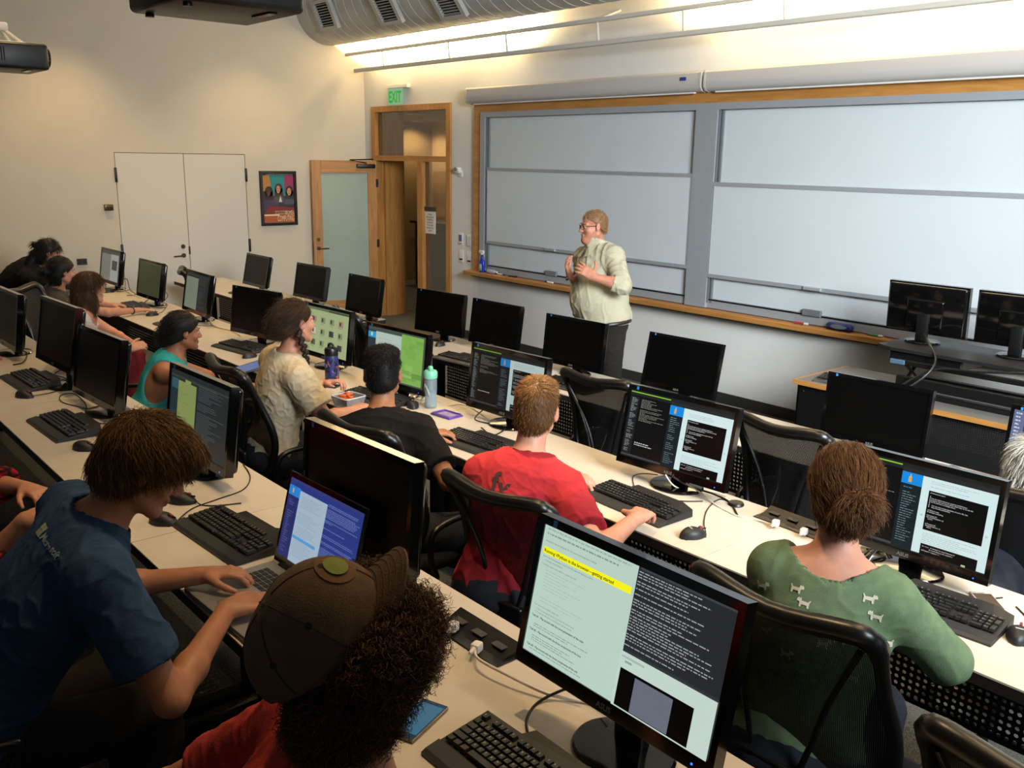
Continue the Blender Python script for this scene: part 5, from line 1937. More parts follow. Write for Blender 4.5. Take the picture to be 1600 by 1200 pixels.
# ---- 1 lecturer
t = person('person', 'standing man in pale green shirt and glasses, hands raised before whiteboard', (-4.98, 5.25, 0))
J = joints(pel=(-4.99, 5.27, 1.00), hd=at(927, 353, Y=5.20), yaw=170, look=(154, 3, 0), sw=0.19, legs='stand', fz=0.0, neck=0.175,
           elL=(-4.66, 5.10, 1.33), wrL=at(928, 433, Y=4.95), elR=(-5.24, 5.23, 1.28), wrR=(-5.11, 4.98, 1.37))
r, f, up = frame_of(J)
body = torso_prims(J, 1.22, 1.3, belly=0.13) + limb_prims(J, 1.15) + head_prims(J['hd'], J['R'], 1.04, jaw=1.12, fat=0.008) + leg_prims(J, 1.1)
body += hand_prims(J['wrL'], V3(-0.6, -0.5, 0.5), V3(0.6, -0.6, 0.4), 1, 22, 12, 1.08, 62)
body += hand_prims(J['wrR'], V3(-0.05, -0.25, 0.6), V3(-0.6, -0.5, -0.2), -1, 35, 8, 1.05, 40)
skin_mesh('body', body, 0.0065, skin_mat('skin_ruddy', '#b87c62'), t)
sh = grow(torso_prims(J, 1.22, 1.3, belly=0.13), 0.022) + sleeve(J, 'L', 1.35, 0.080, 0.066) + sleeve(J, 'R', 1.35, 0.080, 0.066)
sh.append(cone(J['nk'] - up * 0.02, J['nk'] + up * 0.08 + f * 0.015, 0.092, 0.086, 0.010, None, 1.0, ((J['nk'] + up * 0.055, up - f * 0.45),)))
sh.append(CREW(J, 0.03, 0.070))
hem = J['pel'] - V3(0, 0, 0.01)
M_SHIRTG = cloth_mat('shirt_pale_green', '#b3ad93', noise=0.03)
_, sv, sf = skin_mesh('shirt', sh, 0.008, M_SHIRTG, t, (7, 0.016, 17), clips=((hem, (0, 0, -1)),))
# collar points, placket, chest pocket
decal('placket', [([(x, y) for y in np.linspace(-0.3, 0.0, 13) for x in (-0.014, 0.014)], [(2 * i, 2 * i + 1, 2 * i + 3, 2 * i + 2) for i in range(12)])], J['nk'] - up * 0.09 + f * 0.1, -np.array(r), up, (sv, sf), mat('placket_green', '#a29c84', 0.9), t, 0.004, 0.3)
for q in (-1, 1):
    MB().add([tuple(J['nk'] + up * 0.035 + f * 0.095 + r * q * 0.012), tuple(J['nk'] + up * 0.05 + f * 0.03 + r * q * 0.078), tuple(J['nk'] - up * 0.045 + f * 0.150 + r * q * 0.080), tuple(J['nk'] - up * 0.05 + f * 0.158 + r * q * 0.025)], [(0, 1, 2, 3)]).build('collar_point', M_SHIRTG, t)
trousers(J, t, '#221f1b', 0.009, 0.034, pw=1.12)
MB().tube([tuple(hem + r * 0.235 * math.cos(a) * 0.98 + f * (0.195 * math.sin(a) + 0.01)) for a in np.linspace(0, 6.0, 30)], 0.017, 6, True).build('belt', mat('belt', '#17120e', 0.4), t, 60)
shoe(J, f, t, '#1b1613')
hp, HL = hair_cap(J, 1.04, 0.002, (0.088, 0.078), (-0.085, -0.050))
HM = hair_mat('hair_sandy', '#8a6444', '#a88460')
o, hv, hf = skin_mesh('hair', hp, 0.006, HM, t)
strands('hair_strands', hv, vnormals(hv, hf), 1500, flow_from(J['R'], J['hd'], 'forward'), HM, t, 0.018, 2, 0.0013, 0.55)
eyes(J, t, 1.04, '#50606a', browcol='#7a5a3c')
gl = MB()
G = lambda x, y, z: Vector(J['hd'] + J['R'] @ (np.array((x, y, z)) * 1.04))
for q in (-1, 1):
    gl.tube([G(q * 0.032 + 0.024 * math.cos(a), 0.100 - 0.012 * abs(math.cos(a)) * (1 if math.cos(a) * q > 0 else 0), -0.002 + 0.016 * math.sin(a)) for a in np.linspace(0, 2 * math.pi, 17)[:-1]], 0.0022, 5, True)
    gl.tube([G(q * 0.056, 0.088, 0.004), G(q * 0.078, 0.06, 0.006), G(q * 0.080, -0.01, 0.006)], 0.002, 5)
gl.tube([G(-0.010, 0.102, 0.002), G(0, 0.106, 0.004), G(0.010, 0.102, 0.002)], 0.0018, 5)
gl.build('glasses', mat('glasses_frame', '#15110f', 0.3), t, 60)
MB().add([tuple(G(*p)) for p in ((-0.016, 0.0915, -0.062), (0.016, 0.0915, -0.062), (0.012, 0.0918, -0.074), (-0.012, 0.0918, -0.074))], [(0, 1, 2, 3)]).build('open_mouth', mat('mouth', '#4a2420', 0.4), t)
MB().tube([tuple(J['wrR'] * 0.9 + J['elR'] * 0.1 + V3(0.036 * math.cos(a), 0.03 * math.sin(a), 0.03 * math.sin(a + 0.8))) for a in np.linspace(0, 6.28, 15)[:-1]], 0.008, 6, True).build('watch', M_BLACK, t, 60)
finish(t)


def seated(label, base, J, skin, top, voxel=0.0065, w=1.0, d=1.0, hands=(), sl=0.6, col='#888888', fem=False, bust=0.0, fold=0.008, neck=0.075, offs=0.014, legcol='#15151a', low=False, topkind='shirt', foldf=24, legm=None, hs=1.0, armw=1.0, sleeve_r=(0.070, 0.064), legclips=(), shoecol='#1a1a1c', hem=0.03, belly=0.0, necky=0.0):
    t = person('person', label, base)
    r, f, up = frame_of(J)
    body = torso_prims(J, w, d, bust=bust) + limb_prims(J, armw) + head_prims(J['hd'], J['R'], hs, fem) + leg_prims(J)
    for hd_ in hands:
        body += hand_prims(*hd_[0], **hd_[1])
    bo, bv, bf = skin_mesh('body', body, voxel, skin, t)
    sh = grow(torso_prims(J, w, d, bust=bust, belly=belly), offs)
    if sl:
        sl_ = sl if isinstance(sl, (tuple, list)) else (sl, sl)
        sh += sleeve(J, 'L', sl_[0], *sleeve_r) + sleeve(J, 'R', sl_[1], *sleeve_r)
    sh.append(CREW(J, necky, neck))
    cm = cloth_mat('cloth_' + col.strip('#'), col)
    so, sv, sf = skin_mesh(topkind, sh, max(0.0065, voxel), cm, t, (len(label), fold, foldf), clips=((J['pel'] - up * (0.06 + hem), -up),))
    trousers(J, t, legcol, 0.011, 0.014, m=legm, clips=legclips)
    shoe(J, J['f'], t, shoecol)
    return t, (bv, bf), (sv, sf), (r, f, up), cm


def head_hair(J, t, m, n, length, kind='down', t_=0.014, front=(0.088, 0.062), nape=(-0.085, -0.075), s=1.0, extra=(), lift=0.3, seed=3, voxel=0.006, rad=0.0008, segs=4, curl=0.0, turns=2, jitter=0.25):
    hp, HL = hair_cap(J, s, t_, front, nape)
    o, hv, hf = skin_mesh('hair', hp + list(extra), voxel, m, t)
    strands('hair_strands', hv, vnormals(hv, hf), n, flow_from(J['R'], J['hd'], kind), m, t, length, segs, rad, lift, curl, turns, seed, jitter=jitter)
    return hv, hf, HL


def Lh(J, x, y, z, s=1.0):
    return np.array(J['hd']) + J['R'] @ (np.array((x, y, z)) * s)


# ---- 2 boy in blue at the laptop
J = joints(pel=(-2.40, 0.27, 0.81), hd=at(229, 726, Y=0.73), yaw=2, look=(-18, 32, 0), sw=0.185, fz=0.24, neck=0.17, shyaw=-4,
           elR=(-2.00, 0.66, 0.975), wrR=(-2.215, 0.90, 1.045), elL=(-2.60, 0.70, 1.02), wrL=(-2.46, 0.925, 1.045))
t, B, S, (r, f, up), cm = seated('young man in blue t-shirt with brown hair typing on open laptop', (-2.40, 0.27, 0.24), J, SKIN_WARM, 'shirt', 0.0042, 0.98, 0.95, hands=[
    ((J['wrR'], V3(0.12, 0.98, 0.02), V3(0.15, 0, 1), -1), dict(curl=24, spread=9, thumb=35, s=1.02)),
    ((J['wrL'], V3(0.40, 0.90, 0.02), V3(-0.1, 0, 1), 1), dict(curl=28, spread=9, thumb=35, s=1.02))],
    sl=(0.70, 0.70), col='#2c4668', fold=0.010, neck=0.072, legcol='#1b1714', sleeve_r=(0.076, 0.080))
Hb = hair_mat('hair_brown', '#452c15', '#86602f')
ex = [ell(Lh(J, 0, 0.05, 0.083), (0.066, 0.062, 0.036), J['R'], 0.02), ell(Lh(J, 0, 0.082, 0.058), (0.052, 0.022, 0.022), J['R'], 0.02)]
head_hair(J, t, Hb, 9000, 0.050, 'forward', 0.016, (0.086, 0.054), (-0.09, -0.085), extra=ex, lift=0.10, voxel=0.005, rad=0.0009)
eyes(J, t, browcol='#3a2818')
x, y = r, up
# maker print between the shoulders: four small squares and a word
c0 = J['nk'] - up * 0.075 - f * 0.12 + r * 0.058
sq = []
for i in (0, 1):
    for k in (0, 1):
        sq.append(([(-0.066 + i * 0.0155, -0.012 + k * 0.0155), (-0.0515 + i * 0.0155, -0.012 + k * 0.0155), (-0.0515 + i * 0.0155, 0.0025 + k * 0.0155), (-0.066 + i * 0.0155, 0.0025 + k * 0.0155)], [(0, 1, 2, 3)]))
vv, ff = text_mesh('Microsoft', 0.025, 0.02)
decal('printed_squares', sq, c0, r, up, S, mat('print_pale', '#9aa49a', 0.8), t)
decal('printed_word', [([(p[0] - 0.030, p[1] - 0.008) for p in vv], ff)], c0, r, up, S, mat('print_grey', '#8a97a0', 0.8), t)
finish(t)

# ---- 3 capped curly-haired person
RC = view_R(520, 1005, (-0.78, 0.40, 0.48), (0.68, 0.58, 0.33))
J = joints(pel=(-1.26, 0.20, 0.81), hd=at(536, 1010, Y=0.62), yaw=-8, Rover=tip(RC, 14), nk=at(572, 1212, Y=0.62), sw=0.19, fz=0.24,
           elR=(-1.02, 0.40, 1.08), wrR=(-1.18, 0.58, 0.92), elL=(-1.58, 0.50, 1.05), wrL=(-1.40, 0.66, 0.92))
t, B, S, (r, f, up), cm = seated('curly-haired person in brown baseball cap and red shirt, head bowed', (-1.30, 0.22, 0.24), J, SKIN_WARM, 'shirt', 0.005, 1.0, 1.0, hands=[
    ((J['wrR'], V3(-0.5, 0.7, 0.0), V3(0, 0, 1), -1), dict(curl=30)), ((J['wrL'], V3(0.3, 0.9, 0.0), V3(0, 0, 1), 1), dict(curl=30))],
    sl=0.65, col='#a8342c', fold=0.010, legcol='#1d1d22', neck=0.070)
Hc = hair_mat('hair_curly', '#3e2818', '#7a5836')
Rj = J['R']
LC = lambda x, y, z: np.array(J['hd']) + RC @ np.array((x, y, z))
pcl = ((LC(0, 0, 0.030), RC[:, 2]),)
ex = []
for x_, y_, z_, a_, b_, d_ in ((0.075, 0.02, -0.02, 0.05, 0.08, 0.05), (-0.075, 0.02, -0.02, 0.05, 0.08, 0.05), (0.06, 0.06, -0.035, 0.045, 0.06, 0.045), (0.045, 0.100, -0.020, 0.05, 0.045, 0.042), (0.085, 0.05, -0.01, 0.045, 0.06, 0.045), (0.06, -0.03, -0.05, 0.055, 0.07, 0.055), (0.065, -0.075, -0.02, 0.05, 0.055, 0.05), (0.055, -0.085, -0.07, 0.05, 0.05, 0.05),
                              (0, -0.085, -0.055, 0.09, 0.055, 0.07), (0.0, -0.085, -0.065, 0.075, 0.05, 0.05), (-0.06, -0.05, -0.06, 0.055, 0.07, 0.06)):
    ex.append(ell(LC(x_, y_, z_), (a_, b_, d_), RC, 0.025, pcl))
o, hv, hf = skin_mesh('hair', ex, 0.006, Hc, t)
lz = (hv - np.array(J['hd'])) @ RC
strands('hair_curls', hv, vnormals(hv, hf), 9000, lambda p: (p - np.array(J['hd'])) * 5 - RC[:, 2] * 0.25, Hc, t, 0.042, 8, 0.0009, 0.30, 0.0065, 1.8, 5, jitter=0.45, pick=lz[:, 2] < 0.045)
# cap
LC = lambda x, y, z: np.array(J['hd']) + RC @ np.array((x, y, z))
capm = mat('cap_cloth', '#604a33', 0.95, noise=0.12, scale=40, bump=0.3, bscale=350)
cl = ((LC( 0, 0.1, 0.035), -(RC @ unit((0, 0.10, 1.0)))),)
dome = [ell(LC( 0, -0.012, 0.030), (0.094, 0.114, 0.112), RC, 0.01, cl), ell(LC( 0, 0.035, 0.060), (0.080, 0.080, 0.085), RC, 0.03, cl), cone(LC( 0, -0.135, 0.045), LC( 0, -0.10, 0.045), 0.032, 0.03, 0.004, None, 1.0, (), True)]
o, cv, cf = skin_mesh('cap_crown', dome, 0.005, capm, t)
br = MB()
n, m_ = 16, 6
vs = []
def brim(a, q):
    sa = math.sin(a)
    g_ = max(0.0, (sa - 0.40) / 0.60) ** 0.5
    xx = 0.0925 * math.cos(a) * (1 - 0.10 * q * (1 - g_))
    yy = -0.012 + 0.110 * sa + q * 0.080 * g_
    return LC(xx, yy, 0.043 - 0.030 * (xx / 0.092) ** 2 - 0.010 * q)


for i in range(m_ + 1):
    for k in range(n + 1):
        vs.append(brim(math.pi * (0.13 + 0.74 * k / n), i / m_))
vs2 = [v - RC[:, 2] * 0.004 for v in vs]
N1 = len(vs)
fs = [(i * (n + 1) + k, i * (n + 1) + k + 1, (i + 1) * (n + 1) + k + 1, (i + 1) * (n + 1) + k) for i in range(m_) for k in range(n)]
fs2 = [tuple(q + N1 for q in reversed(g_)) for g_ in fs]
rim = [(m_ * (n + 1) + k, m_ * (n + 1) + k + 1, N1 + m_ * (n + 1) + k + 1, N1 + m_ * (n + 1) + k) for k in range(n)]
br.add([tuple(v) for v in vs + vs2], fs + fs2 + rim)
bo = br.build('cap_brim', capm, t, 60)
st_ = MB()
for i in range(1, 7):
    q = i / 6.6
    pts = []
    for k in range(1, n):
        pts.append(brim(math.pi * (0.13 + 0.74 * k / n), q) + RC[:, 2] * 0.0004)
    st_.tube(pts, 0.0007, 4)
st_.build('brim_stitching', mat('stitch', '#5c4630', 0.9), t)
MB().lathe([(0.008, 0), (0.006, 0.006), (0, 0.008)], 12, (0, 0, 0), Matrix.Translation(LC( 0, 0.0, 0.141)) @ Matrix(np.vstack([np.hstack([RC, [[0], [0], [0]]]), [0, 0, 0, 1]]).tolist())).build('cap_button', capm, t, 60)
from mathutils.bvhtree import BVHTree
bvh = BVHTree.FromPolygons([Vector(v) for v in cv], [tuple(int(i) for i in g_) for g_ in cf])
ey, sm = MB(), MB()
for k in range(6):
    a = math.pi / 6 + k * math.pi / 3
    dv = unit((math.cos(a) * 0.72, math.sin(a) * 0.72, 0.70))
    c_ = Vector(LC( 0, 0.0, 0.03)); d_ = Vector(RC @ dv)
    h_ = bvh.ray_cast(c_ + d_ * 0.3, -d_, 0.4)
    if h_[0]:
        ey.tube([h_[0] - h_[1] * 0.001, h_[0] + h_[1] * 0.0012], 0.0052, 10)
    a2 = k * math.pi / 3 + math.pi / 2
    pts = []
    for e_ in np.linspace(0.15, 1.50, 14):
        dv = Vector(RC @ np.array((math.cos(a2) * math.sin(e_), math.sin(a2) * math.sin(e_), math.cos(e_))))
        h_ = bvh.ray_cast(c_ + dv * 0.3, -dv, 0.4)
        if h_[0]:
            pts.append(h_[0] + h_[1] * 0.0002)
    if len(pts) > 3:
        sm.tube(pts, 0.0014, 5)
ey.build('eyelets', mat('eyelet', '#1a120c', 0.8), t)
sm.build('panel_seams', mat('cap_seam', '#3a2a1c', 0.95), t)
disc_p = lambda rx, ry: ([(0, 0)] + [(rx * math.cos(2 * math.pi * i / 20), ry * math.sin(2 * math.pi * i / 20)) for i in range(20)], [(0, i + 1, (i + 1) % 20 + 1) for i in range(20)])
nf = unit((0.05, 1, 0.55))
decal('cap_patch', [disc_p(0.034, 0.030)], LC( 0, 0.09, 0.095), RC[:, 0] * -1, RC @ np.cross(nf, (-1, 0, 0)), (cv, cf), mat('patch_brown', '#6a4a30', 0.9), t, 0.002, 0.1)
decal('cap_emblem', [disc_p(0.021, 0.018)], LC( 0, 0.09, 0.095), RC[:, 0] * -1, RC @ np.cross(nf, (-1, 0, 0)), (cv, cf), mat('emblem_green', '#6f7a28', 0.8), t, 0.003, 0.1)
eyes(J, t)
finish(t)

# ---- 4 man in the red shirt
J = joints(pel=(-2.38, 2.02, 0.68), hd=at(838, 640, Y=2.28), yaw=22, look=(36, 6, -3), sw=0.165, fz=0.12, neck=0.185, shyaw=4, shdrop=0.095,
           elR=(-2.00, 2.12, 0.945), wrR=(-2.105, 2.43, 0.955), elL=(-2.78, 2.36, 0.93), wrL=(-2.66, 2.60, 0.93))
t, B, S, (r, f, up), cm = seated('man in red t-shirt with short sandy hair, both hands at keyboard', (-2.38, 2.02, 0.12), J, SKIN_PALE, 'shirt', 0.005, 1.04, 1.0, hands=[
    ((J['wrR'], V3(-0.35, 0.93, -0.02), V3(0.1, 0.1, 1), -1), dict(curl=34, spread=7, thumb=30, s=1.06)),
    ((J['wrL'], V3(0.80, 0.60, -0.05), V3(-0.1, -0.1, 1), 1), dict(curl=36, spread=7, thumb=30, s=1.04))],
    sl=(0.72, 0.72), col='#8f1f2a', fold=0.008, neck=0.074, legcol='#23252b', sleeve_r=(0.080, 0.078), necky=0.005)
Hs = hair_mat('hair_sandy_brown', '#5c3f24', '#8f6a40')
hp, HLf = hair_cap(J, 1.0, 0.006, (0.088, 0.066), (-0.085, -0.080))
hp.append(ell(Lh(J, 0, 0.02, 0.095), (0.06, 0.075, 0.03), J['R'], 0.02))
o, hv, hf = skin_mesh('hair', hp, 0.005, Hs, t)
nn = vnormals(hv, hf)
strands('hair_strands', hv, nn, 5000, flow_from(J['R'], J['hd'], 'down'), Hs, t, 0.012, 3, 0.0009, 0.15)
lz = (hv - np.array(J['hd'])) @ J['R']
strands('top_strands', hv, nn, 2600, flow_from(J['R'], J['hd'], 'forward'), Hs, t, 0.034, 3, 0.0009, 0.22, pick=lz[:, 2] > 0.075, seed=9)
c0 = J['nk'] - up * 0.150 - f * 0.13 - r * 0.03
glyph = []
v1, f1 = text_mesh('f', 0.10, 0.03); v2, f2 = text_mesh('y', 0.10, 0.03)
glyph.append(([(p[0] - 0.042, p[1] + 0.002) for p in v1], f1)); glyph.append(([(p[0] - 0.010, p[1] - 0.014) for p in v2], f2))
decal('printed_letters', glyph, c0, r, up, S, mat('print_dark', '#2a0c10', 0.8), t)
eyes(J, t, browcol='#6a4a2c')
finish(t)

# ---- 5 man in black shirt
J = joints(pel=(-3.20, 2.00, 0.67), hd=at(598, 585, Y=2.20), yaw=20, look=(52, 4, 0), sw=0.175, fz=0.12, neck=0.185, shyaw=16, shdrop=0.09,
           elR=(-2.98, 2.22, 0.90), wrR=(-2.92, 2.42, 0.80), elL=(-3.66, 2.30, 0.93), wrL=(-3.55, 2.52, 0.92))
J['knR'] = V3(-2.93, 2.36, 0.66); J['anR'] = V3(-2.88, 2.36, 0.21)
t, B, S, (r, f, up), cm = seated('man in black t-shirt with cropped black hair seen from behind', (-3.20, 2.00, 0.12), J, SKIN_TAN, 'shirt', 0.006, 1.06, 1.0, hands=[
    ((J['wrR'], V3(0.1, 0.6, -0.6), V3(0.6, 0, 0.8), -1), dict(curl=30)), ((J['wrL'], V3(0.4, 0.8, 0), V3(0, 0, 1), 1), dict(curl=30))],
    sl=(0.75, 0.75), col='#0d0d0e', fold=0.008, legcol='#2c2e34', sleeve_r=(0.078, 0.076), neck=0.078)
Hk = hair_mat('hair_black', '#0c0a09', '#1c1815')
hp, HLf = hair_cap(J, 1.0, 0.003, (0.086, 0.062), (-0.085, -0.062))
hp.append(ell(Lh(J, 0, 0.0, 0.098), (0.070, 0.085, 0.034), J['R'], 0.02))
o, hv, hf = skin_mesh('hair', hp, 0.0055, Hk, t)
lz = (hv - np.array(J['hd'])) @ J['R']
strands('side_strands', hv, vnormals(hv, hf), 3500, flow_from(J['R'], J['hd'], 'down'), Hk, t, 0.008, 2, 0.0009, 0.5)
strands('hair_strands', hv, vnormals(hv, hf), 2500, flow_from(J['R'], J['hd'], 'forward'), Hk, t, 0.022, 4, 0.0011, 0.5, 0.003, 1.2, pick=lz[:, 2] > 0.05)
eyes(J, t)
finish(t)

# ---- 6 braided woman in the cream shirt
J = joints(pel=(-4.35, 2.06, 0.69), hd=at(462, 502, Y=2.20), yaw=-4, look=(4, 0, 0), sw=0.17, fz=0.12, neck=0.18,
           elR=(-4.00, 2.20, 0.95), wrR=(-4.14, 2.45, 0.92), elL=(-4.62, 2.32, 0.95), wrL=(-4.60, 2.53, 0.96))
t, B, S, (r, f, up), cm = seated('woman in cream t-shirt with brown braid turned towards the lecturer', (-4.35, 2.06, 0.12), J, SKIN_LIGHT, 'shirt', 0.006, 0.95, 0.95, hands=[
    ((J['wrR'], V3(-0.3, 0.9, 0.1), V3(0, 0, 1), -1), dict(curl=35)), ((J['wrL'], V3(0.6, 0.6, 0.25), V3(-0.3, 0, 1), 1), dict(curl=50, thumb=45))],
    sl=(0.74, 0.74), col='#cdbda0', fold=0.010, bust=0.01, legcol='#20242c', hs=0.97, armw=0.92, sleeve_r=(0.078, 0.080), neck=0.070, hem=0.02)
Hn = hair_mat('hair_dark_brown', '#2a1b12', '#5a402a')
bp = [Lh(J, 0.075, -0.035, -0.045), Lh(J, 0.085, -0.02, -0.095), Lh(J, 0.085, -0.005, -0.145), Lh(J, 0.078, 0.005, -0.190), Lh(J, 0.072, 0.01, -0.225)]
ex = [ell(Lh(J, -0.02, -0.095, -0.01), (0.06, 0.028, 0.055), J['R'], 0.02)]
hv, hf, _ = head_hair(J, t, Hn, 5200, 0.05, 'back', 0.008, (0.086, 0.058), (-0.085, -0.070), 0.97, ex, 0.04, rad=0.0009)
strands('loose_strands', hv, vnormals(hv, hf), 500, flow_from(J['R'], J['hd'], 'back'), Hn, t, 0.06, 5, 0.0006, 0.8, 0.004, 1.5, 21, jitter=0.5)
bd = []
for i in range(12):
    k = i / 11 * (len(bp) - 1.001); a = int(k); p = bp[a] + (bp[a + 1] - bp[a]) * (k - a)
    bd.append(ell(p + J['R'][:, 1] * 0.008 * (-1) ** i, (0.016 - i * 0.0005, 0.018 - i * 0.0006, 0.015), J['R'], 0.005))
o, v_, f_ = skin_mesh('braid', bd, 0.0045, Hn, t)
strands('braid_strands', v_, vnormals(v_, f_), 300, lambda p: np.tile(-J['R'][:, 2], (len(p), 1)), Hn, t, 0.02, 3, 0.0006, 0.5)
MB().lathe([(0.0035, 0), (0, 0.0035)], 8, tuple(Lh(J, 0.083, -0.004, -0.034))).build('earring', mat('pearl', '#e8e0d0', 0.2), t)
eyes(J, t, 0.97)
finish(t)

# ---- 7 woman in the teal top
J = joints(pel=(-5.52, 1.80, 0.67), hd=at(287, 517, Y=2.05), yaw=-28, look=(-6, 6, 0), sw=0.165, fz=0.12, neck=0.17,
           elR=(-5.03, 2.08, 0.97), wrR=(-5.00, 2.27, 0.90), elL=(-5.50, 2.25, 0.86), wrL=(-5.24, 2.34, 0.85))
J['knR'] = V3(-5.16, 2.28, 0.68); J['knL'] = V3(-5.42, 2.34, 0.68); J['anR'] = V3(-5.10, 2.22, 0.2); J['anL'] = V3(-5.3, 2.3, 0.2)
flor = mat('legging_floral', '#15161c', 0.8, noise=0.6, scale=38, color2='#4c5468')
t = person('person', 'woman in teal racerback top with dark pulled-back hair', (-5.52, 1.80, 0.12))
r, f, up = frame_of(J)
body = torso_prims(J, 0.92, 0.92, bust=0.01) + limb_prims(J, 0.9) + head_prims(J['hd'], J['R'], 0.97) + leg_prims(J)
body += hand_prims(J['wrR'], V3(-0.1, 0.9, -0.2), V3(0, 0.1, 1), -1, 25) + hand_prims(J['wrL'], V3(0.7, 0.6, 0), V3(0, 0, 1), 1, 25)
bo, bv, bf = skin_mesh('body', body, 0.0065, skin_mat('skin_bronze', '#a2694a'), t)
tk = grow(torso_prims(J, 0.92, 0.92, bust=0.01), 0.011)
Rt = np.stack([r, f, up], 1)
for q, k_ in ((-1, 'shL'), (1, 'shR')):
    tk.append(ell(J[k_] + r * q * 0.045 - up * 0.075, (0.105, 0.20, 0.165), Rt, 0.012, (), True))
tk.append(ell(J['nk'] + up * 0.05 + f * 0.01, (0.085, 0.085, 0.085), Rt, 0.012, (), True))
skin_mesh('tank_top', tk, 0.0065, cloth_mat('cloth_teal', '#2f9a96'), t, (3, 0.003, 26), clips=((J['pel'] - up * 0.08, -up),))
trousers(J, t, '#15161c', 0.010, 0.010, m=flor, name='leggings')
shoe(J, J['f'], t, '#c8c8cc')
ex = [ell(Lh(J, 0, -0.115, 0.0), (0.035, 0.03, 0.035), J['R'], 0.015), cone(Lh(J, 0, -0.12, -0.01), Lh(J, 0.0, -0.125, -0.075), 0.024, 0.012, 0.015)]
head_hair(J, t, Hk, 2200, 0.05, 'back', 0.012, (0.086, 0.056), (-0.085, -0.080), 0.97, ex, 0.06, rad=0.001)
MB().lathe([(0.005, -0.002), (0.005, 0.002)], 8, tuple(Lh(J, 0.083, -0.004, -0.034))).build('earring', M_CHROME, t)
eyes(J, t, 0.97)
finish(t)

# ---- 8 brown-haired woman in the white top
J = joints(pel=(-7.46, 1.93, 0.69), hd=at(141, 450, Y=2.10), yaw=-30, look=(-4, 2, 0), sw=0.165, fz=0.12, neck=0.17,
           elR=(-7.10, 1.98, 0.83), wrR=(-7.02, 2.22, 0.80), elL=(-7.48, 2.25, 0.85), wrL=(-7.17, 2.30, 0.81))
t, B, S, (r, f, up), cm = seated('woman with wavy brown hair and bare shoulders, hands clasped in lap', (-7.46, 1.93, 0.12), J, SKIN_LIGHT, 'shirt', 0.007, 0.92, 0.92, hands=[
    ((J['wrR'], V3(0.2, 0.9, 0.25), V3(0.6, -0.2, 0.6), -1), dict(curl=40)), ((J['wrL'], V3(0.9, 0.1, 0.15), V3(0, 0.2, 1), 1), dict(curl=40))],
    sl=0, col='#c9c4bb', fold=0.006, legcol='#6e1c20', hs=0.97, armw=0.9, neck=0.135, topkind='tank_top', offs=0.010, shoecol='#c8c8cc')
Hw = hair_mat('hair_wavy', '#3a2414', '#6a4a2a')
ex = [ell(Lh(J, 0, -0.075, -0.075), (0.085, 0.055, 0.10), J['R'], 0.03), ell(Lh(J, 0.065, -0.02, -0.10), (0.03, 0.05, 0.10), J['R'], 0.02), ell(Lh(J, -0.065, -0.02, -0.10), (0.03, 0.05, 0.10), J['R'], 0.02), ell(Lh(J, 0.03, -0.07, -0.16), (0.07, 0.05, 0.06), J['R'], 0.03)]
head_hair(J, t, Hw, 3500, 0.08, 'fall', 0.018, (0.086, 0.060), (-0.085, -0.09), 0.97, ex, 0.2, voxel=0.008, rad=0.0012, curl=0.006, segs=6)
eyes(J, t, 0.97)
finish(t)

# ---- 9 woman in grey, hand on the mouse
J = joints(pel=(-8.40, 1.95, 0.69), hd=at(98, 424, Y=2.14), yaw=-4, look=(4, 4, 0), sw=0.165, fz=0.12, neck=0.17,
           elR=(-7.98, 2.38, 0.93), wrR=(-8.10, 2.64, 0.91), elL=(-8.62, 2.36, 0.95), wrL=(-8.50, 2.56, 0.91))
t, B, S, (r, f, up), cm = seated('woman with black bun and grey t-shirt reaching to a mouse', (-8.40, 1.95, 0.12), J, SKIN_LIGHT, 'shirt', 0.007, 0.92, 0.92, hands=[
    ((J['wrR'], V3(0.12, 0.95, 0.02), V3(0, 0, 1), -1), dict(curl=18, spread=8)), ((J['wrL'], V3(0.3, 0.9, 0.0), V3(0, 0, 1), 1), dict(curl=30))],
    sl=0.6, col='#4c4a48', fold=0.007, legcol='#1c1e26', hs=0.97, armw=0.88)
ex = [ell(Lh(J, -0.01, -0.135, -0.005), (0.045, 0.042, 0.045), J['R'], 0.012), ell(Lh(J, 0, -0.05, -0.08), (0.06, 0.04, 0.05), J['R'], 0.02)]
head_hair(J, t, Hk, 1600, 0.05, 'back', 0.014, (0.086, 0.058), (-0.085, -0.085), 0.97, ex, 0.2, voxel=0.008, rad=0.0013)
for s_, k in (('R', 0.12), ('L', 0.5)):
    a_, b_ = J['wr' + s_], J['el' + s_]
    p_ = a_ + (b_ - a_) * k
    dr = unit(b_ - a_); u_ = unit(np.cross(dr, (0, 0, 1))); v_ = np.cross(dr, u_)
    MB().tube([tuple(p_ + (u_ * math.cos(x_) + v_ * math.sin(x_)) * (0.030 + 0.008 * (k > 0.3))) for x_ in np.linspace(0, 6.28, 13)[:-1]], 0.005, 6, True).build('wristband', M_BLACK, t, 60)
eyes(J, t, 0.97)
finish(t)

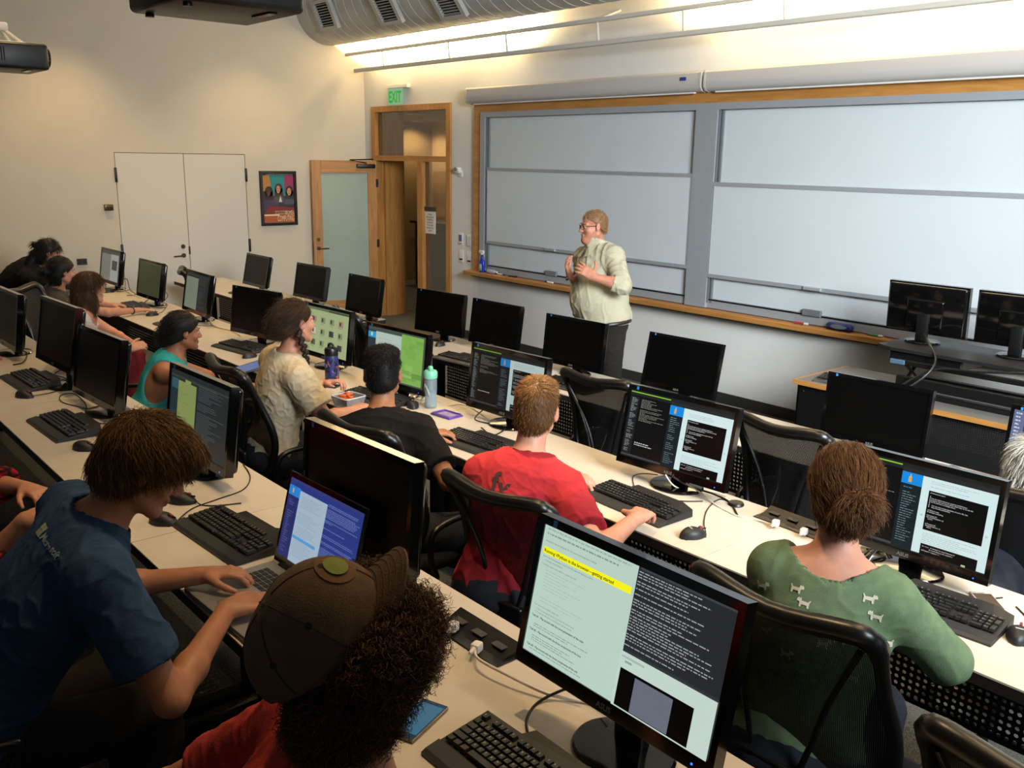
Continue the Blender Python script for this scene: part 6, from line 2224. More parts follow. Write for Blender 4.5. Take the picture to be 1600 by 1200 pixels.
# ---- 10 woman in black leaning over
J = joints(pel=(-10.02, 1.95, 0.74), hd=at(77, 394, Y=2.36), yaw=-12, look=(-14, 14, 0), sw=0.18, fz=0.12, neck=0.17,
           elR=(-9.42, 2.40, 0.96), wrR=(-9.62, 2.62, 0.91), elL=(-10.0, 2.45, 0.95), wrL=(-9.85, 2.66, 0.91))
t, B, S, (r, f, up), cm = seated('black-haired woman in black hoodie leaning forward at farthest seat', (-10.02, 1.95, 0.12), J, SKIN_LIGHT, 'hoodie', 0.008, 1.15, 1.25, hands=[
    ((J['wrR'], V3(0, 1, 0), V3(0, 0, 1), -1), dict(curl=30)), ((J['wrL'], V3(0.3, 0.9, 0), V3(0, 0, 1), 1), dict(curl=30))],
    sl=1.9, col='#0c0c0d', fold=0.010, legcol='#121216', topkind='hoodie', offs=0.03, sleeve_r=(0.095, 0.085))
ex = [ell(Lh(J, 0, -0.06, -0.06), (0.075, 0.06, 0.08), J['R'], 0.02), ell(Lh(J, -0.02, -0.13, 0.04), (0.03, 0.03, 0.03), J['R'], 0.012), cone(Lh(J, 0.0, -0.11, -0.05), Lh(J, 0.03, -0.16, -0.20), 0.05, 0.04, 0.02)]
head_hair(J, t, Hk, 1500, 0.06, 'down', 0.016, (0.084, 0.055), (-0.085, -0.085), 0.97, ex, 0.2, voxel=0.008, rad=0.0014)
eyes(J, t, 0.97)
finish(t)

# ---- 11 ponytailed woman in the green sweater
J = joints(pel=(-1.12, 1.98, 0.69), hd=at(1318, 762, Y=2.22), yaw=16, look=(40, 4, 0), sw=0.15, fz=0.12, neck=0.185, shyaw=2,
           elR=(-0.90, 2.33, 0.965), wrR=(-1.10, 2.50, 0.925), elL=(-1.42, 2.34, 0.94), wrL=(-1.34, 2.58, 0.915))
t, B, S, (r, f, up), cm = seated('woman with brown ponytail in green sweater patterned with white dogs', (-1.12, 1.98, 0.12), J, SKIN_PALE, 'sweater', 0.005, 0.93, 0.92, hands=[
    ((J['wrR'], V3(-0.8, 0.5, 0.0), V3(0, 0, 1), -1), dict(curl=30)), ((J['wrL'], V3(0.3, 0.9, 0.0), V3(0, 0, 1), 1), dict(curl=30))],
    sl=(1.25, 1.12), col='#64795a', fold=0.006, foldf=16, neck=0.118, topkind='sweater', legcol='#22252e', hs=0.98, armw=0.95, sleeve_r=(0.072, 0.062), necky=-0.03)
Hp = hair_mat('hair_chestnut', '#4a2f1a', '#7a5434')
bun = Lh(J, 0.0, -0.128, 0.012)
ex = [ell(Lh(J, 0, -0.115, -0.005), (0.045, 0.035, 0.04), J['R'], 0.02)]
hv, hf, _ = head_hair(J, t, Hp, 6500, 0.055, 'back', 0.017, (0.086, 0.055), (-0.088, -0.082), 0.98, ex, 0.05, voxel=0.005, rad=0.0009, jitter=0.12)
pt = [ell(bun + J['R'] @ V3(0.015, -0.025, -0.015), (0.042, 0.036, 0.038), J['R'], 0.02), ell(bun + J['R'] @ V3(-0.005, -0.016, -0.042), (0.040, 0.030, 0.034), J['R'], 0.02)]
o, pv, pf = skin_mesh('ponytail', pt, 0.006, Hp, t)
strands('ponytail_strands', pv, vnormals(pv, pf), 2600, lambda p: (p - bun) * 6 + V3(0, 0, -0.35), Hp, t, 0.042, 4, 0.0009, 0.40, seed=12)
strands('nape_strands', hv, vnormals(hv, hf), 900, flow_from(J['R'], J['hd'], 'fall'), Hp, t, 0.045, 4, 0.0008, 0.15, pick=((hv - np.array(J['hd'])) @ J['R'])[:, 2] < -0.03, seed=15)
MB().tube([tuple(bun + J['R'] @ V3(0.026 * math.cos(a), 0.012, 0.026 * math.sin(a) + 0.01)) for a in np.linspace(0, 6.28, 17)[:-1]], 0.006, 6, True).build('hair_tie', mat('hair_tie_red', '#a03030', 0.7), t, 60)
DOG = [(-0.016, -0.011), (-0.011, -0.011), (-0.010, -0.004), (0.005, -0.004), (0.006, -0.011), (0.011, -0.011), (0.011, 0.001), (0.014, 0.003), (0.019, 0.003), (0.019, 0.009), (0.014, 0.014), (0.012, 0.011), (0.008, 0.014), (0.006, 0.006), (-0.012, 0.005), (-0.017, 0.012), (-0.019, 0.010), (-0.016, 0.003)]
md = mat('dog_white', '#c8c4b0', 0.9)
up_o = np.array(up)
for i, (a_, b_) in enumerate(((-0.06, -0.10), (-0.035, -0.13), (-0.155, -0.12), (0.115, -0.075), (0.135, -0.115), (0.035, -0.215), (0.072, -0.195), (0.165, -0.175), (-0.12, -0.23), (-0.05, -0.27), (0.11, -0.28))):
    sg = -1 if i % 3 == 1 else 1
    o_ = J['nk'] + up * b_ + r * a_ - f * 0.12
    decal('printed_dog', [([(sg * x_ * 0.95, y_ * 0.95) for x_, y_ in DOG], [tuple(range(len(DOG))) if sg > 0 else tuple(reversed(range(len(DOG))))])], o_, r, up, S, md, t)
eyes(J, t, 0.98)
finish(t)

# ---- 12 red plaid sleeve at the picture edge
J = joints(pel=(-3.62, 0.22, 0.81), hd=(-3.60, 0.42, 1.50), yaw=-6, look=(-6, 10, 0), sw=0.19, fz=0.24, neck=0.17,
           elR=(-3.32, 0.48, 1.03), wrR=(-3.22, 0.62, 1.035), elL=(-3.80, 0.62, 1.02), wrL=(-3.60, 0.72, 1.03))
J['wrR'] = np.array(at(40, 812, Y=0.62)); J['elR'] = np.array(at(-40, 900, Y=0.47))
t, B, S, (r, f, up), cm = seated('person in red plaid shirt with folded arms at picture edge', (-3.62, 0.22, 0.24), J, SKIN_LIGHT, 'shirt', 0.0065, 1.05, 1.0, hands=[
    ((J['wrR'], V3(0.5, 0.8, 0.12), V3(0.4, -0.2, 1), -1), dict(curl=40, s=1.05)), ((J['wrL'], V3(0.8, 0.3, 0), V3(0, 0, 1), 1), dict(curl=40))],
    sl=1.55, col='#7a1420', fold=0.011, legcol='#14141a', sleeve_r=(0.085, 0.075))
head_hair(J, t, Hb, 800, 0.04, 'forward', 0.014, voxel=0.008, rad=0.0014)
eyes(J, t)
pl = MATS['cloth_7a1420']
nt = pl.node_tree
wv = nt.nodes.new('ShaderNodeTexWave'); wv.inputs['Scale'].default_value = 9; wv.bands_direction = 'X'
wv2 = nt.nodes.new('ShaderNodeTexWave'); wv2.inputs['Scale'].default_value = 9; wv2.bands_direction = 'Z'
tc = nt.nodes.new('ShaderNodeTexCoord')
nt.links.new(tc.outputs['Object'], wv.inputs['Vector']); nt.links.new(tc.outputs['Object'], wv2.inputs['Vector'])
mu = nt.nodes.new('ShaderNodeMath'); mu.operation = 'MULTIPLY'
nt.links.new(wv.outputs['Fac'], mu.inputs[0]); nt.links.new(wv2.outputs['Fac'], mu.inputs[1])
rp = nt.nodes.new('ShaderNodeValToRGB')
rp.color_ramp.elements[0].color = (*lin('#1c0c10'), 1); rp.color_ramp.elements[1].color = (*lin('#a81c2c'), 1)
rp.color_ramp.elements[1].position = 0.45
nt.links.new(mu.outputs[0], rp.inputs[0]); nt.links.new(rp.outputs[0], nt.nodes['Principled BSDF'].inputs['Base Color'])
finish(t)

# ---- 13 white-haired person at the right picture edge
J = joints(pel=(-1.24, 3.62, 0.56), hd=at(1616, 730, Y=3.78), yaw=10, look=(10, 4, 0), sw=0.18, fz=0.0, neck=0.17)
t, B, S, (r, f, up), cm = seated('white-haired person in dark shirt before the purple editor screen', (-1.24, 3.62, 0.0), J, SKIN_LIGHT, 'shirt', 0.008, 1.0, 1.0, sl=0.7, col='#2a2c34', legcol='#1c1c22')
Hx = hair_mat('hair_white', '#a8a294', '#c8c4b8')
head_hair(J, t, Hx, 1500, 0.045, 'down', 0.016, voxel=0.008, rad=0.0014, lift=0.45)
eyes(J, t)
finish(t)

# ---- 14 person whose hand shows at the left picture edge
J = joints(pel=(-6.40, 0.28, 0.81), hd=(-6.42, 0.46, 1.50), yaw=0, sw=0.19, fz=0.24, neck=0.17, elR=(-6.22, 0.80, 1.04), wrR=(-6.22, 1.06, 1.03), elL=(-6.7, 0.7, 1.02), wrL=(-6.6, 0.95, 1.03))
t, B, S, (r, f, up), cm = seated('person in dark jacket whose hand rests on rear desk at picture edge', (-6.40, 0.28, 0.24), J, SKIN_LIGHT, 'jacket', 0.008, 1.05, 1.0, hands=[
    ((J['wrR'], V3(0.05, 1, 0), V3(0, 0, 1), -1), dict(curl=25)), ((J['wrL'], V3(0.2, 0.9, 0), V3(0, 0, 1), 1), dict(curl=25))], sl=1.9, col='#16161a', legcol='#14141a', topkind='jacket', sleeve_r=(0.08, 0.07))
head_hair(J, t, Hk, 800, 0.04, 'forward', 0.014, voxel=0.008, rad=0.0014)
eyes(J, t)
finish(t)
# ------------------------------------------------------------------ instructor desk and riser
it = thing('instructor_desk', 'black perforated instructor desk with oak edge near the whiteboard', 'desk', (-2.2, 6.05, 0))
L0, L1 = -1.30, 1.25
MB().rbox(((L0 + L1) / 2, 0, 0.732), (L1 - L0, 0.72, 0.028), 0.003, 1).build('desk_top', mat('desk_grey_top', '#6a6762', 0.5), it)
MB().span((L0, -0.372, 0.716), (L1, -0.360, 0.748)).span((L0 - 0.012, -0.372, 0.716), (L0, 0.36, 0.748)).build('oak_edge', M_OAKH, it)
MB().box(((L0 + L1) / 2, -0.33, 0.36), (L1 - L0 - 0.04, 0.004, 0.70)).build('modesty_panel', M_PERF_FINE, it)
for x in (L0 + 0.02, L1 - 0.02):
    MB().rbox((x, 0, 0.36), (0.03, 0.66, 0.71), 0.004, 1).build('side_panel', M_STEEL, it)
MB().span((L0 + 0.03, -0.345, 0.04), (L0 + 0.34, -0.336, 0.70)).build('front_panel', M_STEEL, it)
MB().lathe([(0.010, 0), (0.008, 0.004), (0, 0.005)], 12, (0, 0, 0), Matrix.Translation((L0 + 0.06, -0.346, 0.67)) @ RX90).build('panel_screw', M_CHROME, it)
kbp = at(1276, 590, z=0.76)
kt = thing('keyboard', 'black keyboard tilted up on the instructor desk corner', 'keyboard', (-3.18, 5.86, 0.748), 0.05)
obj('case', KBM['body'], kt, None, (math.radians(4), 0, 0)); obj('palm_rest', KBM['palm'], kt, None, (math.radians(4), 0, 0))
k_ = obj('keys', KBM['keys'], kt, None, (math.radians(4), 0, 0)); k_['kind'] = 'stuff'
rs = thing('desk_riser', 'black sit-stand riser platform on the instructor desk', 'desk riser', (-2.45, 6.18, 0.746))
out = [(-0.62, -0.18), (-0.50, -0.24), (0.95, -0.24), (1.0, -0.18), (1.0, 0.26), (-0.48, 0.30), (-0.60, 0.22)]
MB().prism(out, 0.022, None, 0, 0.275).build('platform', mat('riser_black', '#17181a', 0.45), rs)
MB().rbox((-0.28, -0.02, 0.235), (0.50, 0.36, 0.075), 0.01, 1).build('drawer_box', M_BLACK, rs)
MB().rbox((0.25, -0.26, 0.215), (1.35, 0.03, 0.035), 0.004, 1).build('front_rail', M_BLACKMETAL, rs)
MB().rbox((0.25, -0.26, 0.02), (1.5, 0.06, 0.035), 0.006, 1).rbox((0.25, 0.22, 0.02), (1.5, 0.06, 0.035), 0.006, 1).build('base_rail', M_BLACKMETAL, rs)
MB().rbox((0.25, -0.31, 0.10), (1.30, 0.03, 0.07), 0.006, 1).build('keyboard_tray', M_BLACKMETAL, rs)
for x in (-0.40, 0.90):
    for a_, b_ in (((x, -0.25, 0.03), (x, 0.02, 0.21)), ((x, 0.06, 0.03), (x, -0.24, 0.21))):
        MB().tube([a_, b_], 0.014, 6, flat=0.6).build('scissor_bar', M_BLACKMETAL, rs)
MB().rbox((-0.42, -0.283, 0.215), (0.10, 0.012, 0.032), 0.003, 1).build('grip_lever', mat('lever_blue', '#4a6478', 0.4), rs)
MB().rbox((0.55, -0.05, 0.304), (0.35, 0.16, 0.012), 0.003, 1).build('papers', mat('paper', '#d8d2c6', 0.8), rs)
for x, lab in ((-2.90, 'glossy monitor turned away on the riser, its stand towards the seats'), (-2.28, 'second glossy monitor turned away on the riser, cut by picture edge')):
    m_ = monitor(x, 6.32, 1, lab, 0, 3, None, z=1.044, flip=True, detail=False, group=None)
    v, f_ = text_mesh('ASUS', 0.026, 0.03, 'CENTER')
cb = MB().tube(bez([(-2.86, 6.20, 1.12), (-2.75, 6.05, 1.10), (-2.62, 5.90, 1.02), (-2.62, 5.80, 0.93), (-2.75, 5.72, 0.80), (-2.95, 5.64, 0.70)], 8), 0.008, 6).build('monitor_cable', M_CABLE, None, 60)
tag(cb, 'black cable bundle draped from riser monitor stand over the desk edge', 'cable')
cb = MB().tube(bez([(-1.4, 6.05, 1.16), (-1.9, 5.92, 1.06), (-2.3, 5.86, 1.00), (-2.60, 5.85, 0.96), (-2.78, 5.76, 0.82)], 8), 0.008, 6).build('monitor_cable', M_CABLE, None, 60)
tag(cb, 'second black cable sweeping in from the far monitor across the riser front', 'cable')

# ------------------------------------------------------------------ things on the whiteboard ledge
ZT = 0.894
YT = YW - 0.085


def ledge(px, py):
    p = at(px, py, Y=YT)
    return (p.x, YT, ZT)


sb = thing('spray_bottle', 'blue spray cleaner bottle with white trigger on whiteboard ledge', 'spray bottle', ledge(753, 421))
MB().lathe([(0.0, 0), (0.042, 0.0), (0.046, 0.01), (0.046, 0.10), (0.040, 0.13), (0.020, 0.165), (0.016, 0.20), (0.016, 0.215)], 20, (0, 0, 0), None, 0, 1.0, 0.62).build('bottle', mat('bottle_blue', '#1c2fae', 0.25), sb, 40)
MB().lathe([(0.0475, 0.02), (0.0475, 0.10)], 14, (0, -0.002, 0), None, 0, 0.8, 0.60).build('label', mat('label_pale', '#9fb0c8', 0.5), sb, 40)
MB().rbox((0.0, -0.029, 0.035), (0.05, 0.004, 0.022), 0.001, 1).build('label_band', mat('label_green', '#6f9a3a', 0.5), sb)
MB().rbox((0.0, -0.005, 0.245), (0.085, 0.03, 0.035), 0.008, 2).lathe([(0.018, 0.21), (0.018, 0.235)], 14).tube([(0.03, -0.005, 0.24), (0.045, -0.005, 0.215), (0.046, -0.005, 0.19)], 0.006, 6).build('trigger', M_WHITE, sb, 40)
wp = thing('wipes_pack', 'pale lavender bottle lying on ledge beside the blue spray cleaner', 'bottle', ledge(768, 424))
MB().lathe([(0.0, -0.07), (0.022, -0.07), (0.024, -0.06), (0.024, 0.05), (0.012, 0.07), (0, 0.07)], 16, (0, 0, 0), Matrix.Translation((0, 0, 0.0245)) @ Matrix.Rotation(math.radians(90), 4, 'Y')).build('bottle', mat('lavender', '#a8a6bc', 0.4), wp, 40)
MB().lathe([(0.0125, 0.07), (0.0125, 0.105), (0, 0.107)], 14, (0, 0, 0), Matrix.Translation((0, 0, 0.0245)) @ Matrix.Rotation(math.radians(90), 4, 'Y')).build('cap', M_WHITE, wp, 40)


def marker(px, py, body, cap, label, rz=0.0):
    t = thing('marker_pen', label, 'marker', ledge(px, py), rz, 'marker pens on the ledge')
    T = Matrix.Translation((0, 0, 0.0095)) @ Matrix.Rotation(math.radians(90), 4, 'Y')
    MB().lathe([(0, -0.065), (0.008, -0.065), (0.0095, -0.06), (0.0095, 0.03)], 12, (0, 0, 0), T).build('barrel', mat('pen_' + body.strip('#'), body, 0.4), t, 40)
    MB().lathe([(0.0102, 0.03), (0.0102, 0.062), (0.008, 0.068), (0, 0.068)], 12, (0, 0, 0), T).build('cap', mat('pen_' + cap.strip('#'), cap, 0.4), t, 40)


marker(783, 427, '#d8d8d8', '#3a3078', 'white marker with purple cap on ledge beside the lavender bottle')
marker(801, 430, '#2a2a30', '#15151a', 'black marker lying past the purple-capped one on ledge', 0.1)
marker(858, 439, '#d8d8d8', '#0c0c0c', 'white marker with black cap on ledge beside the lecturer', 3.1)
marker(1252, 499, '#b03038', '#c8c4c0', 'red marker on the ledge near the navy eraser', 0.1)
marker(1368, 517, '#3a7a48', '#d0d0c8', 'green marker on the ledge past the navy eraser', 0.0)
er = thing('board_eraser', 'navy blue whiteboard eraser with grey oval on ledge', 'eraser', ledge(1313, 507))
MB().rbox((0, 0, 0.036), (0.23, 0.06, 0.052), 0.02, 3).build('eraser_body', mat('eraser_navy', '#1c2560', 0.4), er, 40)
MB().lathe([(0.075, 0), (0.07, 0.006), (0, 0.007)], 24, (0, 0, 0), Matrix.Translation((0.0, -0.029, 0.034)) @ RX90 @ Matrix.Scale(0.25, 4, (0, 1, 0))).build('oval_grip', mat('eraser_grey', '#6c7078', 0.5), er, 40)
MB().rbox((0, 0, 0.006), (0.22, 0.056, 0.012), 0.003, 1).build('felt_pad', M_BLACK, er)

# ------------------------------------------------------------------ laptops
def laptop(x, y, z, rz, label, items, w_=0.375, d_=0.25, tilt=15, pitch=0.0, body=None, strength=1):
    t = thing('laptop', label, 'laptop', (x, y, z), math.radians(rz))
    t.rotation_euler = (math.radians(pitch), 0, math.radians(rz))
    MB().rbox((0, 0, 0.010), (w_, d_, 0.018), 0.005, 2).build('base', body or mat('laptop_silver', '#a9a8a5', 0.35, 0.5), t, 40)
    ks = MB()
    for r_ in range(5):
        for c in range(14):
            ks.box((-w_ * 0.38 + c * w_ * 0.058, d_ * 0.33 - r_ * 0.0185, 0.0195), (w_ * 0.048, 0.0155, 0.003), None, 0, 0.92)
    ks = ks.build('keys', M_KEY, t); ks['kind'] = 'stuff'
    MB().box((-0.02, -d_ * 0.28, 0.0192), (0.105, 0.065, 0.0006)).build('touchpad', mat('touchpad', '#8f8e8b', 0.3, 0.4), t)
    MB().tube([(-w_ * 0.4, d_ / 2, 0.018), (w_ * 0.4, d_ / 2, 0.018)], 0.008, 8).build('hinge', M_BLACK, t, 40)
    lid = MB().rbox((0, 0, d_ / 2), (w_, 0.008, d_), 0.003, 1).build('lid', M_GLOSS, t, None, (0, d_ / 2 + 0.004, 0.020), (math.radians(-tilt), 0, 0))
    sw_, sh_ = w_ - 0.03, d_ - 0.045
    MB().quad((-sw_ / 2, -0.0045, 0.027), (sw_ / 2, -0.0045, 0.027), (sw_ / 2, -0.0045, 0.027 + sh_), (-sw_ / 2, -0.0045, 0.027 + sh_)).build('screen', M_SCROFF, lid)
    content(lid, items, sw_, sh_, Matrix.Translation((-sw_ / 2, -0.0046, 0.027 + sh_)) @ RX90)
    return t


s_ = 0.62
blue = [(0, 0, 1, 1, '#2c3c86', s_), (0, 0.10, 0.15, 1, '#2a2f6a', s_), (0, 0.0, 1, 0.035, '#3a3f7c', s_), (0, 0.09, 0.16, 0.215, '#2f86dc', s_), (0.05, 0.12, 0.07, 0.18, '#c8b070', s_), (0.16, 0.11, 0.545, 1, '#a9bed0', s_)]
blue += lines(201, 0.03, 0.24, 0.12, 0.98, 26, '#5a64a0', (0.4, 1), 0.35, st=s_) + lines(202, 0.20, 0.16, 0.50, 0.92, 30, '#8ea4ba', (0.6, 1), 0.3, st=s_) + [(0.18, 0.66, 0.505, 0.70, '#5f9fd8', s_)]
blue += lines(203, 0.57, 0.07, 0.99, 0.30, 12, '#6f80b8', (0.85, 1), 0.5, st=s_) + lines(204, 0.57, 0.30, 0.85, 0.40, 4, '#6f80b8', (0.3, 1), 0.4, st=s_) + lines(205, 0.57, 0.46, 0.99, 0.50, 2, '#7c8cc0', (0.8, 1), 0.3, st=s_) + lines(206, 0.57, 0.52, 0.99, 0.78, 14, '#6478b0', (0.9, 1), 0.6, st=s_) + lines(207, 0.57, 0.80, 0.9, 0.86, 3, '#7c8cc0', (0.5, 1), 0.3, st=s_)
laptop(-2.275, 1.035, 0.991, 2, 'open silver laptop with blue and white screen under the boy\'s hands', blue, 0.435, 0.290, 15)
laptop(-5.08, 2.20, 0.835, -28, 'open silver laptop with pale blue screen on the teal-topped woman\'s knees', [(0, 0, 1, 1, '#8f9fd0', 0.62), (0, 0.03, 1, 0.07, '#a8b4dc', 0.62)] + lines(211, 0.1, 0.15, 0.8, 0.9, 18, '#a4b0dc', (0.3, 1), 0.3, st=0.62), 0.30, 0.21, 28)
tb = thing('tablet', 'dark tablet with bluish screen leaning at desk edge behind the braided woman', 'tablet', tuple(at(388, 583, z=0.872)), math.radians(-10))
MB().rbox((0, 0.0, 0.0), (0.20, 0.27, 0.009), 0.004, 2, Matrix.Rotation(math.radians(12), 4, 'X') @ Matrix.Translation((0, 0, 0.033))).build('case', M_BLACK, tb, 40)
MB().box((0, 0, 0), (0.165, 0.22, 0.0008), Matrix.Rotation(math.radians(12), 4, 'X') @ Matrix.Translation((0, 0, 0.0378))).build('screen', glow('#6f86c0', 0.4), tb)


def phone(px, py, z, rz, label, scr, edge, w_=0.072, l_=0.146, glow_s=0.35):
    p = at(px, py, z=z + 0.006)
    t = thing('smartphone', label, 'phone', (p.x, p.y, z), math.radians(rz))
    MB().rbox((0, 0, 0.0045), (w_, l_, 0.008), 0.0035, 3).build('case', edge, t, 40)
    MB().box((0, 0, 0.0088), (w_ - 0.004, l_ - 0.004, 0.0005)).build('front_glass', mat('phone_front_' + label[:4].strip(), scr[1], 0.2), t)
    MB().box((0, 0.002, 0.0092), (w_ - 0.010, l_ - 0.034, 0.0004)).build('screen', glow(scr[0], glow_s), t)
    MB().rbox((0, -l_ / 2 + 0.009, 0.0092), (0.016, 0.006, 0.001), 0.0004, 1).build('home_button', M_CHROME, t)
    MB().box((0, l_ / 2 - 0.010, 0.0092), (0.02, 0.003, 0.0006)).build('earpiece', M_CHROME, t)


phone(653, 1124, 0.991, 21, 'blue smartphone lying on desk next to nearest keyboard', ('#4f88a8', '#27496a'), mat('phone_gold', '#a08a70', 0.35, 0.6), 0.074, 0.150)
phone(1544, 941, 0.871, 44, 'rose gold smartphone with white front beside the green-sweatered woman', ('#7a6055', '#c8b8ac'), mat('phone_rose', '#b08878', 0.35, 0.6), 0.070, 0.140, 0.15)
phone(512, 602, 0.871, -60, 'dark phone lying at the foot of the patterned bottle', ('#20242c', '#101014'), M_BLACK)

# ------------------------------------------------------------------ bottles, food, lid
p = at(519, 595, z=0.872)
bt_ = thing('sport_bottle', 'dark blue and orange geometric sport bottle with black lid', 'bottle', (p.x, p.y, 0.871))
MB().lathe([(0.0, 0), (0.035, 0.0), (0.037, 0.005), (0.037, 0.165), (0.034, 0.175)], 28).build('bottle', mat('bottle_navy', '#232b5c', 0.4), bt_, 40)
R = rnd(4)
for i in range(60):
    z, a = R.uniform(0.01, 0.14), R.uniform(0, 6.28)
    n = 3
    pts = []
    tri = [(R.uniform(-0.026, 0.026), R.uniform(-0.032, 0.032)) for _ in range(3)]
    pg = subdiv_poly(tri, 4)
    cu, cv_ = sum(q[0] for q in pg) / 12, sum(q[1] for q in pg) / 12
    rr_ = 0.0376 + 0.00004 * i
    vs = [(rr_ * math.cos(a + u / 0.037), rr_ * math.sin(a + u / 0.037), min(0.163, max(0.004, z + v_))) for k_ in (1, 0.5) for u, v_ in [(cu + (q[0] - cu) * k_, cv_ + (q[1] - cv_) * k_) for q in pg]] + [(rr_ * math.cos(a + cu / 0.037), rr_ * math.sin(a + cu / 0.037), min(0.163, max(0.004, z + cv_)))]
    fcs = [(k_, (k_ + 1) % 12, 12 + (k_ + 1) % 12, 12 + k_) for k_ in range(12)] + [(12 + k_, 12 + (k_ + 1) % 12, 24) for k_ in range(12)]
    cm_ = [mat('facet_orange', '#b0543c', 0.4), mat('facet_black', '#0c0d14', 0.4), mat('facet_blue', '#2c3c8c', 0.4)][i % 3]
    MB().add(vs, fcs).build('facet', cm_, bt_)
MB().lathe([(0.0365, 0.165), (0.038, 0.172), (0.038, 0.20), (0.034, 0.212), (0.022, 0.217), (0, 0.218)], 24).build('lid', M_BLACK, bt_, 40)
MB().tube(bez([(-0.03, 0, 0.19), (-0.028, 0, 0.228), (0.0, 0, 0.24), (0.028, 0, 0.228), (0.03, 0, 0.19)], 5), 0.006, 6, flat=1.0).build('carry_loop', M_BLACK, bt_, 60)
bt_.scale = (1.12, 1.12, 1.0)
MB().rbox((0.0, -0.0375, 0.105), (0.03, 0.002, 0.02), 0.0008, 1).build('maker_mark', mat('facet_pale', '#7c8cb8', 0.4), bt_)

p = at(673, 636, z=0.872)
mb = thing('water_bottle', 'clear water bottle with mint green lid and white carry loop', 'bottle', (p.x, p.y, 0.871))
M_CLEAR = mat('bottle_clear', '#a8c0c8', 0.08, alpha=0.22)
MB().lathe([(0.0, 0.0), (0.034, 0.0), (0.037, 0.006), (0.034, 0.06), (0.037, 0.11), (0.037, 0.17), (0.035, 0.178)], 28).lathe([(0.033, 0.178), (0.035, 0.168), (0.035, 0.11), (0.032, 0.06), (0.034, 0.008), (0.0, 0.006)], 28).build('bottle', M_CLEAR, mb, 60)
MB().lathe([(0, 0.007), (0.0335, 0.009), (0.0315, 0.06), (0.0335, 0.092), (0, 0.092)], 24).build('water', mat('water', '#7c9ca6', 0.08, alpha=0.40), mb, 60)
MB().lathe([(0.038, 0.172), (0.039, 0.178), (0.039, 0.205), (0.033, 0.214), (0.0, 0.216)], 24).rbox((0, 0, 0.226), (0.030, 0.026, 0.03), 0.011, 3).build('lid', mat('mint', '#78c4a8', 0.4), mb, 40)
MB().add([(0.0372 * math.cos(a), 0.0372 * math.sin(a), z_ + dz_) for k in range(9) for a, z_ in ((-2.4 + 0.2 * k, 0.075 + 0.05 * math.sin(k * 0.4)),) for dz_ in (0, 0.02)], [(2 * k, 2 * k + 2, 2 * k + 3, 2 * k + 1) for k in range(8)]).build('printed_swoosh', mat('pale_print', '#c0ccd0', 0.4), mb)
MB().tube(bez([(-0.035, 0, 0.02), (-0.06, -0.02, 0.012), (-0.085, 0.0, 0.030), (-0.075, 0.02, 0.055), (-0.04, 0.01, 0.05)], 6), 0.005, 6).build('carry_loop', M_WHITE, mb, 60)

p = at(545, 632, z=0.875)
cc = thing('food_container', 'clear plastic food container of baby carrots on the desk', 'food container', (p.x, p.y, 0.871), 0.15)
wl_ = MB()
for s1 in (1.0, 0.965):
    pts0 = [(-0.07, -0.07), (0.07, -0.07), (0.07, 0.07), (-0.07, 0.07)]
    n = 4
    vs = [(x * 0.82 * s1, y * 0.82 * s1, 0.0005 if s1 == 1 else 0.003) for x, y in pts0] + [(x * s1, y * s1, 0.055) for x, y in pts0]
    fs = [(i, (i + 1) % 4, 4 + (i + 1) % 4, 4 + i) for i in range(4)] + [(3, 2, 1, 0)]
    wl_.add(vs, fs if s1 == 1 else [tuple(reversed(g_)) for g_ in fs])
mclear = mat('box_clear', '#d0d4d8', 0.25, trans=0.75)
wl_.build('tub', mclear, cc)
MB().tube([(x * 1.02, y * 1.02, 0.055) for x, y in ((-0.07, -0.06), (-0.06, -0.07), (0.06, -0.07), (0.07, -0.06), (0.07, 0.06), (0.06, 0.07), (-0.06, 0.07), (-0.07, 0.06))], 0.004, 6, True).build('rim', mat('rim_pale', '#c4c8cc', 0.3), cc, 60)
mcar = mat('carrot', '#c85a24', 0.45, noise=0.1, scale=60)
R = rnd(9)
car = MB().lathe([(0, -0.022), (0.006, -0.020), (0.0085, -0.008), (0.0085, 0.010), (0.006, 0.020), (0, 0.022)], 10).mesh('carrot', mcar, 60)
for i in range(22):
    o = obj('baby_carrot', car, None, (p.x + R.uniform(-0.038, 0.038), p.y + R.uniform(-0.038, 0.038), 0.871 + 0.016 + 0.014 * (i // 6)), (math.pi / 2 + R.uniform(-0.2, 0.2), R.uniform(-0.2, 0.2), R.uniform(0, 3.1)))
    tag(o, 'small orange baby carrot in the clear plastic food container', 'carrot', 'baby carrots in the clear container')
p = at(698, 648, z=0.875)
ld = thing('container_lid', 'purple plastic container lid lying near the mint-topped bottle', 'lid', (p.x, p.y, 0.871), 0.1)
mp = mat('lid_purple', '#5a3a98', 0.35)
MB().rbox((0, 0, 0.004), (0.155, 0.105, 0.008), 0.003, 2).build('lid_plate', mp, ld, 40)
MB().tube([(-0.072, -0.042, 0.009), (-0.066, -0.048, 0.009), (0.066, -0.048, 0.009), (0.072, -0.042, 0.009), (0.072, 0.042, 0.009), (0.066, 0.048, 0.009), (-0.066, 0.048, 0.009), (-0.072, 0.042, 0.009)], 0.0045, 6, True).build('lid_rim', mp, ld, 60)
MB().box((0.005, 0, 0.0086), (0.10, 0.055, 0.001)).build('lid_inset', mat('lid_inset', '#8a76a8', 0.3), ld)
mouse(645, 633, 2, 'dark mouse half hidden beside the mint-topped bottle', 60)

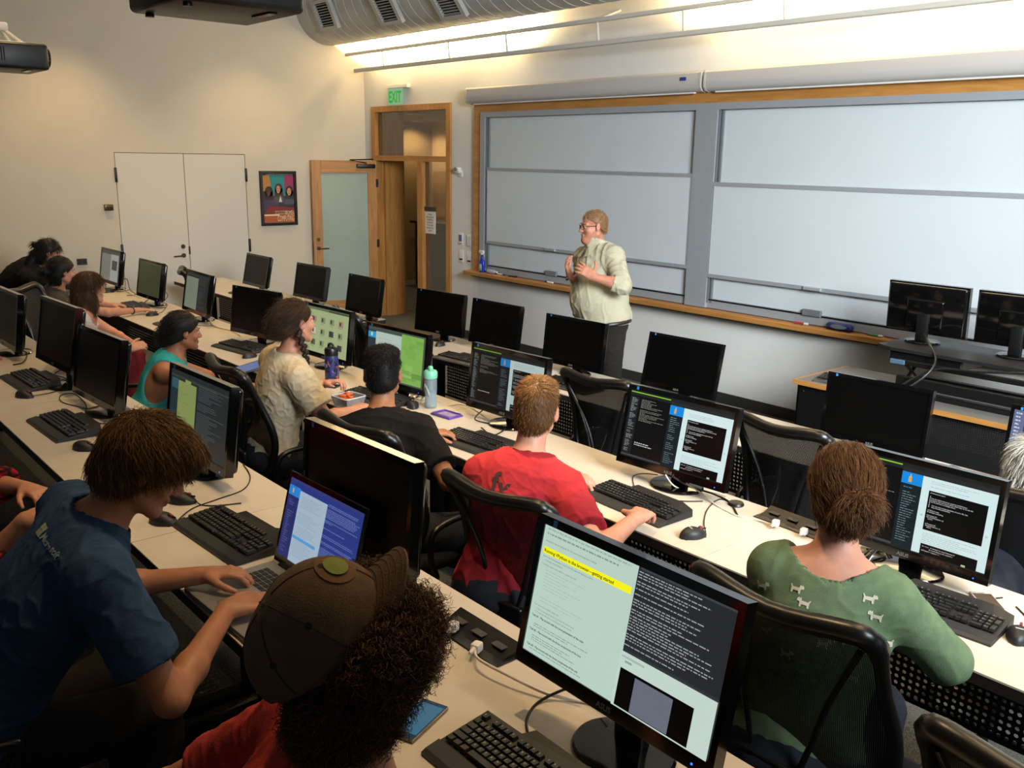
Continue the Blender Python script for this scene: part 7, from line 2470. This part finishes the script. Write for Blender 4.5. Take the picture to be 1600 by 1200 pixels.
# ------------------------------------------------------------------ power boxes, plugs and loose cables
def power_box(pc, z, rz, label):
    p = at(*pc, z=z)
    t = thing('power_box', label, 'power outlet', (p.x, p.y, z), math.radians(rz))
    MB().rbox((0, 0, 0.002), (0.285, 0.105, 0.004), 0.0018, 1).build('bezel', M_BLACK, t)
    MB().add([(-0.13, 0.045, 0.004), (0.13, 0.045, 0.004), (0.13, -0.02, 0.004), (-0.13, -0.02, 0.004), (-0.13, 0.045, 0.03), (0.13, 0.045, 0.03)], [(3, 2, 5, 4), (0, 3, 4), (1, 5, 2), (0, 4, 5, 1)]).build('outlet_hood', M_BLACK, t)
    for k in range(3):
        MB().box((-0.085 + k * 0.085, 0.012, 0.019), (0.045, 0.03, 0.002), Matrix.Rotation(0, 4, 'X')).build('socket', mat('socket_grey', '#2c2c2c', 0.5), t)
    return t, p


def cable(pts, r_, m_, label, n_=8):
    o = MB().tube(bez(pts, n_), r_, 6).build('loose_cable', m_, None, 60)
    return tag(o, label, 'cable', None)


def plug(px, py, z, rz, label):
    p = at(px, py, z=z + 0.02)
    t = thing('power_plug', label, 'plug', (p.x, p.y, z + 0.008), math.radians(rz))
    MB().rbox((0, 0, 0.014), (0.026, 0.030, 0.026), 0.006, 2).tube([(0, -0.012, 0.014), (0, -0.034, 0.012)], [0.009, 0.005], 8).build('plug_body', M_WHITE, t, 40)
    return t


def D2(px, py, h=0.003):
    return at(px, py, z=0.87 + h)


def D3(px, py, h=0.003):
    return at(px, py, z=0.99 + h)


def D1(px, py, h=0.003):
    return at(px, py, z=0.75 + h)


power_box((1236, 820), 0.87, -2, 'black recessed outlet box on middle desk by the green sweater')
power_box((745, 1000), 0.99, 0, 'black recessed outlet box on rear desk next to curly hair')
plug(1212, 818, 0.87, 10, 'white plug in outlet box, nearer the red-shirted man')
plug(1256, 831, 0.87, 10, 'white plug in outlet box, nearer the green-sweatered woman')
plug(745, 1012, 0.99, 20, 'white plug in the rear desk outlet box with pale cord')
plug(708, 980, 0.99, 20, 'white plug in rear desk outlet box touching the curly hair')
cable([D3(742, 1015, 0.018), D3(748, 1030, 0.03), D3(790, 1053, 0.03), D3(850, 1082, 0.015), D3(895, 1093, 0.006), D3(925, 1097, 0.01), D3(950, 1092, 0.05)], 0.0042, M_CABLEW, 'thick white power cord arching from rear outlet box to nearest monitor')
cable([D3(905, 1070, 0.05), D3(870, 1082, 0.02), D3(838, 1100), D3(823, 1125), D3(827, 1150), D3(845, 1172)], 0.0036, M_CABLE, 'black cord curving from nearest monitor to nearest keyboard')
cable([D2(1206, 819, 0.012), D2(1180, 812), D2(1152, 806), D2(1120, 790), D2(1095, 770, 0.02), D2(1072, 755, 0.05)], 0.0034, M_CABLEW, 'thin white cord running from outlet box to bright lesson monitor')
cable([D2(1052, 745, 0.08), D2(1078, 760, 0.03), D2(1115, 772, 0.012), D2(1140, 785), D2(1152, 805)], 0.0045, M_CABLE, 'black cable bundle dropping from the bright lesson monitor')
cable([D2(1040, 742, 0.08), D2(1052, 758, 0.03), D2(1075, 768), D2(1110, 768), D2(1135, 776)], 0.0035, M_CABLEW, 'grey cord looping beside the bright lesson monitor neck')
pk = thing('cable_puck', 'round black cable puck lying behind the red-shirted man\'s mouse', 'cable puck', tuple(D2(1150, 789, 0.0)))
MB().lathe([(0, 0), (0.032, 0.0), (0.034, 0.004), (0.030, 0.012), (0.02, 0.010), (0, 0.010)], 20).build('puck_body', M_BLACK, pk, 40)
cable([D2(1028, 742, 0.06), D2(1005, 740, 0.015), D2(990, 744), D2(990, 757), D2(995, 768)], 0.0025, M_CABLE, 'thin black cord between the red-shirted man\'s keyboard and monitor base')
R = rnd(17)
for i in range(9):
    a_ = [D2(1345 + R.uniform(0, 10), 850 + 4 * i, 0.004 + 0.003 * i), D2(1372 + R.uniform(-6, 10), 858 + R.uniform(-6, 12), 0.012 + 0.003 * i), D2(1396 + R.uniform(-8, 8), 872 + R.uniform(-10, 14), 0.008), D2(1410 + R.uniform(-4, 12), 885 + R.uniform(-8, 8), 0.006)]
    cable(a_, 0.0042, M_CABLEW if i % 2 else M_CABLE, '%s tangled under the ponytailed woman\'s monitor' % ['black cord', 'white cord', 'second black cord', 'second white cord', 'third black cord', 'third white cord', 'fourth black cord', 'fourth white cord', 'topmost black cord'][i])
sheet = MB().prism([(-0.09, -0.12), (0.10, -0.11), (0.09, 0.12), (-0.10, 0.11)], 0.0012).build('paper_sheet', mat('paper', '#d8d2c6', 0.8), None, None, tuple(D2(1375, 868, 0.001)), (0, 0, 0.6))
tag(sheet, 'white paper sheet under tangled cords by the ponytailed woman', 'paper')
cable([D2(755, 640, 0.06), D2(742, 655, 0.02), D2(765, 662), D2(790, 668, 0.01), D2(770, 680), D2(752, 668)], 0.0035, M_CABLE, 'black cord coiled under the dark lesson page monitor')
cable([D2(700, 634), D2(720, 632, 0.01), D2(740, 640, 0.03), D2(762, 655, 0.01), D2(790, 672)], 0.0035, M_CABLEW, 'pale cord lying between purple lid and dark lesson monitor')
cable([D2(650, 602, 0.05), D2(640, 610, 0.04), D2(648, 622, 0.012), D2(665, 625), D2(690, 628)], 0.004, M_CABLEW, 'white charger cord hooked under the green map monitor')
cable([D2(326, 494, 0.02), D2(332, 507, 0.01), D2(345, 513), D2(362, 517), D2(376, 525)], 0.005, M_CABLEW, 'white cord strip behind teal-topped woman on the desk')
cable([D2(372, 546, 0.01), D2(390, 530, 0.02), D2(402, 536), D2(410, 546)], 0.004, M_CABLEW, 'white cord loop by the blank middle-row monitor base')
cable([D2(232, 468, 0.03), D2(226, 474, 0.012), D2(240, 479), D2(252, 474, 0.01), D2(262, 462, 0.03), D2(255, 452, 0.06)], 0.004, M_CABLE, 'black cords coiled at the olive screen monitor base')
cable([D2(186, 440, 0.06), D2(198, 436, 0.06), D2(203, 452, 0.01), D2(212, 460), D2(198, 462)], 0.004, M_CABLE, 'black cord hanging behind the split-page monitor')
cable([D2(182, 448, 0.01), D2(194, 452), D2(205, 460), D2(222, 466)], 0.004, M_CABLEW, 'white cord beside the split-page monitor base')
cable([D3(27, 545, 0.06), D3(42, 552, 0.03), D3(36, 566, 0.01), D3(20, 570)], 0.004, M_CABLE, 'black cord coil at the edge-cut rear monitor base')
cable([D3(95, 578, 0.01), D3(85, 585), D3(100, 590), D3(112, 596, 0.02)], 0.003, M_CABLE, 'black cord between rear keyboard and its blank monitor')
cable([D1(560, 492, 0.05), D1(565, 500, 0.01), D1(575, 497), D1(585, 503, 0.02)], 0.003, M_CABLE, 'black cord under the monitor before the open oak door')
cable([D1(760, 545, 0.05), D1(764, 553, 0.01), D1(775, 549), D1(800, 558, 0.02)], 0.003, M_CABLEW, 'pale cord under the front monitor beneath the spray bottle')
cable([at(885, 600, Y=3.46), at(912, 650, Y=3.44), at(925, 690, Y=3.44), at(928, 720, Y=3.45)], 0.006, M_CABLE, 'black cable hanging behind the empty chair near red-shirted man', 8)
